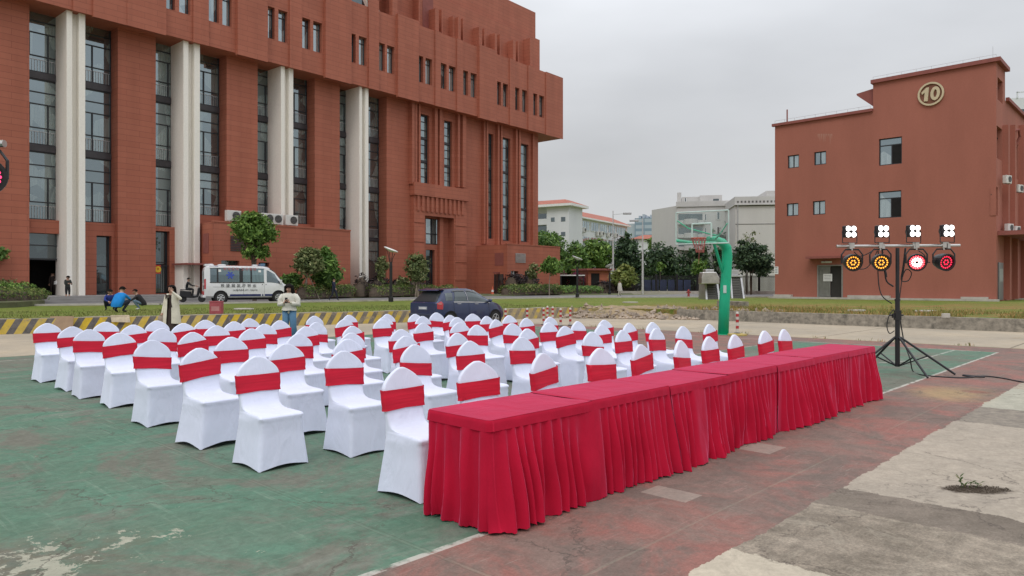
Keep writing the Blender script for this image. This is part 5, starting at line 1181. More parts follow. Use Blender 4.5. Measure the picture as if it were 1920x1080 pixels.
# ------------------------------------------------------------------ banquet chairs
# local frame: chair faces -y, back rest at y = 0 .. origin on the floor under the peak of the back
def sm(a, b, x):
    x = max(0, min(1, (x - a) / (b - a))); return x * x * (3 - 2 * x)
def rring(hwf, hwr, yf, yr, z, rc, n=48, lift=0.0, zfun=None):
    """rounded quad: front edge at yf (half width hwf), rear at yr (hwr); n points"""
    cs = [(hwf, yf), (hwr, yr), (-hwr, yr), (-hwf, yf)]; out = []; per = n // 4
    for k in range(4):
        p0, p1, p2 = Vector(cs[k - 1]), Vector(cs[k]), Vector(cs[(k + 1) % 4])
        d0 = (p0 - p1); d1 = (p2 - p1); r = min(rc, d0.length * .45, d1.length * .45)
        a = p1 + d0.normalized() * r; b = p1 + d1.normalized() * r; e = p1 + d1 * .5; s_ = p1 + d0 * .5
        # corner (5 pts) then half-edges
        m = per - 5
        seg = [s_.lerp(a, q / (m // 2 + 1)) for q in range(1, m // 2 + 1)]
        seg += [(a * (1 - q) ** 2 + p1 * 2 * q * (1 - q) + b * q * q) for q in (0, .25, .5, .75, 1)]
        mm = m - m // 2; seg += [b.lerp(e, q / mm) for q in range(1, mm + 1)]
        out += seg
    res = []
    for q, p in enumerate(out):
        per_f = (q % per) / per; dist = abs(per_f - .42) * 2      # 0 at corner, about 1 mid-edge
        zz = z + lift * (1 - math.cos(min(1, dist) * math.pi)) / 2
        res.append(Vector((p.x, p.y, zz)))
    return res
def chair_mesh(v):
    rs = random.Random(v); mb = MB(); rings = []
    lean = .085; 
    sway = (0, .010, -.012, .006, -.008, .014)[v]
    for z in (0.004, .02, .06, .12, .2, .28, .36, .40, .43):
        q = z / .43; hw = .252 + sway * (1 - q) - .040 * q; yf = -.480 + .045 * q; yr = .050 - .052 * q
        if z > .38: hw += .006; yf -= .008
        lift = (.034, .042, .026, .038, .030, .046)[v] * max(0, 1 - z / .14)
        rings.append(rring(hw, hw - .01, yf, yr, z, .035 + .02 * q, lift=lift))
    # seat edge rolls over onto the seat, then the front edge sweeps back to the back rest
    for z, yf, hw in ((.452, -.450, .222), (.466, -.438, .216), (.474, -.415, .208), (.478, -.37, .200), (.480, -.30, .196), (.483, -.22, .194), (.489, -.155, .193), (.503, -.105, .193), (.53, -.072, .194), (.57, -.052, .196)):
        rings.append(rring(hw, .196, yf, .0 - (z - .45) * .0, z, .03))
    def back(z):
        t_ = (z - .5) / .48; return .0 + lean * (t_ ** 1.2) * .55 if t_ > 0 else 0
    for z in (.62, .67, .72, .77, .80):
        y = back(z); rings.append(rring(.198 + .016 * sm(.57, .8, z), .198 + .016 * sm(.57, .8, z), y - .046, y, z, .022))
    for k in range(1, 13):
        q = k / 12.6; z = .80 + .175 * q; hw = .214 * (1 - q ** 1.75) ** .80; y = back(z)
        rings.append(rring(max(hw, .006), max(hw, .006), y - .046 + .012 * q, y - .002, z, .022))
    mb.loft(rings, cap0=False)
    return mb
def sash_mesh(v):
    mb = MB(); tl, dp = ((.0, 0), (.022, .0), (-.028, .004), (.045, 0), (-.05, 0), (.06, 0))[v]; dz_ = (0, .012, -.014, .006, -.02, .016)[v]; sh_ = (1, .93, 1.05, 1, .88, 1.08)[v]; rings = []
    for q in range(6):
        t_ = q / 5; z = .638 + dz_ + .165 * sh_ * t_; zz = (z - .5) / .48; y = .085 * zz ** 1.2 * .55; hw = .2135 + .006 * (z > .7) + .004 * (q in (0, 5)) + .002
        r = rring(hw, hw, y - .053, y + .007, z, .026)
        rings.append([Vector((p.x, p.y, p.z + p.x * tl * 2 + (.010 if p.y < y - .03 else 0) * (1 - 4 * abs(p.x)) * (1 if q < 3 else -.3))) for p in r])
    outer = rings; inner = [[Vector((p.x * .985, p.y, p.z)) for p in r] for r in (rings[-1], rings[0])]
    mb.loft([inner[1]] + outer + [inner[0]], cap0=False, cap1=False); return mb
protos = []
for v in range(6):
    c = thing('banquet_chair', '', 'chair'); cv = chair_mesh(v).build('chair_cover', M['fabw'], c, smooth=True); sh = sash_mesh(v).build('sash', M['sash'], c, smooth=True, angle=R(60)); protos.append([c, cv, sh, False])
PK = [(88, 605), (134.4, 611.2), (165.9, 616.4), (223.3, 622.7), (283, 636), (371.4, 651), (479.5, 666),                      # near end of each row
      (197.4, 602.7), (249, 607.8), (302.2, 614.5), (359.6, 621.6), (431.2, 630.6), (534.4, 642.9), (641.4, 656.2),
      (293.5, 600.2), (343.1, 605), (404.5, 609.3), (470, 614.9), (557.3, 624.3), (649.3, 634.2), (774.6, 644.3),
      (384, 599), (437.5, 601.8), (494.5, 606.5), (572.2, 611.2), (656.4, 622.7), (758, 628.5), (877.8, 637.7),
      (466.7, 596.3), (523.4, 599.9), (591.1, 603.5), (658.8, 610.1), (750.2, 616.4), (854.8, 623), (975.3, 630.6),
      (588, 591.5), (644.6, 597.5), (714, 598.3), (791, 604.6), (891.9, 608.3), (986.4, 615.2), (1106.9, 620.8),
      (653, 589.7), (718.7, 593.6), (791, 592), (860.5, 603.8), (958.8, 605.4), (1057.2, 610.6), (1164.3, 617.7),
      (725, 588.1), (776.9, 588), (855.6, 594), (928, 598.3), (1026.5, 603.8), (1125.8, 607.8), (1227.3, 614.5),
      (817, 585.3), (842.5, 590), (910.8, 592), (984.8, 595.7), (1081, 601.5), (1176.9, 604.6), (1277.5, 610.8),
      (884.9, 587.6), (953.3, 590.5), (1029.6, 593.3), (1131.3, 599.1), (1221, 603.4), (1327.3, 607)]
FRONT = [(748.4, 686.5, 4), (892, 675, -9), (1013, 660.5, 8), (1121.8, 651.1, -3), (1197.4, 644.3, 4), (1272, 636.9, 8), (1325.8, 629.8, 2), (1373.8, 626.3, 2), (1430.4, 619.1, 0), (1466.6, 616.4, 1)]
PKZ = .975
BASE = -CA + R(0)          # facing direction (.72,-.69): rotate local -y onto it
face = math.atan2(-math.sin(R(43.6)), math.cos(R(43.6))) + R(90)
ordn = ['first', 'second', 'third', 'fourth', 'fifth', 'sixth', 'seventh', 'eighth', 'ninth', 'tenth', 'eleventh', 'twelfth', 'thirteenth', 'fourteenth', 'fifteenth']
rs = random.Random(21)
info = []
for i, (x, y) in enumerate(PK):
    p = G(x, y, PKZ); info.append((p, face + R(rs.gauss(0, 3.5)), (x, y), False))
for x, y, a in FRONT: info.append((G(x, y, PKZ), face + R(a), (x, y), True))
# describe every chair by its row behind the tables and by its place in that row
fr = list(range(len(PK), len(info))); lab = {}
for k, i in enumerate(fr): lab[i] = 'white chair directly behind the red tables, %s from the near end of that row' % ordn[k]
for i in range(len(PK)):         # PK lists the files from the near end, each file from the back row forwards
    f_, j = i // 7, i % 7; n_ = 7 if f_ < 9 else 6
    lab[i] = 'white red-sashed audience chair, %s row behind the front one, %s from its near end' % (ordn[n_ - 1 - j], ordn[f_])
for i, (p, a, px, f_) in enumerate(info):
    v = (i * 7 + i // 7) % 6 if i not in fr else (0, 1, 3, 2, 5, 4)[(i - fr[0]) % 6]; pr = protos[v]
    if not pr[3]: c = pr[0]; pr[3] = True
    else:
        c = pr[0].copy(); COL.objects.link(c)
        for q in (pr[1], pr[2]): d = q.copy(); COL.objects.link(d); d.parent = c
    off = Vector((math.cos(a + R(90)), math.sin(a + R(90)), 0)) * .045
    c.location = (p.x, p.y, 0); c.location -= off; c.rotation_euler = (0, 0, a); c['label'] = lab[i]; c['category'] = 'chair'
    c['group'] = 'chairs directly behind the red tables' if f_ else 'audience chairs with red sashes'
    sc = rs.uniform(.985, 1.02); c.scale = (sc, sc, 1)

# ------------------------------------------------------------------ the seven draped tables
TL = 7.77 / 7; TW = .64; TH = .75; n0 = Vector((-.151, 4.71, 0)); TA = R(43.9); tv = Vector((math.sin(TA), math.cos(TA), 0)); nv = Vector((-math.cos(TA), math.sin(TA), 0))
trot = math.atan2(tv.y, tv.x)
def drape(idx, first, last, seed):
    """local frame: x along the row 0..TL, y 0 (front, towards the camera side) .. TW, z up"""
    rs = random.Random(seed); root = thing('draped_table', '', 'table')
    band = .075; path = []            # outline walked: front edge, (end), rear edge
    step = .0105
    def edge(a, b, nrm):
        L_ = (Vector(b) - Vector(a)).length; n = int(L_ / step)
        return [(Vector(a).lerp(Vector(b), k / n), Vector(nrm)) for k in range(n)]
    r_ = .03
    pieces = []
    P0, P1, P2, P3 = (0, 0), (TL, 0), (TL, TW), (0, TW)
    def corner(c, n0_, n1_):
        return [(Vector(c) - (Vector(n0_) + Vector(n1_)) * r_ + (Vector(n0_) * math.cos(q) + Vector(n1_) * math.sin(q)) * r_, (Vector(n0_) * math.cos(q) + Vector(n1_) * math.sin(q))) for q in [R(90) * k / 8 for k in range(9)]]
    F_, E_, B_, W_ = (0, -1), (1, 0), (0, 1), (-1, 0); e = .0
    fr_ = edge((r_ if first else 0, 0), (TL - (r_ if last else 0), 0), F_); bk_ = edge((TL - (r_ if last else 0), TW), (r_ if first else 0, TW), B_)
    walk = []
    if first and last: pass
    walk = list(fr_)
    if last: walk += corner(P1, F_, E_) + edge((TL, r_), (TL, TW - r_), E_) + corner(P2, E_, B_) + bk_ + [(Vector((0, TW)), Vector(B_))]; runs = [walk]
    elif first: walk = [(Vector((TL, TW)), Vector(B_))] + bk_ + corner(P3, B_, W_) + edge((0, TW - r_), (0, r_), W_) + corner(P0, W_, F_) + fr_ + [(Vector((TL, 0)), Vector(F_))]; runs = [walk]
    else: runs = [fr_ + [(Vector((TL, 0)), Vector(F_))], bk_ + [(Vector((0, TW)), Vector(B_))]]
    sk = MB(); bd = MB(); ph = rs.random() * 10
    for run in runs:
        s_ = 0; pl = []; prev = run[0][0]; x = 0
        # irregular pleat phase
        phs = []; q = 0
        tot = [0]
        for p, nn in run[1:]: tot.append(tot[-1] + (p - prev).length); prev = p
        if first and len(runs) == 1: s0 = next(t_ for t_, (p, nn) in zip(tot, run) if nn.y < -.999) - r_
        elif run[0][1].y > .9: s0 = 60
        else: s0 = 0
        for t_ in tot:
            s_ = t_ - s0 + idx * TL + 20
            q = 2 * math.pi * (s_ / .105 + 2.2 * mnoise.noise((s_ * 1.1, 0, 0)) + .95 * mnoise.noise((s_ * 3.7, 4, 0))); phs.append((s_, q))
        rings = []; zs = [TH - band, TH - band - .012, .62, .56, .48, .40, .30, .20, .12, .05, .008]
        for (p, nn), (s_, q) in zip(run, phs):
            col_ = []; big = mnoise.noise((s_ * 2.3, 7.7, 0)); slow = mnoise.noise((s_ * 5.1, 2.2, 3))
            for z in zs:
                t_ = (TH - band - z) / (TH - band); amp = (.006 + .030 * t_ ** .8) * max(.12, 1 + 2.0 * mnoise.noise((s_ * 2.9, 3, t_ * 1.1)))
                w_ = math.sin(q + 1.2 * mnoise.noise((s_ * 1.7, t_ * 1.6, 5)) * t_ * 2.2); w_ = (abs(w_) ** .75) * (1 if w_ > 0 else -1)
                w2 = math.sin(q * .37 + 1.7 + t_ * 1.1)
                out_ = .006 + amp * w_ + .018 * t_ * w2 + t_ ** 1.15 * (.055 + .10 * big) * (.12 if nn.x < -.9 else (.12 + .88 * max(0, -nn.y) if nn.x < -.05 else (.35 + .65 * max(0, -nn.y) if nn.x > .05 else 1))) + .05 * t_ * slow + .02 * math.sin(t_ * 3.1) * mnoise.noise((s_ * 7, 8, 0))
                tang = Vector((-nn.y, nn.x)) * (.012 * t_ * math.sin(q * .5))
                pp = p + nn * max(out_, .002) + tang; zz = z
                if z < .01: zz = .004 + max(0, .030 * slow + .018 * big) + .004 * math.sin(s_ * 190)
                col_.append((pp.x, pp.y, zz))
            rings.append(col_)
        n = len(zs); vs = [v_ for r__ in rings for v_ in r__]
        sk.add(vs, [(i * n + j, i * n + j + 1, (i + 1) * n + j + 1, (i + 1) * n + j) for i in range(len(rings) - 1) for j in range(n - 1)])
        bz = [TH - .004, TH - .012, TH - .03, TH - .055, TH - band - .004]
        vs = []
        for (p, nn), (s_, q) in zip(run, phs):
            for k, z in enumerate(bz):
                o_ = (-.004, .004, .0085, .011, .0135)[k] + .003 * mnoise.noise((s_ * 9, z * 20, seed)) * (k > 0)
                vs.append((p.x + nn.x * o_, p.y + nn.y * o_, z + (.003 * mnoise.noise((s_ * 4, seed, 1)) if k == 4 else 0)))
        n = len(bz); bd.add(vs, [(i * n + j, i * n + j + 1, (i + 1) * n + j + 1, (i + 1) * n + j) for i in range(len(run) - 1) for j in range(n - 1)])
    # table top cloth with slight ripples
    tp = MB(); nx, ny = 40, 22; vs = []
    for j in range(ny + 1):
        for i in range(nx + 1):
            x = TL * i / nx; y = TW * j / ny; z = TH - .004 + .0035 * mnoise.noise((x * 2.2 + seed, y * 5, 0)) + .002 * mnoise.noise((x * 9, y * 3 + seed, 2))
            if (i == 0 and not first) or (i == nx and not last): z -= .006
            ex = min(i, nx - i, j, ny - j)
            if (first and i == 0 or last and i == nx or j in (0, ny)): z = TH - .004
            # rounded outer corners
            if first or last:
                for cx, on in ((0, first), (TL, last)):
                    if on:
                        for cy in (0, TW):
                            ax = abs(x - cx); ay = abs(y - cy)
                            if ax < r_ and ay < r_:
                                d = Vector((r_ - ax, r_ - ay)); 
                                if d.length > r_: d = d.normalized() * r_; x = cx + (r_ - d.x) * (1 if cx == 0 else -1); y = cy + (r_ - d.y) * (1 if cy == 0 else -1)
            vs.append((x, y, z))
    tp.add(vs, [(j * (nx + 1) + i, j * (nx + 1) + i + 1, (j + 1) * (nx + 1) + i + 1, (j + 1) * (nx + 1) + i) for j in range(ny) for i in range(nx)])
    tp.build('cloth_top', M['cloth'], root, smooth=True); bd.build('cloth_band', M['cloth'], root, smooth=True); sk.build('skirt', M['cloth'], root, smooth=True)
    return root
tl = ['nearest of the seven crimson skirted tables, its pleated end facing the viewer', 'second nearest crimson skirted table in the long row', 'third crimson skirted table counted from the near end', 'middle one of the seven crimson skirted tables', 'fifth crimson skirted table counted from the near end', 'second farthest crimson skirted table in the long row', 'farthest crimson skirted table, ending by the tripod light stand']
for k in range(7):
    r_ = drape(k, k == 0, k == 6, 3 + k); p = n0 + tv * (TL * k); jit = (0, .004, -.003, .005, -.003, .003, 0)[k]
    r_.location = (p.x + nv.x * jit, p.y + nv.y * jit, (0, .004, -.003, .003, 0, .005, .002)[k]); r_.rotation_euler = (0, 0, trot + 0); r_['label'] = tl[k]; r_['group'] = 'crimson skirted tables in one row'
    if k == 0: r_['label'] = tl[0]

# ------------------------------------------------------------------ stage lights
def lathe_dir(mb, prof, c, d, n=20, mi=0):
    d = Vector(d).normalized(); mb.lathe(prof, c, n, mi, d.to_track_quat('Z', 'Y').to_matrix())
em_w = mat('led_white', (1, 1, 1), .3, 0, emit=(1.0, .97, .92), estr=3.2)
em_a = mat('led_amber', (1, .6, .1), .3, 0, emit=(1.0, .34, .03), estr=1.7)
em_r = mat('led_red', (1, .05, .1), .3, 0, emit=(1.0, .015, .07), estr=1.3)
em_h = mat('led_hot_red', (1, .3, .3), .3, 0, emit=(1.0, .55, .52), estr=6)
em_rr = mat('led_strong_red', (1, .1, .1), .3, 0, emit=(1.0, .06, .08), estr=4.5)
em_p = mat('led_pink', (1, .1, .3), .3, 0, emit=(1.0, .04, .16), estr=1.6)
def cob_light(label, loc, rz):                 # four lens flood on a U bracket above the bar; faces -y
    t_ = thing('flood_light', label, 'stage light', loc, rz, 'white four-lens floods on top of the bar')
    m = MB(); m.box(-.10, .10, -.03, .05, .13, .31); m.lathe([(.06, 0), (.085, .06)], (0, .11, .22), 16, 0, Matrix.Rotation(R(90), 3, 'X')); m.build('housing', M['black'], t_, bevel=.015)
    m = MB()
    for x in (-.047, .047):
        for z in (.174, .266): m.lathe([(.040, 0), (.036, .012), (.018, .02)], (x, -.031, z), 14, 0, Matrix.Rotation(R(90), 3, 'X'))
    m.build('lens', em_w, t_)
    m = MB(); m.path([(-.125, 0, .22), (-.125, 0, .05), (.125, 0, .05), (.125, 0, .22)], .008, 6); m.build('bracket', M['black'], t_)
    m = MB(); m.tube((0, 0, -.04), (0, 0, .05), .018); m.box(-.025, .025, -.035, .035, -.045, .03); m.build('clamp', M['steel'], t_); return t_
def par_light(label, loc, rz, em, tilt=-8, yaw=0, group='round LED cans under the bar', rad=.115, only=None):
    t_ = thing('par_light', label, 'stage light', loc, rz, group)
    d = Vector((math.sin(R(yaw)), -math.cos(R(yaw)), math.sin(R(tilt)))); c = Vector((0, 0, -.23))
    m = MB(); lathe_dir(m, [(.05, -.14), (.09, -.12), (rad, -.03), (rad + .008, .05), (rad + .008, .075), (rad - .012, .075), (rad - .014, .045)], c, d, 24); m.build('housing', M['black'], t_, smooth=False)
    m = MB(); q = d.normalized().to_track_quat('Z', 'Y').to_matrix()
    for r_, n in (((.032, 6), (.080, 16)) if em is not em_h else ((.03, 7), (.058, 13), (.084, 18))):
        mq = MB() if (em is em_h and n == 13 + 5) else m
        if em is em_h and r_ > .08: mq = mo = MB()
        for k in range(n):
            a = 2 * math.pi * k / n; p = c + q @ Vector((math.cos(a) * r_, math.sin(a) * r_, .046)); mq.lathe([(.0115, 0), (.009, .006)], p, 8, 0, q)
    m.build('lens', em, t_)
    if em is em_h: mo.build('outer_lens_ring', em_rr, t_)
    m = MB(); m.path([(-.14, 0, -.25), (-.142, 0, -.12), (-.09, 0, -.05), (.09, 0, -.05), (.142, 0, -.12), (.14, 0, -.25)], .011, 6); m.build('bracket', M['black'], t_)
    m = MB(); m.box(-.025, .025, -.035, .035, -.03, .045); m.tube((0, 0, -.06), (0, 0, -.03), .014); m.build('clamp', M['steel'], t_); return t_
def light_stand(label, loc, rz, zb, legs):
    t_ = thing('light_stand', label, 'tripod stand', loc, rz)
    m = MB(); m.tube((0, 0, .12), (0, 0, 1.35), .042, n=10); m.tube((0, 0, 1.3), (0, 0, zb - .04), .033, n=10); m.build('mast', M['black'], t_)
    m = MB(); m.tube((-1.07, 0, zb), (1.07, 0, zb), .026, n=10); m.build('crossbar', M['steel'], t_)
    m = MB(); m.box(-.05, .05, -.05, .05, .98, 1.16); m.tube((-.14, 0, 1.07), (.1, 0, 1.07), .016); m.lathe([(.05, 0), (.05, .04)], (0, 0, 1.33), 12); m.lathe([(.05, 0), (.05, .04)], (0, 0, .64), 12); m.box(-.09, -.04, -.03, .03, 1.02, 1.1); m.build('winch', M['black'], t_)
    for a, l in legs:
        c_, s_ = math.cos(R(a)), math.sin(R(a)); m = MB(); m.tube((c_ * .05, s_ * .05, .66), (c_ * l, s_ * l, .02), .02, n=8); m.tube((c_ * .04, s_ * .04, .14), (c_ * l * .52, s_ * l * .52, .33), .014, n=6); m.build('leg', M['black'], t_)
        m = MB(); m.ball((c_ * l, s_ * l, .02), .026, 8)
    return t_
SP = Vector((7.12, 13.2, 0)); ZB = 2.35; SR = R(-8)
light_stand('tall black tripod stand carrying a steel crossbar of stage lights', SP, SR, ZB, [(-75, .80), (-14, .92), (112, .8), (188, .85)])
ca_, sa_ = math.cos(SR), math.sin(SR)
def onbar(x): return (SP.x + ca_ * x, SP.y + sa_ * x, ZB)
for px, lab_ in ((1597, 'lit white flood leftmost on top of the steel bar'), (1654, 'brightest white flood, second from the left on top of the steel bar'), (1709, 'lit white flood third from the left on top of the steel bar'), (1767, 'rightmost white flood on top of the steel bar')):
    x = (px - 1681) / FPX * 13.2 / ca_; cob_light(lab_, onbar(x), SR + R(20)).scale = (1.22,) * 3
for px, lab_, em, yaw in ((1601, 'amber glowing can leftmost under the steel bar', em_a, 14), (1651, 'amber glowing can second from the left under the steel bar', em_a, 10), (1714, 'very bright red and white glowing can under the steel bar', em_h, -2), (1761, 'dim red dotted can at the right end under the steel bar', em_r, 26)):
    x = (px - 1681) / FPX * 13.2 / ca_; par_light(lab_, onbar(x), SR, em, -10, yaw - 12).scale = (1.3,) * 3
hl = bpy.data.lights.new('par_glow', 'SPOT'); 
# cables
def cable(name, label, pts, r, m=None, grp=None):
    # Catmull-Rom through the points
    P_ = [Vector(p) for p in pts]; out_ = []
    for i in range(len(P_) - 1):
        p0, p1, p2, p3 = P_[max(i - 1, 0)], P_[i], P_[i + 1], P_[min(i + 2, len(P_) - 1)]
        for k in range(8):
            t_ = k / 8; out_.append(.5 * ((2 * p1) + (p2 - p0) * t_ + (2 * p0 - 5 * p1 + 4 * p2 - p3) * t_ * t_ + (3 * p1 - p0 - 3 * p2 + p3) * t_ ** 3))
    out_.append(P_[-1]); mb = MB(); mb.path(out_, r, 6); o = mb.build(name, m or M['blackp'], smooth=True); tag(o, label, 'cable', grp); return o
def S_(px, py, dy=0): return P(px, py, 13.36 + dy)
cable('lamp_cable', 'black cable looping down from the amber cans to the stand mast', [S_(1647, 470), S_(1646, 500), S_(1648, 535), S_(1655, 556), S_(1672, 569)], .010)
cable('lamp_cable', 'thick black lead curving from the left cans into the mast', [S_(1655, 478), S_(1659, 510), S_(1663, 528), S_(1675, 537)], .014)
cable('lamp_cable', 'black lead coiled right of the mast under the bright red can', [S_(1697, 465), S_(1693, 500), S_(1690, 525), S_(1703, 526), S_(1709, 512), S_(1700, 505), S_(1692, 520), S_(1686, 565)], .010)
cable('lamp_cable', 'thin lead strung between the left amber cans', [S_(1601, 472), S_(1612, 480), S_(1628, 475), S_(1640, 466)], .009)
cable('lamp_cable', 'thin lead sagging below the left amber can to the second', [S_(1612, 505), S_(1625, 502), S_(1637, 487), S_(1645, 470)], .009)
cable('lamp_cable', 'black leads hanging straight behind the second amber can', [S_(1654, 465, .1), S_(1656, 490, .1), S_(1661, 512, .1), S_(1662, 520, .1)], .016)
cable('lamp_cable', 'dark leads hanging between the mast and the bright red can', [S_(1698, 465, .1), S_(1696, 485, .1), S_(1694, 505, .1), S_(1690, 520, .1)], .015)
cable('lamp_cable', 'thin lead from the bright red can to the dim right can', [S_(1722, 470), S_(1733, 478), S_(1738, 490), S_(1744, 492)], .009)
cable('lamp_cable', 'black cable hanging left of the mast below the winch', [S_(1676, 580), S_(1667, 592), S_(1663, 612), S_(1668, 625), S_(1677, 620)], .009)
def g3(px, py): v_ = G(px, py, .012); return v_
cable('power_cable', 'long black power cable running from the tripod foot to the right picture edge', [S_(1688, 600), S_(1695, 640), P(1706, 672, 13.0), g3(1712, 696), g3(1730, 703), g3(1775, 707), g3(1812, 708), g3(1845, 705), g3(1880, 709), g3(1925, 717), g3(2000, 722)], .011)
cable('power_cable', 'short black plug and joint lying on the cable right of the tripod', [g3(1806, 704), g3(1822, 706), g3(1846, 707)], .026)
# second stand, mostly outside the left edge: one can shows at the edge of the frame
SP2 = Vector((-4.62, 5.0, 0)); par_light('black round can with pink LEDs cut off by the left picture edge', (-3.672, 5.0, 2.63), R(0), em_p, -6, 28, 'pink can at the left edge', .12)
light_stand('tripod light stand just outside the left picture edge', SP2, 0, 2.63, [(150, .7), (210, .7), (270, .7)])
tag(cob_light('flood light whose clamp barely shows at the left picture edge', (-3.77, 5.0, 2.63), R(20)), 'flood light whose edge barely shows at the left picture edge', 'stage light', 'flood at the left edge')
# ------------------------------------------------------------------ basketball hoop
BP = G(1356, 627, 0); hp = thing('basketball_hoop', 'green single post basketball hoop with a clear backboard behind the chairs', 'basketball hoop', (BP.x, BP.y, 0), 0)
gr = mat('hoop_green', (.004, .40, .21), .42, .12, 1.5, dirt=(.05, .22, .14), dirtamt=.4); grp_ = mat('pale_green_paint', (.48, .60, .55), .5)
u1 = Vector((-TV.x, -TV.y, 0)); bc = u1 * 1.4; fd = Vector((-.5, -.866, 0)); sd_ = Vector((.866, -.5, 0))
m = MB(); lean = Vector((.12, 0, 0)); top = Vector((.16, .1, 2.85)); m.path([Vector((0, 0, 0)), Vector((.04, 0, 1.0)), Vector((.1, 0, 2.0)), Vector((.13, .0, 2.55)), Vector((.10, -.02, 2.82)), Vector((-.08, -.12, 2.98)), Vector((-.40, -.42, 3.06)), bc * .7 + Vector((0, 0, 3.06))], [.175, .172, .168, .168, .165, .15, .12, .09], 14); m.build('post', gr, hp, smooth=True)
m = MB(); m.tube(Vector((.0, 0, 1.95)), bc * .45 + Vector((0, 0, 2.95)), .05, n=8); m.build('brace', gr, hp)
m = MB(); m.tube((0, 0, .0), (0, 0, .02), .26, n=16); m.build('base_plate', gr, hp)
W2, z0, z1 = .82, 2.90, 3.90
def bb(x, z, y=0): return bc + sd_ * x + fd * y + Vector((0, 0, z))
m = MB(); 
for a, b_ in (((-W2, z0), (W2, z0)), ((-W2, z1), (W2, z1)), ((-W2, z0), (-W2, z1)), ((W2, z0), (W2, z1))): m.tube(bb(*a), bb(*b_), .020, n=6)
bf = m.build('backboard_frame', grp_, hp)
gm, t_, b_ = newmat('clear_board'); b_.inputs['Base Color'].default_value = (.75, .85, .82, 1); b_.inputs['Roughness'].default_value = .08
tr = t_.n('ShaderNodeBsdfTransparent'); tr.inputs['Color'].default_value = (.9, .95, .94, 1); ms = t_.n('ShaderNodeMixShader'); ms.inputs[0].default_value = .10
t_.t.links.new(tr.outputs[0], ms.inputs[1]); t_.t.links.new(b_.outputs[0], ms.inputs[2]); t_.t.links.new(ms.outputs[0], gm.node_tree.nodes['Material Output'].inputs['Surface'])
m = MB(); m.quad(bb(-W2 + .03, z0 + .03), bb(W2 - .03, z0 + .03), bb(W2 - .03, z1 - .03), bb(-W2 + .03, z1 - .03)); m.build('board', gm, hp)
m = MB()
for a, b_ in (((-.3, 3.08), (-.3, 3.52)), ((.3, 3.08), (.3, 3.52)), ((-.3, 3.52), (.3, 3.52))): m.tube(bb(*a, .02), bb(*b_, .02), .028, n=6)
m.build('target_square', grp_, hp)
m = MB(); m.path([bb(-W2, z0 + .12, -.03), bb(-.3, z0 + .04, -.1), bb(.4, z0 + .02, -.2)], .05, 8); m.path([bb(-W2 + .02, z1 - .25, -.05), bb(-W2 + .35, z1 - .5, -.2), bb(.2, z0 + .3, -.3), bb(.45, z0 + .25, -.3), bb(W2 - .05, z1 - .4, -.05)], .022, 6); m.path([bb(.45, z0 + .25, -.3), bc * .4 + Vector((0, 0, 3.06))], .03, 6); m.build('rear_strut', gr, hp)
org = mat('orange_rim', (.42, .10, .06), .6); m = MB(); rc = bc + fd * .38 + Vector((0, 0, 3.05)); m.path([rc + Vector((math.cos(a) * .225, math.sin(a) * .225, 0)) for a in [2 * math.pi * k / 24 for k in range(25)]], .013, 6); m.tube(rc - fd * .225, bb(0, 3.05), .03, n=6); m.build('rim', org, hp)
m = MB(); nn = 12
for k in range(nn):
    for s_ in (1, -1):
        pts = []
        for j in range(6):
            q = j / 5; a = 2 * math.pi * (k + s_ * q * 1.4) / nn; r_ = .225 * (1 - .5 * q ** .8); pts.append(rc + Vector((math.cos(a) * r_ + .05 * q, math.sin(a) * r_, -.44 * q)))
        m.path(pts, .009, 4, cap=False)
m.tube(rc + Vector((.0, -.1, -.3)), rc + Vector((-.02, -.1, -.8)), .006, n=4); m.build('net', mat('red_net', (.40, .12, .10), .8), hp)
m = MB(); m.box(-.05, .05, -.185, -.178, 1.35, 1.6); m.build('plate', grp_, hp)

# ------------------------------------------------------------------ bollards, hydrant, cone, boxes
bred = mat('bollard_red', (.42, .03, .03), .6); bw_ = mat('bollard_white', (.58, .55, .5), .6, dirt=(.35, .32, .27))
def bollard():
    t_ = thing('bollard', '', 'bollard'); m = MB(); m.lathe([(.045, .02), (.045, .66), (.03, .70), (.0, .70)], (0, 0, 0), 12); m.build('tube', bw_, t_); m = MB()
    for a in (.16, .36, .54): m.lathe([(.048, a), (.048, a + .09)], (0, 0, 0), 12)
    m.build('reflective_band', bred, t_); m = MB(); m.lathe([(.11, 0), (.11, .02), (.06, .035)], (0, 0, 0), 12); m.build('base', M['blackp'], t_); return t_
b0 = bollard(); bl = [(948, 27.6, 'red and white bollard just in front of the dark blue car'), (988.5, 28.0, 'red and white bollard standing alone between the car and the cluster'), (1019.3, 28.6, 'leftmost red and white bollard of the close cluster'), (1026.5, 30.6, 'red and white bollard at the back of the close cluster'), (1036.3, 29.8, 'red and white bollard third in the close cluster'), (1051.2, 27.7, 'red and white bollard second from the right of the group'), (1069.3, 28.2, 'rightmost red and white bollard before the striped wall')]
for k, (px, Y, lb_) in enumerate(bl):
    p = P(px, 600, Y); c = b0 if k == 0 else dup(b0, (0, 0, 0), 0); c.location = (p.x, p.y, 0); c['label'] = lb_; c['group'] = 'red and white bollards by the striped wall'
p = G(1382.5, 629, 0); c = dup(b0, (p.x, p.y, .06), 0, 'red and white bollard with a yellow foot right of the hoop post', 'bollard by the hoop'); del c['group']
m = MB(); m.lathe([(.30, 0), (.30, .05), (.14, .07)], (0, 0, -.06), 14); o = m.build('yellow_foot', mat('faded_yellow', (.45, .34, .10), .7), c)
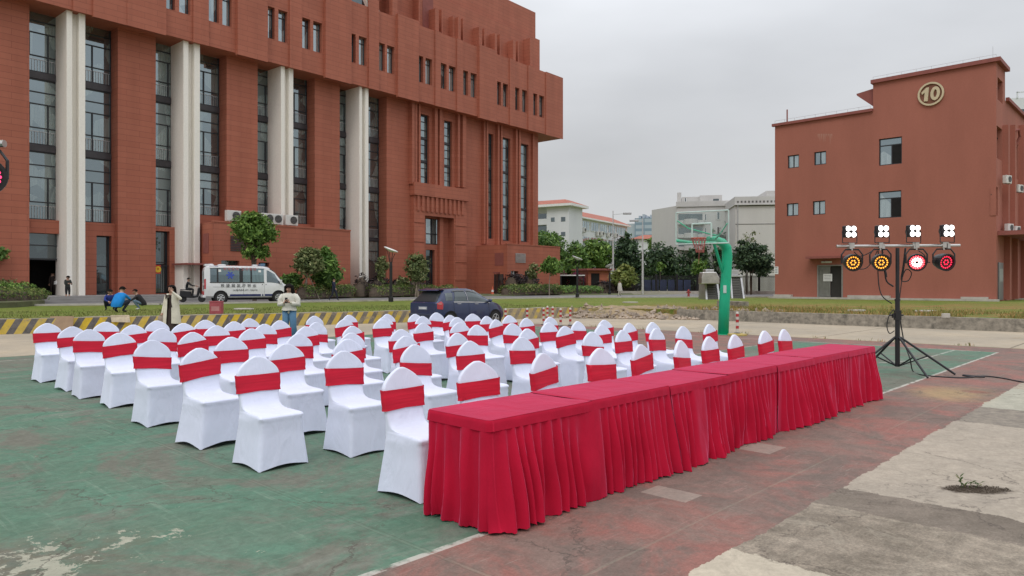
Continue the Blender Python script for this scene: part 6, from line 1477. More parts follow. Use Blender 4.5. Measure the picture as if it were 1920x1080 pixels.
p = G(1291, 556.5, ZT); hy = thing('fire_hydrant', 'small red fire hydrant at the road edge left of the hoop post', 'hydrant', (p.x, p.y, ZT)); m = MB(); m.lathe([(.16, 0), (.16, .06), (.1, .08), (.1, .5), (.13, .52), (.1, .62), (.03, .7)], (0, 0, 0), 12); m.tube((-.2, 0, .42), (.2, 0, .42), .06); m.build('body', mat('hydrant_red', (.30, .035, .03), .6), hy)
p = G(923.5, 553.5, ZT); cn = thing('traffic_cone', 'faded orange traffic cone beside the door of the right annex', 'traffic cone', (p.x, p.y, ZT)); cn.scale = (1.3,) * 3; m = MB(); m.lathe([(.14, .03), (.03, .72)], (0, 0, 0), 12); m.build('cone_body', mat('cone_orange', (.62, .13, .07), .6), cn); m = MB(); m.lathe([(.105, .28), (.078, .44)], (0, 0, 0), 12); m.build('white_band', M['whitep'], cn); m = MB(); m.box(-.19, .19, -.19, .19, 0, .03); m.build('base', MATS['cone_orange'], cn)
# red crate and cardboard on the striped wall
p = G(406, 589, ZT + .04); cb = thing('red_box', 'dull red box standing on the striped wall left of the white van wheel', 'box', (p.x, p.y, ZT + .05), math.atan2(WD.y, WD.x) - .4)
rc_ = mat('faded_red_box', (.34, .07, .085), .75, .15, 5); m = MB(); m.box(-.22, .22, -.18, .18, 0, .46); m.build('body', rc_, cb, bevel=.01); m = MB(); m.box(-.23, .23, -.19, .19, .463, .50); m.build('lid', rc_, cb); m = MB(); m.box(-.15, .15, -.184, -.18, .12, .3); m.build('print', mat('pale_red_print', (.45, .2, .2), .8), cb)
def on_wall(px):                                       # point on the striped wall face under a pixel column
    d = Vector(((px - HX) / FPX, 1)); n_ = Vector((-WD.y, WD.x)); t_ = W1.dot(n_) / d.dot(n_); return d * t_
cardm = mat('cardboard', (.34, .235, .15), .9, .15, 4)
p = on_wall(115.5); cd = thing('cardboard_sheet', 'brown cardboard sheet leaning on the striped wall behind the leftmost chairs', 'cardboard', (p.x + .05, p.y - .12, 0), math.atan2(WD.y, WD.x) - .35); m = MB(); m.box(-.36, .36, -.012, .012, 0, .56); m.build('sheet', cardm, cd); cd.rotation_euler[0] = R(-10)
p = on_wall(224); cd = thing('cardboard_box', 'torn flattened box lying on top of the striped wall below the crouching men', 'cardboard', (p.x + .02, p.y - .02, .49), math.atan2(WD.y, WD.x)); m = MB(); m.box(-.28, .30, -.02, .24, 0, .05); m.add([(-.28, -.022, .0), (.30, -.022, 0), (.33, -.09, -.20), (-.25, -.08, -.17)], [(0, 1, 2, 3)]); m.build('flap', mat('pale_cardboard', (.50, .42, .30), .85, .25, 6), cd)
for px, py, s_, lb_ in ((1182, 568, .5, 'flat pale slab lying in the grass right of the far end of the striped wall'), (1608, 584, .42, 'pale flat stone in the dry grass left of the light mast'), (1735, 585, .5, 'pale concrete slab in the dry grass right of the light mast'), (1774, 596, .16, 'small pale rock on the dry bank right of the light mast'), (455, 581, .5, 'thin pale plank in the lawn right of the red box')):
    p = G(px, py, ZT); m = MB(); r2 = random.Random(px); m.prism([(math.cos(a) * s_ * r2.uniform(.8, 1.1), math.sin(a) * s_ * .5 * r2.uniform(.8, 1.1)) for a in [2 * math.pi * k / 9 for k in range(9)]], 0, .08 + (.08 if s_ < .2 else 0)); o = m.build('stone_slab', M['concl'], bevel=.02); o.location = (p.x, p.y, ZT); tag(o, lb_, 'stone')
# stub wall behind the hoop post
p0, p1 = G(1314, 571, ZT), G(1352, 573, ZT)
m = MB(); d_ = (p1 - p0).length; m.box(0, d_, 0, .5, -.1, .62); o = m.build('concrete_block', M['conc']); o.location = (p0.x - .2, p0.y - 4, ZT - .3); o.rotation_euler = (0, 0, math.atan2(p1.y - p0.y, p1.x - p0.x)); tag(o, 'grey concrete block in the grass behind the green hoop post', 'concrete block')
# two louvred units
def unit(label, px, base_y, Y, wpx, hpx, hood):
    p = P(px, base_y, Y); k = Y / FPX; w_ = wpx * k; h_ = hpx * k; t_ = thing('stair_lift_unit', label, 'metal unit', (p.x, p.y, ZT), 0, 'slanted ribbed metal units beyond the lawn')
    m = MB(); d = 1.6
    for s_ in (-1, 1): m.add([(s_ * w_ / 2, 0, 0), (s_ * w_ / 2, d + .6, 0), (s_ * w_ / 2 * .92, d + .6, h_), (s_ * w_ / 2 * .92, .6, h_), (s_ * (w_ / 2 - .14), 0, 0), (s_ * (w_ / 2 - .14), d + .6, 0), (s_ * (w_ / 2 * .92 - .14), d + .6, h_), (s_ * (w_ / 2 * .92 - .14), .6, h_)], [(0, 1, 2, 3), (4, 7, 6, 5), (0, 3, 7, 4), (3, 2, 6, 7), (1, 5, 6, 2)])
    m.build('side_frame', M['alu'], t_); m = MB(); n = 13
    for i in range(n):
        q = i / n; q1 = (i + .72) / n; x = w_ / 2 - .15; m.add([(-x, .05 + q * .6, q * h_), (x, .05 + q * .6, q * h_), (x * .94, .05 + q1 * .6, q1 * h_), (-x * .94, .05 + q1 * .6, q1 * h_)], [(0, 1, 2, 3)])
    m.build('slat', mat('dark_slat', (.09, .085, .075), .6), t_); m = MB(); m.box(-w_ / 2 + .15, w_ / 2 - .15, .8, .9, 0, h_); m.build('back_panel', M['void'], t_)
    m = MB(); m.box(-w_ * .46, w_ * .46, .5, 1.8, h_ + .003, h_ + .18); m.box(-w_ * .3, w_ * .3, .9, 1.7, h_ + .18, h_ + .62); m.build('top_box', M['alu'], t_, bevel=.03)
    if hood: m = MB(); hw = w_ * .62; m.prism_xz([(-hw, h_ - .55), (hw, h_ - .55), (hw, h_ - .05), (hw - .25, h_ + .38), (-hw + .1, h_ + .38), (-hw, h_ - .1)], -.55, .45); o_ = m.build('hood', M['steel'], t_, bevel=.05); o_.location = (-.35, 0, 0)
    return t_
unit('silver hooded unit with a slanted ribbed front, mostly behind the green hoop post', 1337, 562, 56, 27, 42, True); unit('silver framed unit with a slanted ribbed dark front right of the hoop post', 1384, 557, 60, 25, 40, False)
# fence
fa, fb = P(1192, 552, 84), P(1462, 552, 84); fn = thing('iron_fence', 'long black iron railing fence in front of the dark trees', 'fence', (fa.x, fa.y, ZT)); L_ = fb.x - fa.x
nseg = 7
for i in range(nseg + 1): m = MB(); x = L_ * i / nseg; m.box(x - .09, x + .09, -.09, .09, 0, 2.4); m.build('post', M['black'], fn)
for i in range(nseg):
    m = MB(); a = L_ * i / nseg + .07; b_ = L_ * (i + 1) / nseg - .07; m.box(a, b_, -.02, .02, .25, .31); m.box(a, b_, -.02, .02, 2.0, 2.06); n = 17
    for k in range(n): x = a + (b_ - a) * (k + .5) / n; m.box(x - .028, x + .028, -.02, .02, .31, 2.2)
    m.build('railing_panel', M['black'], fn)
m = MB(); q0, q1 = P(1160, 552, 83.2), P(1470, 552, 83.2); m.box(q0.x, q1.x, 83, 83.2, ZT - .1, ZT + .38); o = m.build('planter_kerb', M['concl']); tag(o, 'pale low kerb along the foot of the black fence', 'kerb')
m = MB(); q0, q1 = P(1208, 530, 85.5), P(1300, 530, 85.5); 
for k in range(6): m.box(q0.x + k * .95, q0.x + k * .95 + .8, 85.5, 85.55, ZT, ZT + 1.7)
o = m.build('site_hoarding', mat('blue_sheet', (.05, .07, .16), .6)); tag(o, 'dark blue site panels seen through the left half of the iron fence', 'hoarding')

# ------------------------------------------------------------------ lamps
def park_lamp(label, px, base_y, Y, hpx, rz):
    p = P(px, base_y, Y); z0 = p.z; h_ = hpx / FPX * Y; t_ = thing('park_lamp', label, 'street lamp', (p.x, p.y, z0), rz, 'park lamps with tilted white discs')
    m = MB(); m.lathe([(.16, 0), (.16, .3), (.10, .34), (.10, h_ * .68), (.08, h_ * .74)], (0, 0, 0), 12); m.build('column', M['black'], t_)
    m = MB(); hh = h_ * .74
    for a in range(4): c_, s_ = math.cos(a * R(90) + .4), math.sin(a * R(90) + .4); m.path([(c_ * .07, s_ * .07, hh - .1), (c_ * .13, s_ * .13, hh + .25), (c_ * .30, s_ * .30, hh + .7 - c_ * .16)], .022, 5)
    m.build('fork', M['black'], t_)
    m = MB(); ax = Vector((.38, -.12, 1)).normalized(); lathe_dir(m, [(.10, -.14), (.36, -.05), (.48, -.01)], (0, 0, hh + .80), ax, 24); m.build('shade', M['whitep'], t_)
    m = MB(); lathe_dir(m, [(.48, 0), (.495, .03), (.40, .06), (.0, .07)], (0, 0, hh + .80), ax, 24); m.build('lens_disc', M['whitep'], t_, smooth=True); return t_
park_lamp('nearest park lamp with a tilted white disc left of the dark blue car', 733, 566, 46.5, 101, .2)
park_lamp('middle park lamp with a tilted white disc in front of the right annex hedge', 1082.5, 557, 61, 75, .2)
park_lamp('farthest and smallest park lamp beside the yellow green tree', 1143, 552, 78, 54, 2.6)
def street_light(label, px, base_y, top_y, Y, arm, glx):
    p = P(px, base_y, Y); ht = (base_y - top_y) / FPX * Y; t_ = thing('street_light', label, 'street light', (p.x, p.y, ZT), 0, 'tall pale street lights'); gal = mat('pale_galvanised', (.5, .5, .49), .5)
    m = MB(); m.path([(0, 0, 0), (0, 0, ht * .5), (0, 0, ht)], [.14, .10, .05], 8); m.build('mast', gal, t_); m = MB(); m.tube((0, 0, ht * .955), (arm, 0, ht * .965), .025, n=6); m.build('arm', gal, t_)
    m = MB(); m.box(arm - .1 if arm > 0 else arm - .9, arm + .9 if arm > 0 else arm + .1, -.15, .15, ht * .955, ht * .98); m.build('lamp_head', M['alu'], t_, bevel=.03)
street_light('tall pale street light with an arm to the right, before the white building', 1149.5, 540, 384.5, 88, 1.35, 0)
street_light('tall pale street light between the blue tower and the grey apartments', 1205, 548, 405, 82, -.6, 0)
# parked dark car behind the fence line
# ------------------------------------------------------------------ vehicles
def lerp_tab(tab, x):
    if x <= tab[0][0]: return tab[0][1]
    for (a, va), (b_, vb) in zip(tab, tab[1:]):
        if x <= b_: return va + (vb - va) * (x - a) / (b_ - a)
    return tab[-1][1]
class Shell:
    def __init__(s, L, zb, belt, top, wb, wbelt, wtop): s.L, s.zb, s.belt, s.top, s.wb, s.wbelt, s.wtop = L, zb, belt, top, wb, wbelt, wtop
    def prof(s, x):
        zb, be, tp = lerp_tab(s.zb, x), lerp_tab(s.belt, x), lerp_tab(s.top, x); be = min(be, tp - .02); wb, wl, wt = lerp_tab(s.wb, x), lerp_tab(s.wbelt, x), lerp_tab(s.wtop, x)
        k = min(1, max(0, (tp - be) / .35)); wt = wl - .04 - (wl - .04 - wt) * k; h = tp - be
        return [(wb * .9, zb), (wb, zb + .10), (wb * 1.01, zb + (be - zb) * .55), (wl, be - .05 * k), (wl - .02 * k, be + .02 * k), ((wl + wt) / 2 + .012, be + h * .5), (wt, tp - .10 * k), (wt * .82, tp - .015 * k), (0, tp)]
    def pt(s, x, t):
        p = s.prof(x); i = min(int(t), 7); f = t - i; (a, b_), (c, d) = p[i], p[i + 1]; return Vector((x, a + (c - a) * f, b_ + (d - b_) * f))
    def nrm(s, x, t):
        e = .02; du = s.pt(min(x + e, s.L), t) - s.pt(max(x - e, 0), t); dv = s.pt(x, min(t + .1, 8)) - s.pt(x, max(t - .1, 0)); n = du.cross(dv); n = n.normalized() if n.length > 1e-9 else Vector((0, 1, 0))
        return n if n.y > 0 or n.z > .5 else -n
    def body(s, xs):
        m = MB(); rings = []
        for x in xs:
            p = s.prof(x); r = [(x, y, z) for y, z in p] + [(x, -y, z) for y, z in reversed(p[:-1])]; rings.append(r)
        m.loft(rings, closed=True); return m
    def patch(s, m, xf0, xf1, t0, t1, off=.008, nx=8, nt=5, side=1, mi=0):
        f = lambda q, t: q(t) if callable(q) else q; vs = []
        for j in range(nt + 1):
            t = t0 + (t1 - t0) * j / nt
            for i in range(nx + 1):
                x = f(xf0, t) + (f(xf1, t) - f(xf0, t)) * i / nx; p = s.pt(x, t) + s.nrm(x, t) * off; vs.append((p.x, p.y * side, p.z))
        m.add(vs, [(j * (nx + 1) + i, j * (nx + 1) + i + 1, (j + 1) * (nx + 1) + i + 1, (j + 1) * (nx + 1) + i) for j in range(nt) for i in range(nx)], mi)
def wheel(root, x, y, r, w_, side, rim):
    M_ = Matrix.Rotation(R(-90 * side), 3, 'X'); m = MB(); m.lathe([(r * .62, 0), (r * .93, 0), (r, .03), (r, w_ - .03), (r * .93, w_), (r * .62, w_ - .01)], (x, y - side * w_, r), 28, 0, M_); wl = m.build('wheel', M['tyre'], root, smooth=False)
    m = MB(); m.lathe([(r * .64, .0), (r * .62, .02)], (x, y - side * .03, r), 24, 0, M_); m.build('rim_back', M['black'], wl)
    m = MB(); m.lathe([(r * .66, 0), (r * .66, .02), (r * .56, .025), (r * .56, 0)], (x, y - side * .02, r), 24, 0, M_)
    for k in range(5 if rim else 6):
        a = 2 * math.pi * k / (5 if rim else 6); d = Vector((math.cos(a), 0, math.sin(a))); m.tube(Vector((x, y - side * .005, r)) + d * r * .05, Vector((x, y - side * .005, r)) + d * r * .6, r * (.08 if rim else .12), r * (.06 if rim else .14), n=6)
    m.lathe([(r * .16, 0), (r * .12, .02)], (x, y - side * .005, r), 12, 0, M_); m.build('rim', M['alu'], wl); return wl
M['tyre'] = mat('tyre_rubber', (.02, .02, .02), .85, .2)
# --- dark blue hatchback
blue = mat('dark_blue_paint', (.009, .02, .075), .26, .06, .8, spec=.5, coat=.5, dirt=(.07, .065, .06), dirtamt=.3)
cg = mat_glass('car_glass', dark=(.012, .018, .02), light=(.03, .045, .045), refl=.10, thr=.6, tint=(.55, .62, .62))
lamp_r = mat('tail_lamp_red', (.42, .012, .02), .2, .1, coat=.8)
C1 = Shell(3.83, [(0, .30), (.25, .2), (3.5, .2), (3.83, .3)], [(0, .93), (.4, .96), (2.9, .90), (3.3, .84), (3.83, .62)],
           [(0, .96), (.06, .99), (.20, 1.16), (.42, 1.42), (.60, 1.485), (1.2, 1.525), (1.8, 1.515), (2.2, 1.44), (2.6, 1.25), (3.02, 1.0), (3.3, .93), (3.65, .80), (3.83, .64)],
           [(0, .70), (.15, .80), (.5, .84), (3.3, .84), (3.65, .76), (3.83, .58)], [(0, .70), (.15, .78), (.5, .82), (3.0, .80), (3.5, .72), (3.83, .56)], [(0, .56), (.5, .58), (2.2, .58), (3.0, .62), (3.83, .5)])
YR = 26.6; p_r = P(793, 600, YR); car = thing('parked_car', 'dark blue dusty hatchback parked behind the chairs, seen from its rear right side', 'car', (p_r.x, p_r.y, 0), R(90) - R(41)); car.scale = (1, 1, .975)
xs = [0, .03, .06, .12, .2, .3, .42, .5, .6, .8, 1.0, 1.3, 1.6, 1.8, 2.0, 2.2, 2.4, 2.6, 2.8, 3.02, 3.15, 3.3, 3.5, 3.65, 3.75, 3.83]
C1.body(xs).build('body', blue, car, smooth=True, angle=R(32))
m = MB(); m.box(-.06, .10, -.74, .74, .22, .56); m.build('rear_bumper', mat('bumper_blue', (.012, .02, .05), .4, .1, dirt=(.1, .09, .08)), car, bevel=.04)
for s_ in (-1, 1):
    m = MB(); C1.patch(m, lambda t: .84 + (t - 4) * .10, lambda t: 1.55, 4.2, 5.85, side=s_); m.build('side_window', cg, car)
    m = MB(); C1.patch(m, lambda t: 1.63, lambda t: 2.78 - (t - 4.2) * .36, 4.2, 5.85, side=s_); m.build('side_window', cg, car)
    m = MB(); C1.patch(m, lambda t: .42 + (t - 4.2) * .06, lambda t: .76 + (t - 4) * .07, 4.3, 5.7, side=s_, nx=4); m.build('quarter_window', cg, car)
    m = MB(); C1.patch(m, .82, 2.80, 4.02, 4.13, .014, 14, 1, s_); C1.patch(m, 1.58, 1.60, 4.2, 5.85, .016, 1, 4, s_); m.build('window_trim', M['steel'], car)
    m = MB(); C1.patch(m, .90, 1.55, 5.84, 6.05, .03, 8, 1, s_); C1.patch(m, 1.62, 2.25, 5.84, 6.05, .03, 8, 1, s_); m.build('rain_visor', mat('smoke_visor', (.10, .10, .10), .3, .05), car)
    for x0 in (.98, 1.92): m = MB(); C1.patch(m, x0, x0 + .20, 3.22, 3.42, .03, 4, 2, s_); C1.patch(m, x0 + .03, x0 + .17, 3.12, 3.22, .012, 4, 1, s_); m.build('door_handle', M['steel'], car)
    m = MB()
    for x0 in (.80, 1.60, 2.72): C1.patch(m, x0, x0 + .012, 1.2, 3.9, .004, 1, 8, s_)
    m.build('door_gap', M['void'], car)
    m = MB(); C1.patch(m, lambda t: .0 + .04, lambda t: .24 + .04 * math.sin((t - 2.3) * 1.6), 2.35, 4.6, .016, 5, 8, s_); tl_ = m.build('tail_lamp', lamp_r, car, smooth=True)
    m = MB(); C1.patch(m, .06, .20, 3.0, 3.35, .022, 3, 2, s_); m.build('reversing_lens', mat('clear_lens', (.55, .45, .32), .2, .1), tl_)
    m = MB(); m.ball((2.72, s_ * .90, 1.02), (.07, .09, .07), 10); m.box(2.68, 2.76, s_ * .78, s_ * .86, .96, 1.0); m.build('side_mirror', blue, car)
    for x in (.62, 3.08):
        m = MB(); m.lathe([(.355, 0), (.355, .015)], (x, s_ * .838, .31), 28, 0, Matrix.Rotation(R(-90 * s_), 3, 'X')); m.build('wheel_arch', M['void'], car)
        wheel(car, x, s_ * .865, .29, .19, s_, True)
m = MB(); C1.patch(m, .07, .42, 6.25, 8, .008, 6, 5, 1); C1.patch(m, .07, .42, 6.25, 8, .008, 6, 5, -1); m.build('rear_window', mat('tinted_rear_glass', (.015, .018, .02), .35, .1, spec=.4), car)
m = MB(); C1.patch(m, lambda t: 2.10, lambda t: 2.96, 6.3, 8, .008, 8, 5, 1); C1.patch(m, 2.10, 2.96, 6.3, 8, .008, 8, 5, -1); m.build('windscreen', cg, car)
m = MB(); m.add([(.28, -.56, 1.455), (.28, .56, 1.455), (.62, .55, 1.51), (.62, -.55, 1.51), (.26, -.56, 1.425), (.26, .56, 1.425)], [(0, 1, 2, 3), (4, 5, 1, 0)]); m.build('spoiler', blue, car)
m = MB(); m.box(-.012, .03, -.24, .24, .70, .83); pl_ = m.build('number_plate', mat('plate_blue_grey', (.16, .19, .26), .5), car)
m = MB(); 
for k in range(6): m.box(-.016, -.012, -.2 + k * .068, -.155 + k * .068, .73, .80)
m.build('plate_characters', M['whitep'], pl_)
m = MB(); m.lathe([(.045, 0), (.04, .012)], (.05, .0, .95), 14, 0, Matrix.Rotation(R(-70), 3, 'Y')); m.build('badge', M['steel'], car)
# --- white ambulance van
vw = mat('van_white_paint', (.66, .66, .67), .35, .04, spec=.5, coat=.4, dirt=(.45, .43, .4), dirtamt=.25)
V1 = Shell(5.6, [(0, .38), (.4, .36), (5.2, .36), (5.6, .42)], [(0, 1.22), (4.2, 1.22), (4.75, 1.15), (5.2, 1.02), (5.6, .80)],
           [(0, 2.12), (.04, 2.24), (.15, 2.34), (.5, 2.38), (3.6, 2.36), (3.9, 2.30), (4.3, 2.05), (4.65, 1.62), (4.95, 1.22), (5.3, 1.10), (5.5, .98), (5.6, .84)],
           [(0, .93), (.3, .97), (4.8, .97), (5.3, .9), (5.6, .72)], [(0, .93), (.3, .97), (4.6, .96), (5.3, .86), (5.6, .7)], [(0, .78), (.2, .80), (3.8, .80), (4.6, .74), (5.6, .6)])
VA = R(90) - R(63); YV = 44.9; pv = P(381, 566, YV); van = thing('ambulance_van', 'white high roof ambulance van with a navy stripe parked on the road', 'van', (pv.x, pv.y, ZT), VA)
van.scale = (.97, 1, 1)
xs = [0, .02, .04, .08, .15, .3, .5, 1, 1.5, 2, 2.5, 3, 3.4, 3.6, 3.75, 3.9, 4.1, 4.3, 4.5, 4.65, 4.8, 4.95, 5.1, 5.3, 5.4, 5.5, 5.6]
V1.body(xs).build('body', vw, van, smooth=True, angle=R(30))
navy = mat('navy_stripe', (.012, .022, .12), .4); vgl = mat_glass('van_glass', dark=(.02, .04, .045), light=(.10, .17, .17), refl=.14, thr=.35)
for s_ in (-1, 1):
    m = MB(); V1.patch(m, .35, 3.62, 4.15, 5.8, .010, 12, 4, s_); sw_ = m.build('side_window', vgl, van)
    m = MB()
    for x0 in (.74, 2.10, 2.78): V1.patch(m, x0, x0 + (.10 if x0 != 2.10 else .22), 4.15, 5.8, .018, 1, 3, s_)
    V1.patch(m, .33, 3.64, 4.08, 4.16, .02, 12, 1, s_); V1.patch(m, .33, 3.64, 5.78, 5.86, .02, 12, 1, s_); m.build('window_frame', M['black'], sw_)
    m = MB()
    for x0 in (.84, 3.28): V1.patch(m, x0, x0 + .16, 5.35, 5.65, .022, 1, 1, s_)
    m.build('window_sticker', M['whitep'], sw_)
    # round blue emblem on the glass: six pointed star of life shape
    m = MB(); cx, cz = 1.55, 4.95; n_ = 12; c = V1.pt(cx, cz) + V1.nrm(cx, cz) * .02
    for a in (0, 60, 120): 
        d = Vector((math.cos(R(a)), 0, math.sin(R(a)))); e_ = Vector((-d.z, 0, d.x)); p_ = [c + d * .24 + e_ * .055, c - d * .24 + e_ * .055, c - d * .24 - e_ * .055, c + d * .24 - e_ * .055]; m.add([(q.x, (q.y + (c.z - q.z) * .25) * s_ + .002 * s_ * (a / 60), q.z) for q in p_], [(0, 1, 2, 3)])
    m.build('star_emblem', mat('emblem_blue', (.02, .05, .30), .4), sw_)
    m = MB(); V1.patch(m, 3.80, lambda t: 4.82 - (t - 4.15) * .33, 4.15, 5.7, .010, 6, 4, s_); m.build('cab_window', M['glassd'], van)
    m = MB(); V1.patch(m, 1.52, 3.42, .95, 1.30, .008, 8, 1, s_); V1.patch(m, 3.50, 3.58, .95, 1.30, .008, 1, 1, s_); V1.patch(m, 3.66, 4.28, .95, 1.30, .008, 4, 1, s_); m.build('stripe', navy, van)
    m = MB(); V1.patch(m, .62, .84, 6.2, 6.45, .01, 2, 1, s_); V1.patch(m, .30, .60, 6.3, 6.42, .01, 2, 1, s_); m.build('roof_decal', navy, van)
    m = MB()
    for x0 in (3.50, 3.72): V1.patch(m, x0, x0 + .05, 3.0, 3.5, .03, 1, 2, s_)
    m.build('door_handle', M['black'], van)
    m = MB()
    for x0 in (3.64, 2.35): V1.patch(m, x0, x0 + .012, 1.2, 4.1, .004, 1, 8, s_)
    V1.patch(m, .5, 2.4, 2.55, 2.60, .004, 6, 1, s_); m.build('door_gap', mat('grey_gap', (.2, .2, .2), .8), van)
    m = MB(); V1.patch(m, .0, .10, 2.2, 4.6, .012, 1, 6, s_); m.build('tail_lamp', lamp_r, van)
    m = MB(); m.box(4.62, 4.74, s_ * .96, s_ * 1.16, 1.22, 1.48); m.build('side_mirror', vw, van, bevel=.03)
    for x in (.98, 4.55):
        m = MB(); m.lathe([(.44, 0), (.44, .012)], (x, s_ * .972, .38), 28, 0, Matrix.Rotation(R(-90 * s_), 3, 'X')); m.build('wheel_arch', M['void'], van); wheel(van, x, s_ * 1.0, .345, .22, s_, False)
txt = mat('dark_lettering', (.03, .03, .035), .6); txr = mat('red_lettering', (.42, .16, .17), .6)
for s_ in (-1,):
    add_text('side_lettering', '新南医院 生命救援', .21, .002, txr, van, (2.15, -.868, 2.145), (R(80), 0, 0), spacing=1.35)
    add_text('side_lettering', '救援服医疗转运', .235, .002, txt, van, (2.05, -.992, 1.10), (R(88), 0, 0), spacing=1.75)
    add_text('side_lettering', '24h服务热线 0771-4308720', .12, .002, txt, van, (2.45, -.992, .82), (R(89), 0, 0), spacing=1.1)
m = MB(); m.box(-.012, 0, -.78, -.06, 1.28, 2.0); m.box(-.012, 0, .06, .78, 1.28, 2.0); m.build('rear_window', vgl, van)
m = MB(); m.box(-.016, 0, -.86, .86, .55, .76); m.build('rear_red_band', mat('red_band', (.5, .05, .06), .5), van); m = MB(); m.box(-.10, .1, -.95, .95, .36, .50); m.build('rear_bumper', vw, van, bevel=.03)
m = MB(); m.box(-.02, -.012, -.6, -.3, .88, 1.1); m.build('number_plate', M['spandrel'], van); m = MB(); m.box(-.014, -.006, -.006, .006, .5, 2.2); m.build('rear_gap', M['blackp'], van)
m = MB(); m.lathe([(.22, 0), (.22, .05), (.12, .12)], (.45, .1, 2.37), 16); m.box(.05, .35, -.5, .5, 2.34, 2.46); m.lathe([(.26, 0), (.26, .06), (.2, .09)], (1.1, -.2, 2.37), 16); m.box(3.0, 3.3, -.3, .3, 2.36, 2.46); m.build('roof_vent', vw, van, bevel=.01)
m = MB(); m.box(3.45, 3.75, -.6, .6, 2.36, 2.52); m.build('light_bar', mat('blue_beacon', (.10, .18, .28), .25), van, bevel=.03)
m = MB(); V1.patch(m, 4.0, 4.9, 6.2, 8, .01, 8, 5, 1); V1.patch(m, 4.0, 4.9, 6.2, 8, .01, 8, 5, -1); m.build('windscreen', M['glassd'], van)
m = MB(); m.box(1.3, 4.3, -.85, .85, .22, .37); m.build('underbody', M['void'], van)
# --- far dark car by the fence
p = P(1209, 552, 104); C2 = Shell(4.4, [(0, .3), (4.4, .3)], [(0, .9), (2.2, .93), (4.4, .72)], [(0, .95), (.7, 1.0), (1.3, 1.4), (2.6, 1.42), (3.3, .98), (4.4, .76)], [(0, .8), (.3, .88), (4, .88), (4.4, .75)], [(0, .78), (.3, .86), (4.0, .84), (4.4, .7)], [(0, .6), (2, .62), (4.4, .6)])
c2 = thing('parked_car', 'black car parked before the iron fence far behind the farthest park lamp', 'car', (p.x - 2.0, p.y, ZT), R(3)); C2.body([0, .1, .3, .7, 1.0, 1.3, 1.8, 2.2, 2.6, 3, 3.3, 3.8, 4.2, 4.4]).build('body', mat('black_car_paint', (.015, .017, .022), .3, .1, coat=.5), c2, smooth=True, angle=R(32))
for s_ in (-1, 1):
    m = MB(); C2.patch(m, lambda t: 1.0 + (t - 4) * .15, lambda t: 3.0 - (t - 4) * .18, 4.3, 5.8, side=s_); m.build('side_window', cg, c2)
    for x in (.8, 3.5): wheel(c2, x, s_ * .90, .31, .2, s_, True)

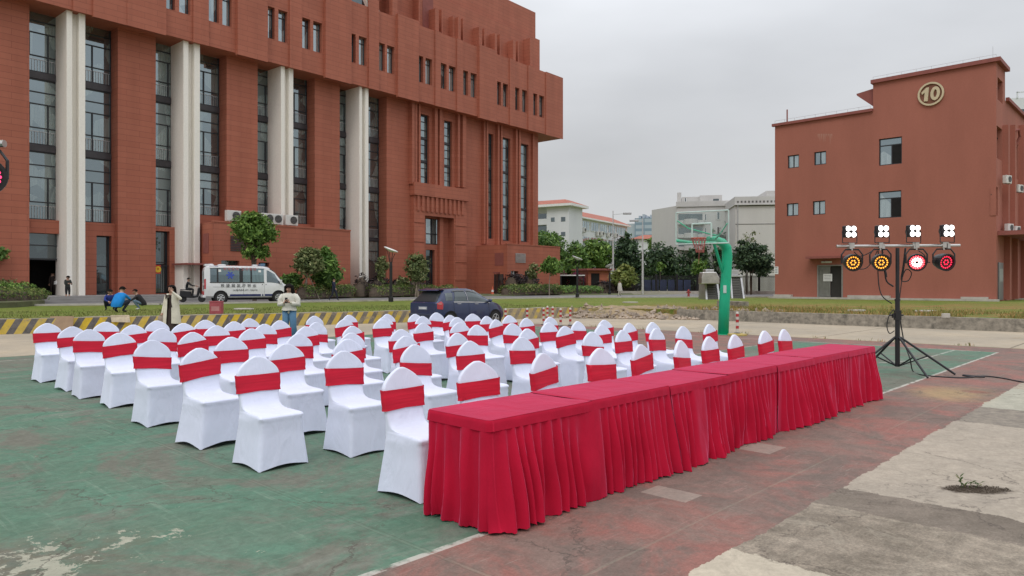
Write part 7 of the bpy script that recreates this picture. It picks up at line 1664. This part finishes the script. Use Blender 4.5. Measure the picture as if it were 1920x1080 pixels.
# ------------------------------------------------------------------ people
SK = mat('skin', (.46, .27, .19), .55, .06); HAIR = mat('black_hair', (.008, .006, .005), .8, .2, spec=.12)
def cloth_m(name, col, r=.85): return mat(name, col, r, .12, 7, bump=.3, bscale=12)
def seg_dist(p, a, b):
    ab = b - a; t = max(0, min(1, (p - a).dot(ab) / max(ab.length_squared, 1e-9))); return (p - a - ab * t).length, t
def person(label, loc, rz, J, mats, slim=1.0, skirt=None, cat='person', hair='short', face=True, group=None, scale=1.0):
    """J: joint dict, local frame faces -y. mats: dict torso, arm, leg, shoe"""
    t_ = thing('person', label, cat, loc, rz, group); t_.scale = (scale,) * 3
    V = {k: Vector(v) for k, v in J.items()}; rad = dict(pelvis=.125, waist=.105, chest=.135, neck=.052, head0=.075, head=.098, crown=.088)
    lr = dict(sho=.062, elb=.043, wri=.028, pal=.034, hip=.088, kne=.056, ank=.038, toe=.034, upt=.08, calf=.05)
    for s_ in 'LR':
        V['upt' + s_] = V['hip' + s_].lerp(V['kne' + s_], .45); V['calf' + s_] = V['kne' + s_].lerp(V['ank' + s_], .35); V['pal' + s_] = V['wri' + s_] + (V['wri' + s_] - V['elb' + s_]).normalized() * .07 if 'pal' + s_ not in V else V['pal' + s_]
    up = (V['head'] - V['neck']).normalized(); V['head0'] = V['neck'].lerp(V['head'], .5); V['crown'] = V['head'] + up * .045
    names = ['pelvis', 'waist', 'chest', 'neck', 'head0', 'head', 'crown']; edges = [('pelvis', 'waist'), ('waist', 'chest'), ('chest', 'neck'), ('neck', 'head0'), ('head0', 'head'), ('head', 'crown')]
    for s_ in 'LR':
        names += [k + s_ for k in ('sho', 'elb', 'wri', 'pal', 'hip', 'upt', 'kne', 'calf', 'ank', 'toe')]
        edges += [('chest', 'sho' + s_), ('sho' + s_, 'elb' + s_), ('elb' + s_, 'wri' + s_), ('wri' + s_, 'pal' + s_), ('pelvis', 'hip' + s_), ('hip' + s_, 'upt' + s_), ('upt' + s_, 'kne' + s_), ('kne' + s_, 'calf' + s_), ('calf' + s_, 'ank' + s_), ('ank' + s_, 'toe' + s_)]
    idx = {n: i for i, n in enumerate(names)}; me = bpy.data.meshes.new('tmp'); me.from_pydata([V[n] for n in names], [(idx[a], idx[b_]) for a, b_ in edges], [])
    o = bpy.data.objects.new('tmp', me); COL.objects.link(o); md = o.modifiers.new('skin', 'SKIN'); md.use_smooth_shade = True; sb = o.modifiers.new('sub', 'SUBSURF'); sb.levels = 1; sb.render_levels = 1
    for n in names:
        r = rad.get(n, lr.get(n[:-1], .05)) * (slim if n not in ('head', 'crown', 'head0') else 1); sv = me.skin_vertices[0].data[idx[n]]
        sv.radius = (r * (1.25 if n in ('waist', 'pelvis', 'chest') else 1), r * (.85 if n in ('waist', 'pelvis', 'chest') else 1)); sv.use_root = n == 'pelvis'
    bpy.context.view_layer.update(); nm = bpy.data.meshes.new_from_object(o.evaluated_get(bpy.context.evaluated_depsgraph_get())); bpy.data.objects.remove(o)
    part = {}
    for a, b_ in edges:
        k = b_.rstrip('LR') if b_[-1] in 'LR' and b_[:-1] in lr else b_
        part[(a, b_)] = 'skin' if k in ('head0', 'head', 'crown', 'pal') else ('arm' if k in ('sho', 'elb', 'wri') else ('shoe' if k == 'toe' else ('leg' if k in ('hip', 'upt', 'kne', 'calf', 'ank') else 'torso')))
    ml = [SK, mats['torso'], mats.get('arm', mats['torso']), mats['leg'], mats['shoe'], mats.get('shin', mats['leg'])]; order = {'skin': 0, 'torso': 1, 'arm': 2, 'leg': 3, 'shoe': 4}
    for m_ in ml: nm.materials.append(m_)
    mi = []
    for f in nm.polygons:
        c = f.center; best = min(((seg_dist(c, V[a], V[b_])[0] - .5 * (rad.get(b_, lr.get(b_[:-1], .05))), (a, b_)) for a, b_ in edges), key=lambda q: q[0])[1]; k = order[part[best]]
        if 'shin' in mats and best[1][:-1] in ('calf', 'ank'): k = 5
        mi.append(k)
    nm.polygons.foreach_set('material_index', mi); nm.polygons.foreach_set('use_smooth', [True] * len(nm.polygons)); nm.name = 'body'
    # fingers joined to the same mesh
    mb = MB()
    for s_ in 'LR':
        a = V['pal' + s_]; d = (a - V['wri' + s_]).normalized(); sd = d.orthogonal().normalized() if abs(d.x) > .9 else d.cross(Vector((0, 1, .2))).normalized(); nn_ = d.cross(sd)
        for k, (l, off) in enumerate(((.065, -.027), (.078, -.009), (.073, .009), (.058, .026))):
            b0 = a + sd * off + d * .01; b1 = b0 + d * l * .55; b2 = b1 + (d * .6 + nn_ * .6).normalized() * l * .5; mb.path([b0, b1, b2], [.010, .009, .007], 6)
        b0 = a - sd * .028 - d * .02; mb.path([b0, b0 + (d * .6 - sd * .9).normalized() * .035, b0 + (d * .9 - sd * .6).normalized() * .06], [.011, .010, .008], 6)
    vs = [tuple(v.co) for v in nm.vertices]; nv_ = len(vs); fsx = [tuple(p.vertices) for p in nm.polygons]; full = bpy.data.meshes.new('body'); full.from_pydata(vs + [tuple(v) for v in mb.v], [], fsx + [tuple(nv_ + i for i in f) for f in mb.f])
    for m_ in ml: full.materials.append(m_)
    full.polygons.foreach_set('material_index', mi + [0] * len(mb.f)); full.polygons.foreach_set('use_smooth', [True] * len(full.polygons)); full.update()
    bo = bpy.data.objects.new('body', full); COL.objects.link(bo); bo.parent = t_
    # head frame
    H = V['head'] + up * .01; fwd = Vector(J.get('look', (0, -1, 0))); fwd = (fwd - up * fwd.dot(up)).normalized(); rt = fwd.cross(up)
    def hp_(x, y, z): return H + rt * x + fwd * y + up * z
    if face:
        m = MB(); m.path([hp_(0, .098, .025), hp_(0, .122, -.012), hp_(0, .100, -.022)], [.010, .017, .012], 6)
        for s_ in (-1, 1): m.ball(hp_(s_ * .098, 0, -.005), (.014, .02, .03), 8)
        m.build('nose_and_ears', SK, bo, smooth=True)
        m = MB()
        for s_ in (-1, 1): m.ball(hp_(s_ * .034, .096, .018), (.012, .010, .006), 8); m.path([hp_(s_ * .015, .10, .036), hp_(s_ * .05, .092, .038)], .0045, 5)
        m.build('eyes', HAIR, bo); m = MB(); m.path([hp_(-.022, .094, -.045), hp_(0, .101, -.044), hp_(.022, .094, -.045)], [.004, .007, .004], 6); m.build('mouth', mat('lips', (.35, .10, .09), .5), bo)
    m = MB(); n1, n2 = 18, 10; vs = []
    for j in range(n2 + 1):
        th = math.pi * j / n2 * .62
        for i in range(n1):
            a = 2 * math.pi * i / n1; x, y, z = math.sin(th) * math.sin(a), math.sin(th) * math.cos(a), math.cos(th)
            # hairline: shorter at the front
            if y > .15: z = max(z, .50 + .15 * (1 - abs(x)))
            k_ = 1 + .05 * mnoise.noise((a * 2, th * 4, loc[0])); vs.append(hp_(x * .116 * k_, y * .120 * k_ - .010, z * .112 * k_ + .018))
    m.add(vs, [(j * n1 + i, j * n1 + (i + 1) % n1, (j + 1) * n1 + (i + 1) % n1, (j + 1) * n1 + i) for j in range(n2) for i in range(n1)])
    if hair == 'long':
        rings = []
        for k in range(7):
            q = k / 6; z = .06 - .34 * q; rings.append([hp_(math.sin(a) * (.128 + .035 * q), -.01 - math.cos(a) * (.10 + .01 * q), z + .015 * math.sin(a * 7)) for a in [R(-138) + R(276) * i / 20 for i in range(21)]] + [hp_(math.sin(a) * (.088 + .02 * q), -.005 - math.cos(a) * .07, z) for a in [R(138) - R(276) * i / 20 for i in range(21)]])
        m.loft(rings)
    elif hair == 'bob':
        rings = []
        for k in range(5):
            q = k / 4; z = .05 - .17 * q; rings.append([hp_(math.sin(a) * (.125 + .012 * q), -.01 - math.cos(a) * .10, z) for a in [R(-115) + R(230) * i / 16 for i in range(17)]] + [hp_(math.sin(a) * .085, -.01 - math.cos(a) * .06, z) for a in [R(115) - R(230) * i / 16 for i in range(17)]])
        m.loft(rings)
    m.build('hair', HAIR, t_, smooth=True); return t_, V
def stand(h=1.62, **kw):
    s = h / 1.62; J = dict(pelvis=(0, 0, .90), waist=(0, 0, 1.04), chest=(0, 0, 1.25), neck=(0, .0, 1.40), head=(0, -.01, 1.50), shoL=(.155, 0, 1.32), shoR=(-.155, 0, 1.32), elbL=(.20, .02, 1.06), elbR=(-.20, .02, 1.06), wriL=(.21, -.05, .83), wriR=(-.21, -.05, .83),
                       hipL=(.085, 0, .86), hipR=(-.085, 0, .86), kneL=(.09, -.01, .47), kneR=(-.09, -.01, .47), ankL=(.09, .02, .08), ankR=(-.09, .02, .08), toeL=(.10, -.12, .035), toeR=(-.10, -.12, .035), look=(0, -1, 0))
    J.update(kw); return {k: (Vector(v) * s if k != 'look' else v) for k, v in J.items()}
def loft_cloth(name, m_, par, rings, n=28, open_front=0, smooth=True):
    mb = MB(); rr = []
    for (cx, cy, z, rx, ry) in rings:
        rr.append([(cx + math.sin(a) * rx * (1 + .03 * math.sin(a * 6 + z * 3)), cy + math.cos(a) * ry * (1 + .03 * math.cos(a * 7 + z * 5)), z + .006 * math.sin(a * 5)) for a in [R(180) + R(open_front) / 2 + (R(360) - R(open_front)) * i / n - R(360) * 0 for i in range(n + (1 if open_front else 0))]])
    mb.loft(rr, closed=not open_front, cap0=False, cap1=False); return mb.build(name, m_, par, smooth=smooth)
cream = cloth_m('cream_coat', (.60, .57, .46)); jeans = cloth_m('blue_jeans', (.08, .18, .29)); brown = cloth_m('dark_brown_cloth', (.035, .022, .018)); blk = cloth_m('black_cloth', (.012, .012, .014)); shoe = mat('dark_shoe', (.02, .02, .02), .6); wsh = mat('white_shoe', (.5, .5, .48), .6)
# woman in the long cream coat, hand raised to her face
p = P(322, 600, 20.4); T1, V_ = person('woman in a long cream coat, one hand raised to her face', (p.x, p.y, 0), R(-2), stand(1.60, elbR=(-.23, .02, 1.05), wriR=(-.25, -.06, .82), elbL=(.33, -.10, 1.22), wriL=(.10, -.16, 1.44), palL=(.045, -.145, 1.50), look=(-.15, -1, .12)), dict(torso=brown, arm=cream, leg=brown, shoe=shoe), hair='bob')
ct = loft_cloth('coat', cream, T1, [(0, .0, 1.37, .12, .085), (0, 0, 1.33, .185, .115), (0, 0, 1.24, .205, .14), (0, 0, 1.10, .205, .145), (0, 0, .95, .22, .155), (0, 0, .78, .235, .165), (0, 0, .64, .25, .172), (0, 0, .52, .258, .178)], open_front=34)
m = MB(); m.path([(-.02, -.13, 1.34), (.05, -.155, 1.15), (.08, -.15, .98)], .012, 5); m.add([(-.13, -.115, 1.36), (-.02, -.15, 1.32), (-.10, -.165, 1.20)], [(0, 1, 2)]); m.build('collar', brown, ct)
loft_cloth('long_skirt', brown, T1, [(0, 0, .95, .14, .11), (0, 0, .6, .17, .13), (0, 0, .25, .19, .15)])
m = MB(); m.lathe([(.075, 0), (.09, .03), (.095, .14), (.07, .22)], (-.27, -.06, .52), 12); m.path([(-.33, -.06, .72), (-.27, -.06, .84), (-.21, -.06, .72)], .01, 5); m.build('handbag', cloth_m('patterned_bag', (.30, .24, .19)), T1)
# woman with a phone
p = P(542.5, 600, 19.6); T2, V_ = person('woman with long black hair, cream blouse and jeans looking at her phone', (p.x, p.y, 0), R(0), stand(1.64, elbL=(.23, -.02, 1.06), elbR=(-.23, -.02, 1.06), wriL=(.07, -.22, 1.13), wriR=(-.07, -.22, 1.12), palL=(.03, -.26, 1.16), palR=(-.03, -.26, 1.15), head=(0, -.03, 1.495), look=(0, -1, -.35), kneL=(.10, -.02, .47), ankL=(.13, .03, .08), toeL=(.15, -.11, .035)), dict(torso=cream, arm=cream, leg=jeans, shoe=wsh), hair='long')
bl_ = loft_cloth('blouse', cloth_m('cream_blouse', (.62, .60, .52)), T2, [(0, 0, 1.40, .10, .08), (0, 0, 1.36, .18, .115), (0, 0, 1.27, .195, .14), (0, 0, 1.12, .175, .14), (0, 0, 1.02, .185, .145), (0, 0, .92, .215, .165)])
for s_ in (-1, 1): loft = MB(); loft.path([(s_ * .16, 0, 1.345), (s_ * .225, -.01, 1.22), (s_ * .245, -.02, 1.08), (s_ * .16, -.12, 1.10), (s_ * .11, -.17, 1.125)], [.065, .082, .078, .06, .042], 12); loft.build('puff_sleeve', MATS['cream_blouse'], bl_, smooth=True)
for s_ in (-1, 1): m = MB(); x = s_ * .09; m.path([(x * .95, 0, .92), (x * 1.1 + (.01 if s_ > 0 else 0), -.01, .5), (x * 1.2 + (.03 if s_ > 0 else 0), .02, .10)], [.105, .085, .095], 14); m.build('trouser_leg', jeans, T2, smooth=True)
m = MB(); m.cbox((0, -.27, 1.20), (.075, .012, .15)); m.build('phone', M['blackp'], T2)
# crouching figures on the lawn
def crouch(dirx=0, **kw):
    J = dict(pelvis=(0, .16, .30), waist=(0, .10, .44), chest=(0, -.04, .62), neck=(0, -.12, .76), head=(0, -.17, .86), shoL=(.17, -.06, .68), shoR=(-.17, -.06, .68), elbL=(.24, -.28, .50), elbR=(-.24, -.28, .50), wriL=(.10, -.42, .42), wriR=(-.10, -.42, .42),
             hipL=(.10, .14, .28), hipR=(-.10, .14, .28), kneL=(.24, -.26, .46), kneR=(-.24, -.26, .46), ankL=(.15, .02, .08), ankR=(-.15, .02, .08), toeL=(.19, -.15, .035), toeR=(-.19, -.15, .035), look=(0, -1, -.5)); J.update(kw); return J
azure = cloth_m('azure_jacket', (.0, .19, .52)); dkb = cloth_m('deep_blue_jacket', (.012, .03, .20)); nav = cloth_m('navy_trousers', (.012, .016, .03)); gj = cloth_m('grey_blue_jeans', (.12, .18, .24))
for px, py, lb_, rz, ms, nk in ((224, 586, 'man in a bright azure jacket crouching with his back to the viewer on the lawn', R(172), dict(torso=azure, leg=nav, shoe=shoe), 1.12), (206, 582, 'man in a deep blue jacket crouching behind the one in azure', R(35), dict(torso=dkb, leg=nav, shoe=shoe), .98), (261, 581, 'man in black top and faded jeans crouching alone on the lawn', R(-62), dict(torso=blk, leg=gj, shoe=wsh), .98)):
    p = G(px, py, ZT); T_, V_ = person(lb_, (p.x, p.y, ZT), rz, crouch(), ms, slim=1.12, scale=nk, group=None)
    lw = loft_cloth('jacket', ms['torso'], T_, [(0, -.06, .735, .12, .09), (0, -.04, .69, .205, .13), (0, .0, .58, .225, .165), (0, .08, .44, .225, .19), (0, .14, .32, .215, .185), (0, .17, .22, .19, .15)])
# people near the building
p = P(127, 565, 46.5); T_, V_ = person('person in dark patterned top and shorts standing at the first white column', (p.x, p.y, CAMZ - 33 / FPX * 46.5), R(55), stand(1.66, elbL=(.2, -.08, 1.07), wriL=(.10, -.24, 1.10), elbR=(-.2, -.08, 1.07), wriR=(-.08, -.24, 1.12), look=(0, -1, -.5), head=(0, -.05, 1.49)), dict(torso=cloth_m('dark_print', (.03, .035, .03)), leg=blk, shoe=mat('pink_shoe', (.45, .25, .22), .6), shin=SK), slim=1.1)
p = P(99, 553, 50.5); person('person in dark clothes with a white bag standing in the open entrance', (p.x, p.y, .80), R(40), stand(1.66, elbL=(.2, -.08, 1.07), wriL=(.12, -.22, 1.12)), dict(torso=brown, leg=brown, shoe=shoe))
m = MB(); m.lathe([(.10, 0), (.16, .04), (.15, .22), (.05, .30)], (0, 0, 0), 10); o = m.build('white_bag', M['whitep']); q = P(106, 534, 50.1); o.location = q; tag(o, 'white bag held by the person in the entrance', 'bag')
p = P(626, 560, 51.5); person('person in navy clothes walking along the road right of the van', (p.x, p.y, ZT), R(80), stand(1.62, kneL=(.08, -.18, .49), ankL=(.08, -.24, .10), toeL=(.09, -.37, .05), kneR=(-.08, .08, .46), ankR=(-.08, .34, .12), toeR=(-.08, .24, .03), elbL=(.2, .14, 1.08), wriL=(.2, .12, .86), elbR=(-.2, -.12, 1.08), wriR=(-.2, -.22, .90)), dict(torso=cloth_m('navy_top', (.008, .011, .035)), leg=nav, shoe=shoe), slim=1.1)
p = P(1162, 556, 73); T_, V_ = person('distant person in a loose white outfit walking near the farthest park lamp', (p.x, p.y, ZT), R(-70), stand(1.55, kneL=(.08, -.14, .48), ankL=(.08, -.2, .09), toeL=(.08, -.32, .04), ankR=(-.08, .22, .1), toeR=(-.08, .1, .03)), dict(torso=cream, leg=cream, shoe=shoe)); loft_cloth('loose_dress', cloth_m('pale_dress', (.5, .48, .42)), T_, [(0, 0, 1.32, .14, .11), (0, 0, 1.2, .22, .17), (0, 0, .9, .27, .2), (0, .04, .5, .31, .24)])
# rider on a parked scooter by the second column
p = P(360, 561, 47.5); sc = thing('scooter', 'dark motor scooter standing left of the white van, half hidden', 'scooter', (p.x, p.y, ZT), R(20))
m = MB()
for x in (-.55, .60): m.lathe([(.12, 0), (.21, .0), (.23, .03), (.23, .07), (.21, .10), (.12, .1)], (x, -.05, .23), 20, 0, Matrix.Rotation(R(-90), 3, 'X'))
m.build('wheel', M['tyre'], sc); m = MB(); m.prism_xz([(-.75, .42), (-.3, .30), (.1, .28), (.38, .34), (.52, .80), (.46, .98), (.36, .95), (.28, .46), (0, .40), (-.05, .72), (-.72, .78)], -.13, .13); m.build('body', M['black'], sc, bevel=.03); m = MB(); m.path([(.42, -.3, 1.02), (.45, 0, 1.0), (.42, .3, 1.02)], .02, 6); m.tube((.45, 0, .9), (.60, 0, .25), .03); m.build('handlebar', M['blackp'], sc); m = MB(); m.box(-.72, -.02, -.14, .14, .79, .86); m.build('seat', M['blackp'], sc, bevel=.03)
person('person in black with a white mask sitting on the scooter left of the van', (p.x - .05, p.y + .0, ZT), R(110), dict(pelvis=(0, .32, .93), waist=(0, .28, 1.05), chest=(0, .22, 1.24), neck=(0, .18, 1.40), head=(0, .15, 1.50), shoL=(.17, .2, 1.32), shoR=(-.17, .2, 1.32), elbL=(.26, .0, 1.13), elbR=(-.26, .0, 1.13), wriL=(.28, -.26, 1.08), wriR=(-.28, -.26, 1.08), hipL=(.1, .28, .90), hipR=(-.1, .28, .90), kneL=(.17, -.12, .86), kneR=(-.17, -.12, .86), ankL=(.16, -.08, .42), ankR=(-.16, -.08, .42), toeL=(.16, -.2, .38), toeR=(-.16, -.2, .38), look=(0, -1, 0)), dict(torso=blk, leg=blk, shoe=shoe), slim=1.1)
# two people at the open upper window of the number 10 building
for px, py, lb_ in ((1675.5, 306, 'person in white in the open upper window, left of two'), (1688, 306, 'person in white at the right edge of the open upper window')):
    lx, lz = RB.front(px, py, .6); q = RB.o + RB.ax * lx + RB.ay * .6; person(lb_, (q.x, q.y, lz - 1.25), RB.r + R(20), stand(1.62, elbL=(.24, -.1, 1.1), wriL=(.15, -.3, 1.15), elbR=(-.24, -.1, 1.1), wriR=(-.15, -.3, 1.15)), dict(torso=cream, leg=blk, shoe=shoe), face=False)
# ------------------------------------------------------------------ seedling in the joint
p = G(1806, 915, .0); sg = thing('seedling', 'small weed seedling growing from dark earth in the right foreground slab', 'plant', (p.x, p.y, 0)); lf = mat_leaf('leaf_seedling', (.05, .10, .02), (.10, .15, .035), (.14, .13, .04)); m = MB(); st_ = MB(); r2 = random.Random(4)
def leafblade(m, b, d, l, w_):
    d = d.normalized(); s_ = d.cross(Vector((0, 0, 1))).normalized() * w_; up = Vector((0, 0, 1)); pts = [b, b + d * l * .35 + s_, b + d * l * .75 + s_ * .8 + up * -.004, b + d * l - up * .012, b + d * l * .75 - s_ * .8 + up * -.004, b + d * l * .35 - s_]; m.add(pts + [b + d * l * .5 + up * .004], [(0, 1, 6), (1, 2, 6), (2, 3, 6), (3, 4, 6), (4, 5, 6), (5, 0, 6)])
for (bx, hh, tx) in ((-.01, .085, -.03), (.05, .05, .07), (.10, .035, .13), (.02, .03, 0)):
    st_.path([(bx, 0, 0), (bx + (tx - bx) * .4, .0, hh * .6), (tx, 0, hh)], [.003, .0025, .0015], 5)
    for k in range(6 if hh > .06 else 7):
        a = r2.random() * 6.28; q = .5 + .5 * r2.random(); leafblade(m, Vector((bx + (tx - bx) * q, 0, hh * q)), Vector((math.cos(a), math.sin(a), r2.uniform(.2, 1.1))), r2.uniform(.03, .06), .008)
for a_ in (40, 150): leafblade(m, Vector((-.03, 0, .085)), Vector((math.cos(R(a_)), 0, .9)), .06, .008)
m.build('leaf', lf, sg); st_.build('stem', lf, sg)
mb = MB(); r2 = random.Random(8)
for k in range(500):
    a = r2.random() * 6.28; q = r2.random() ** .6; c = Vector((.09 + math.cos(a) * q * .26, -.03 + math.sin(a) * q * .11, .001)); s_ = r2.uniform(.002, .007); mb.add([c + Vector((s_, 0, 0)), c + Vector((0, s_, 0)), c + Vector((-s_, 0, 0)), c + Vector((0, -s_, 0)), c + Vector((0, 0, s_ * 1.3))], [(0, 1, 4), (1, 2, 4), (2, 3, 4), (3, 0, 4)])
o = mb.build('soil_crumbs', mat('dark_earth', (.06, .045, .03), .95)); o.location = (p.x, p.y, 0); o['kind'] = 'stuff'; tag(o, 'dark earth crumbs scattered round the seedling', 'soil')
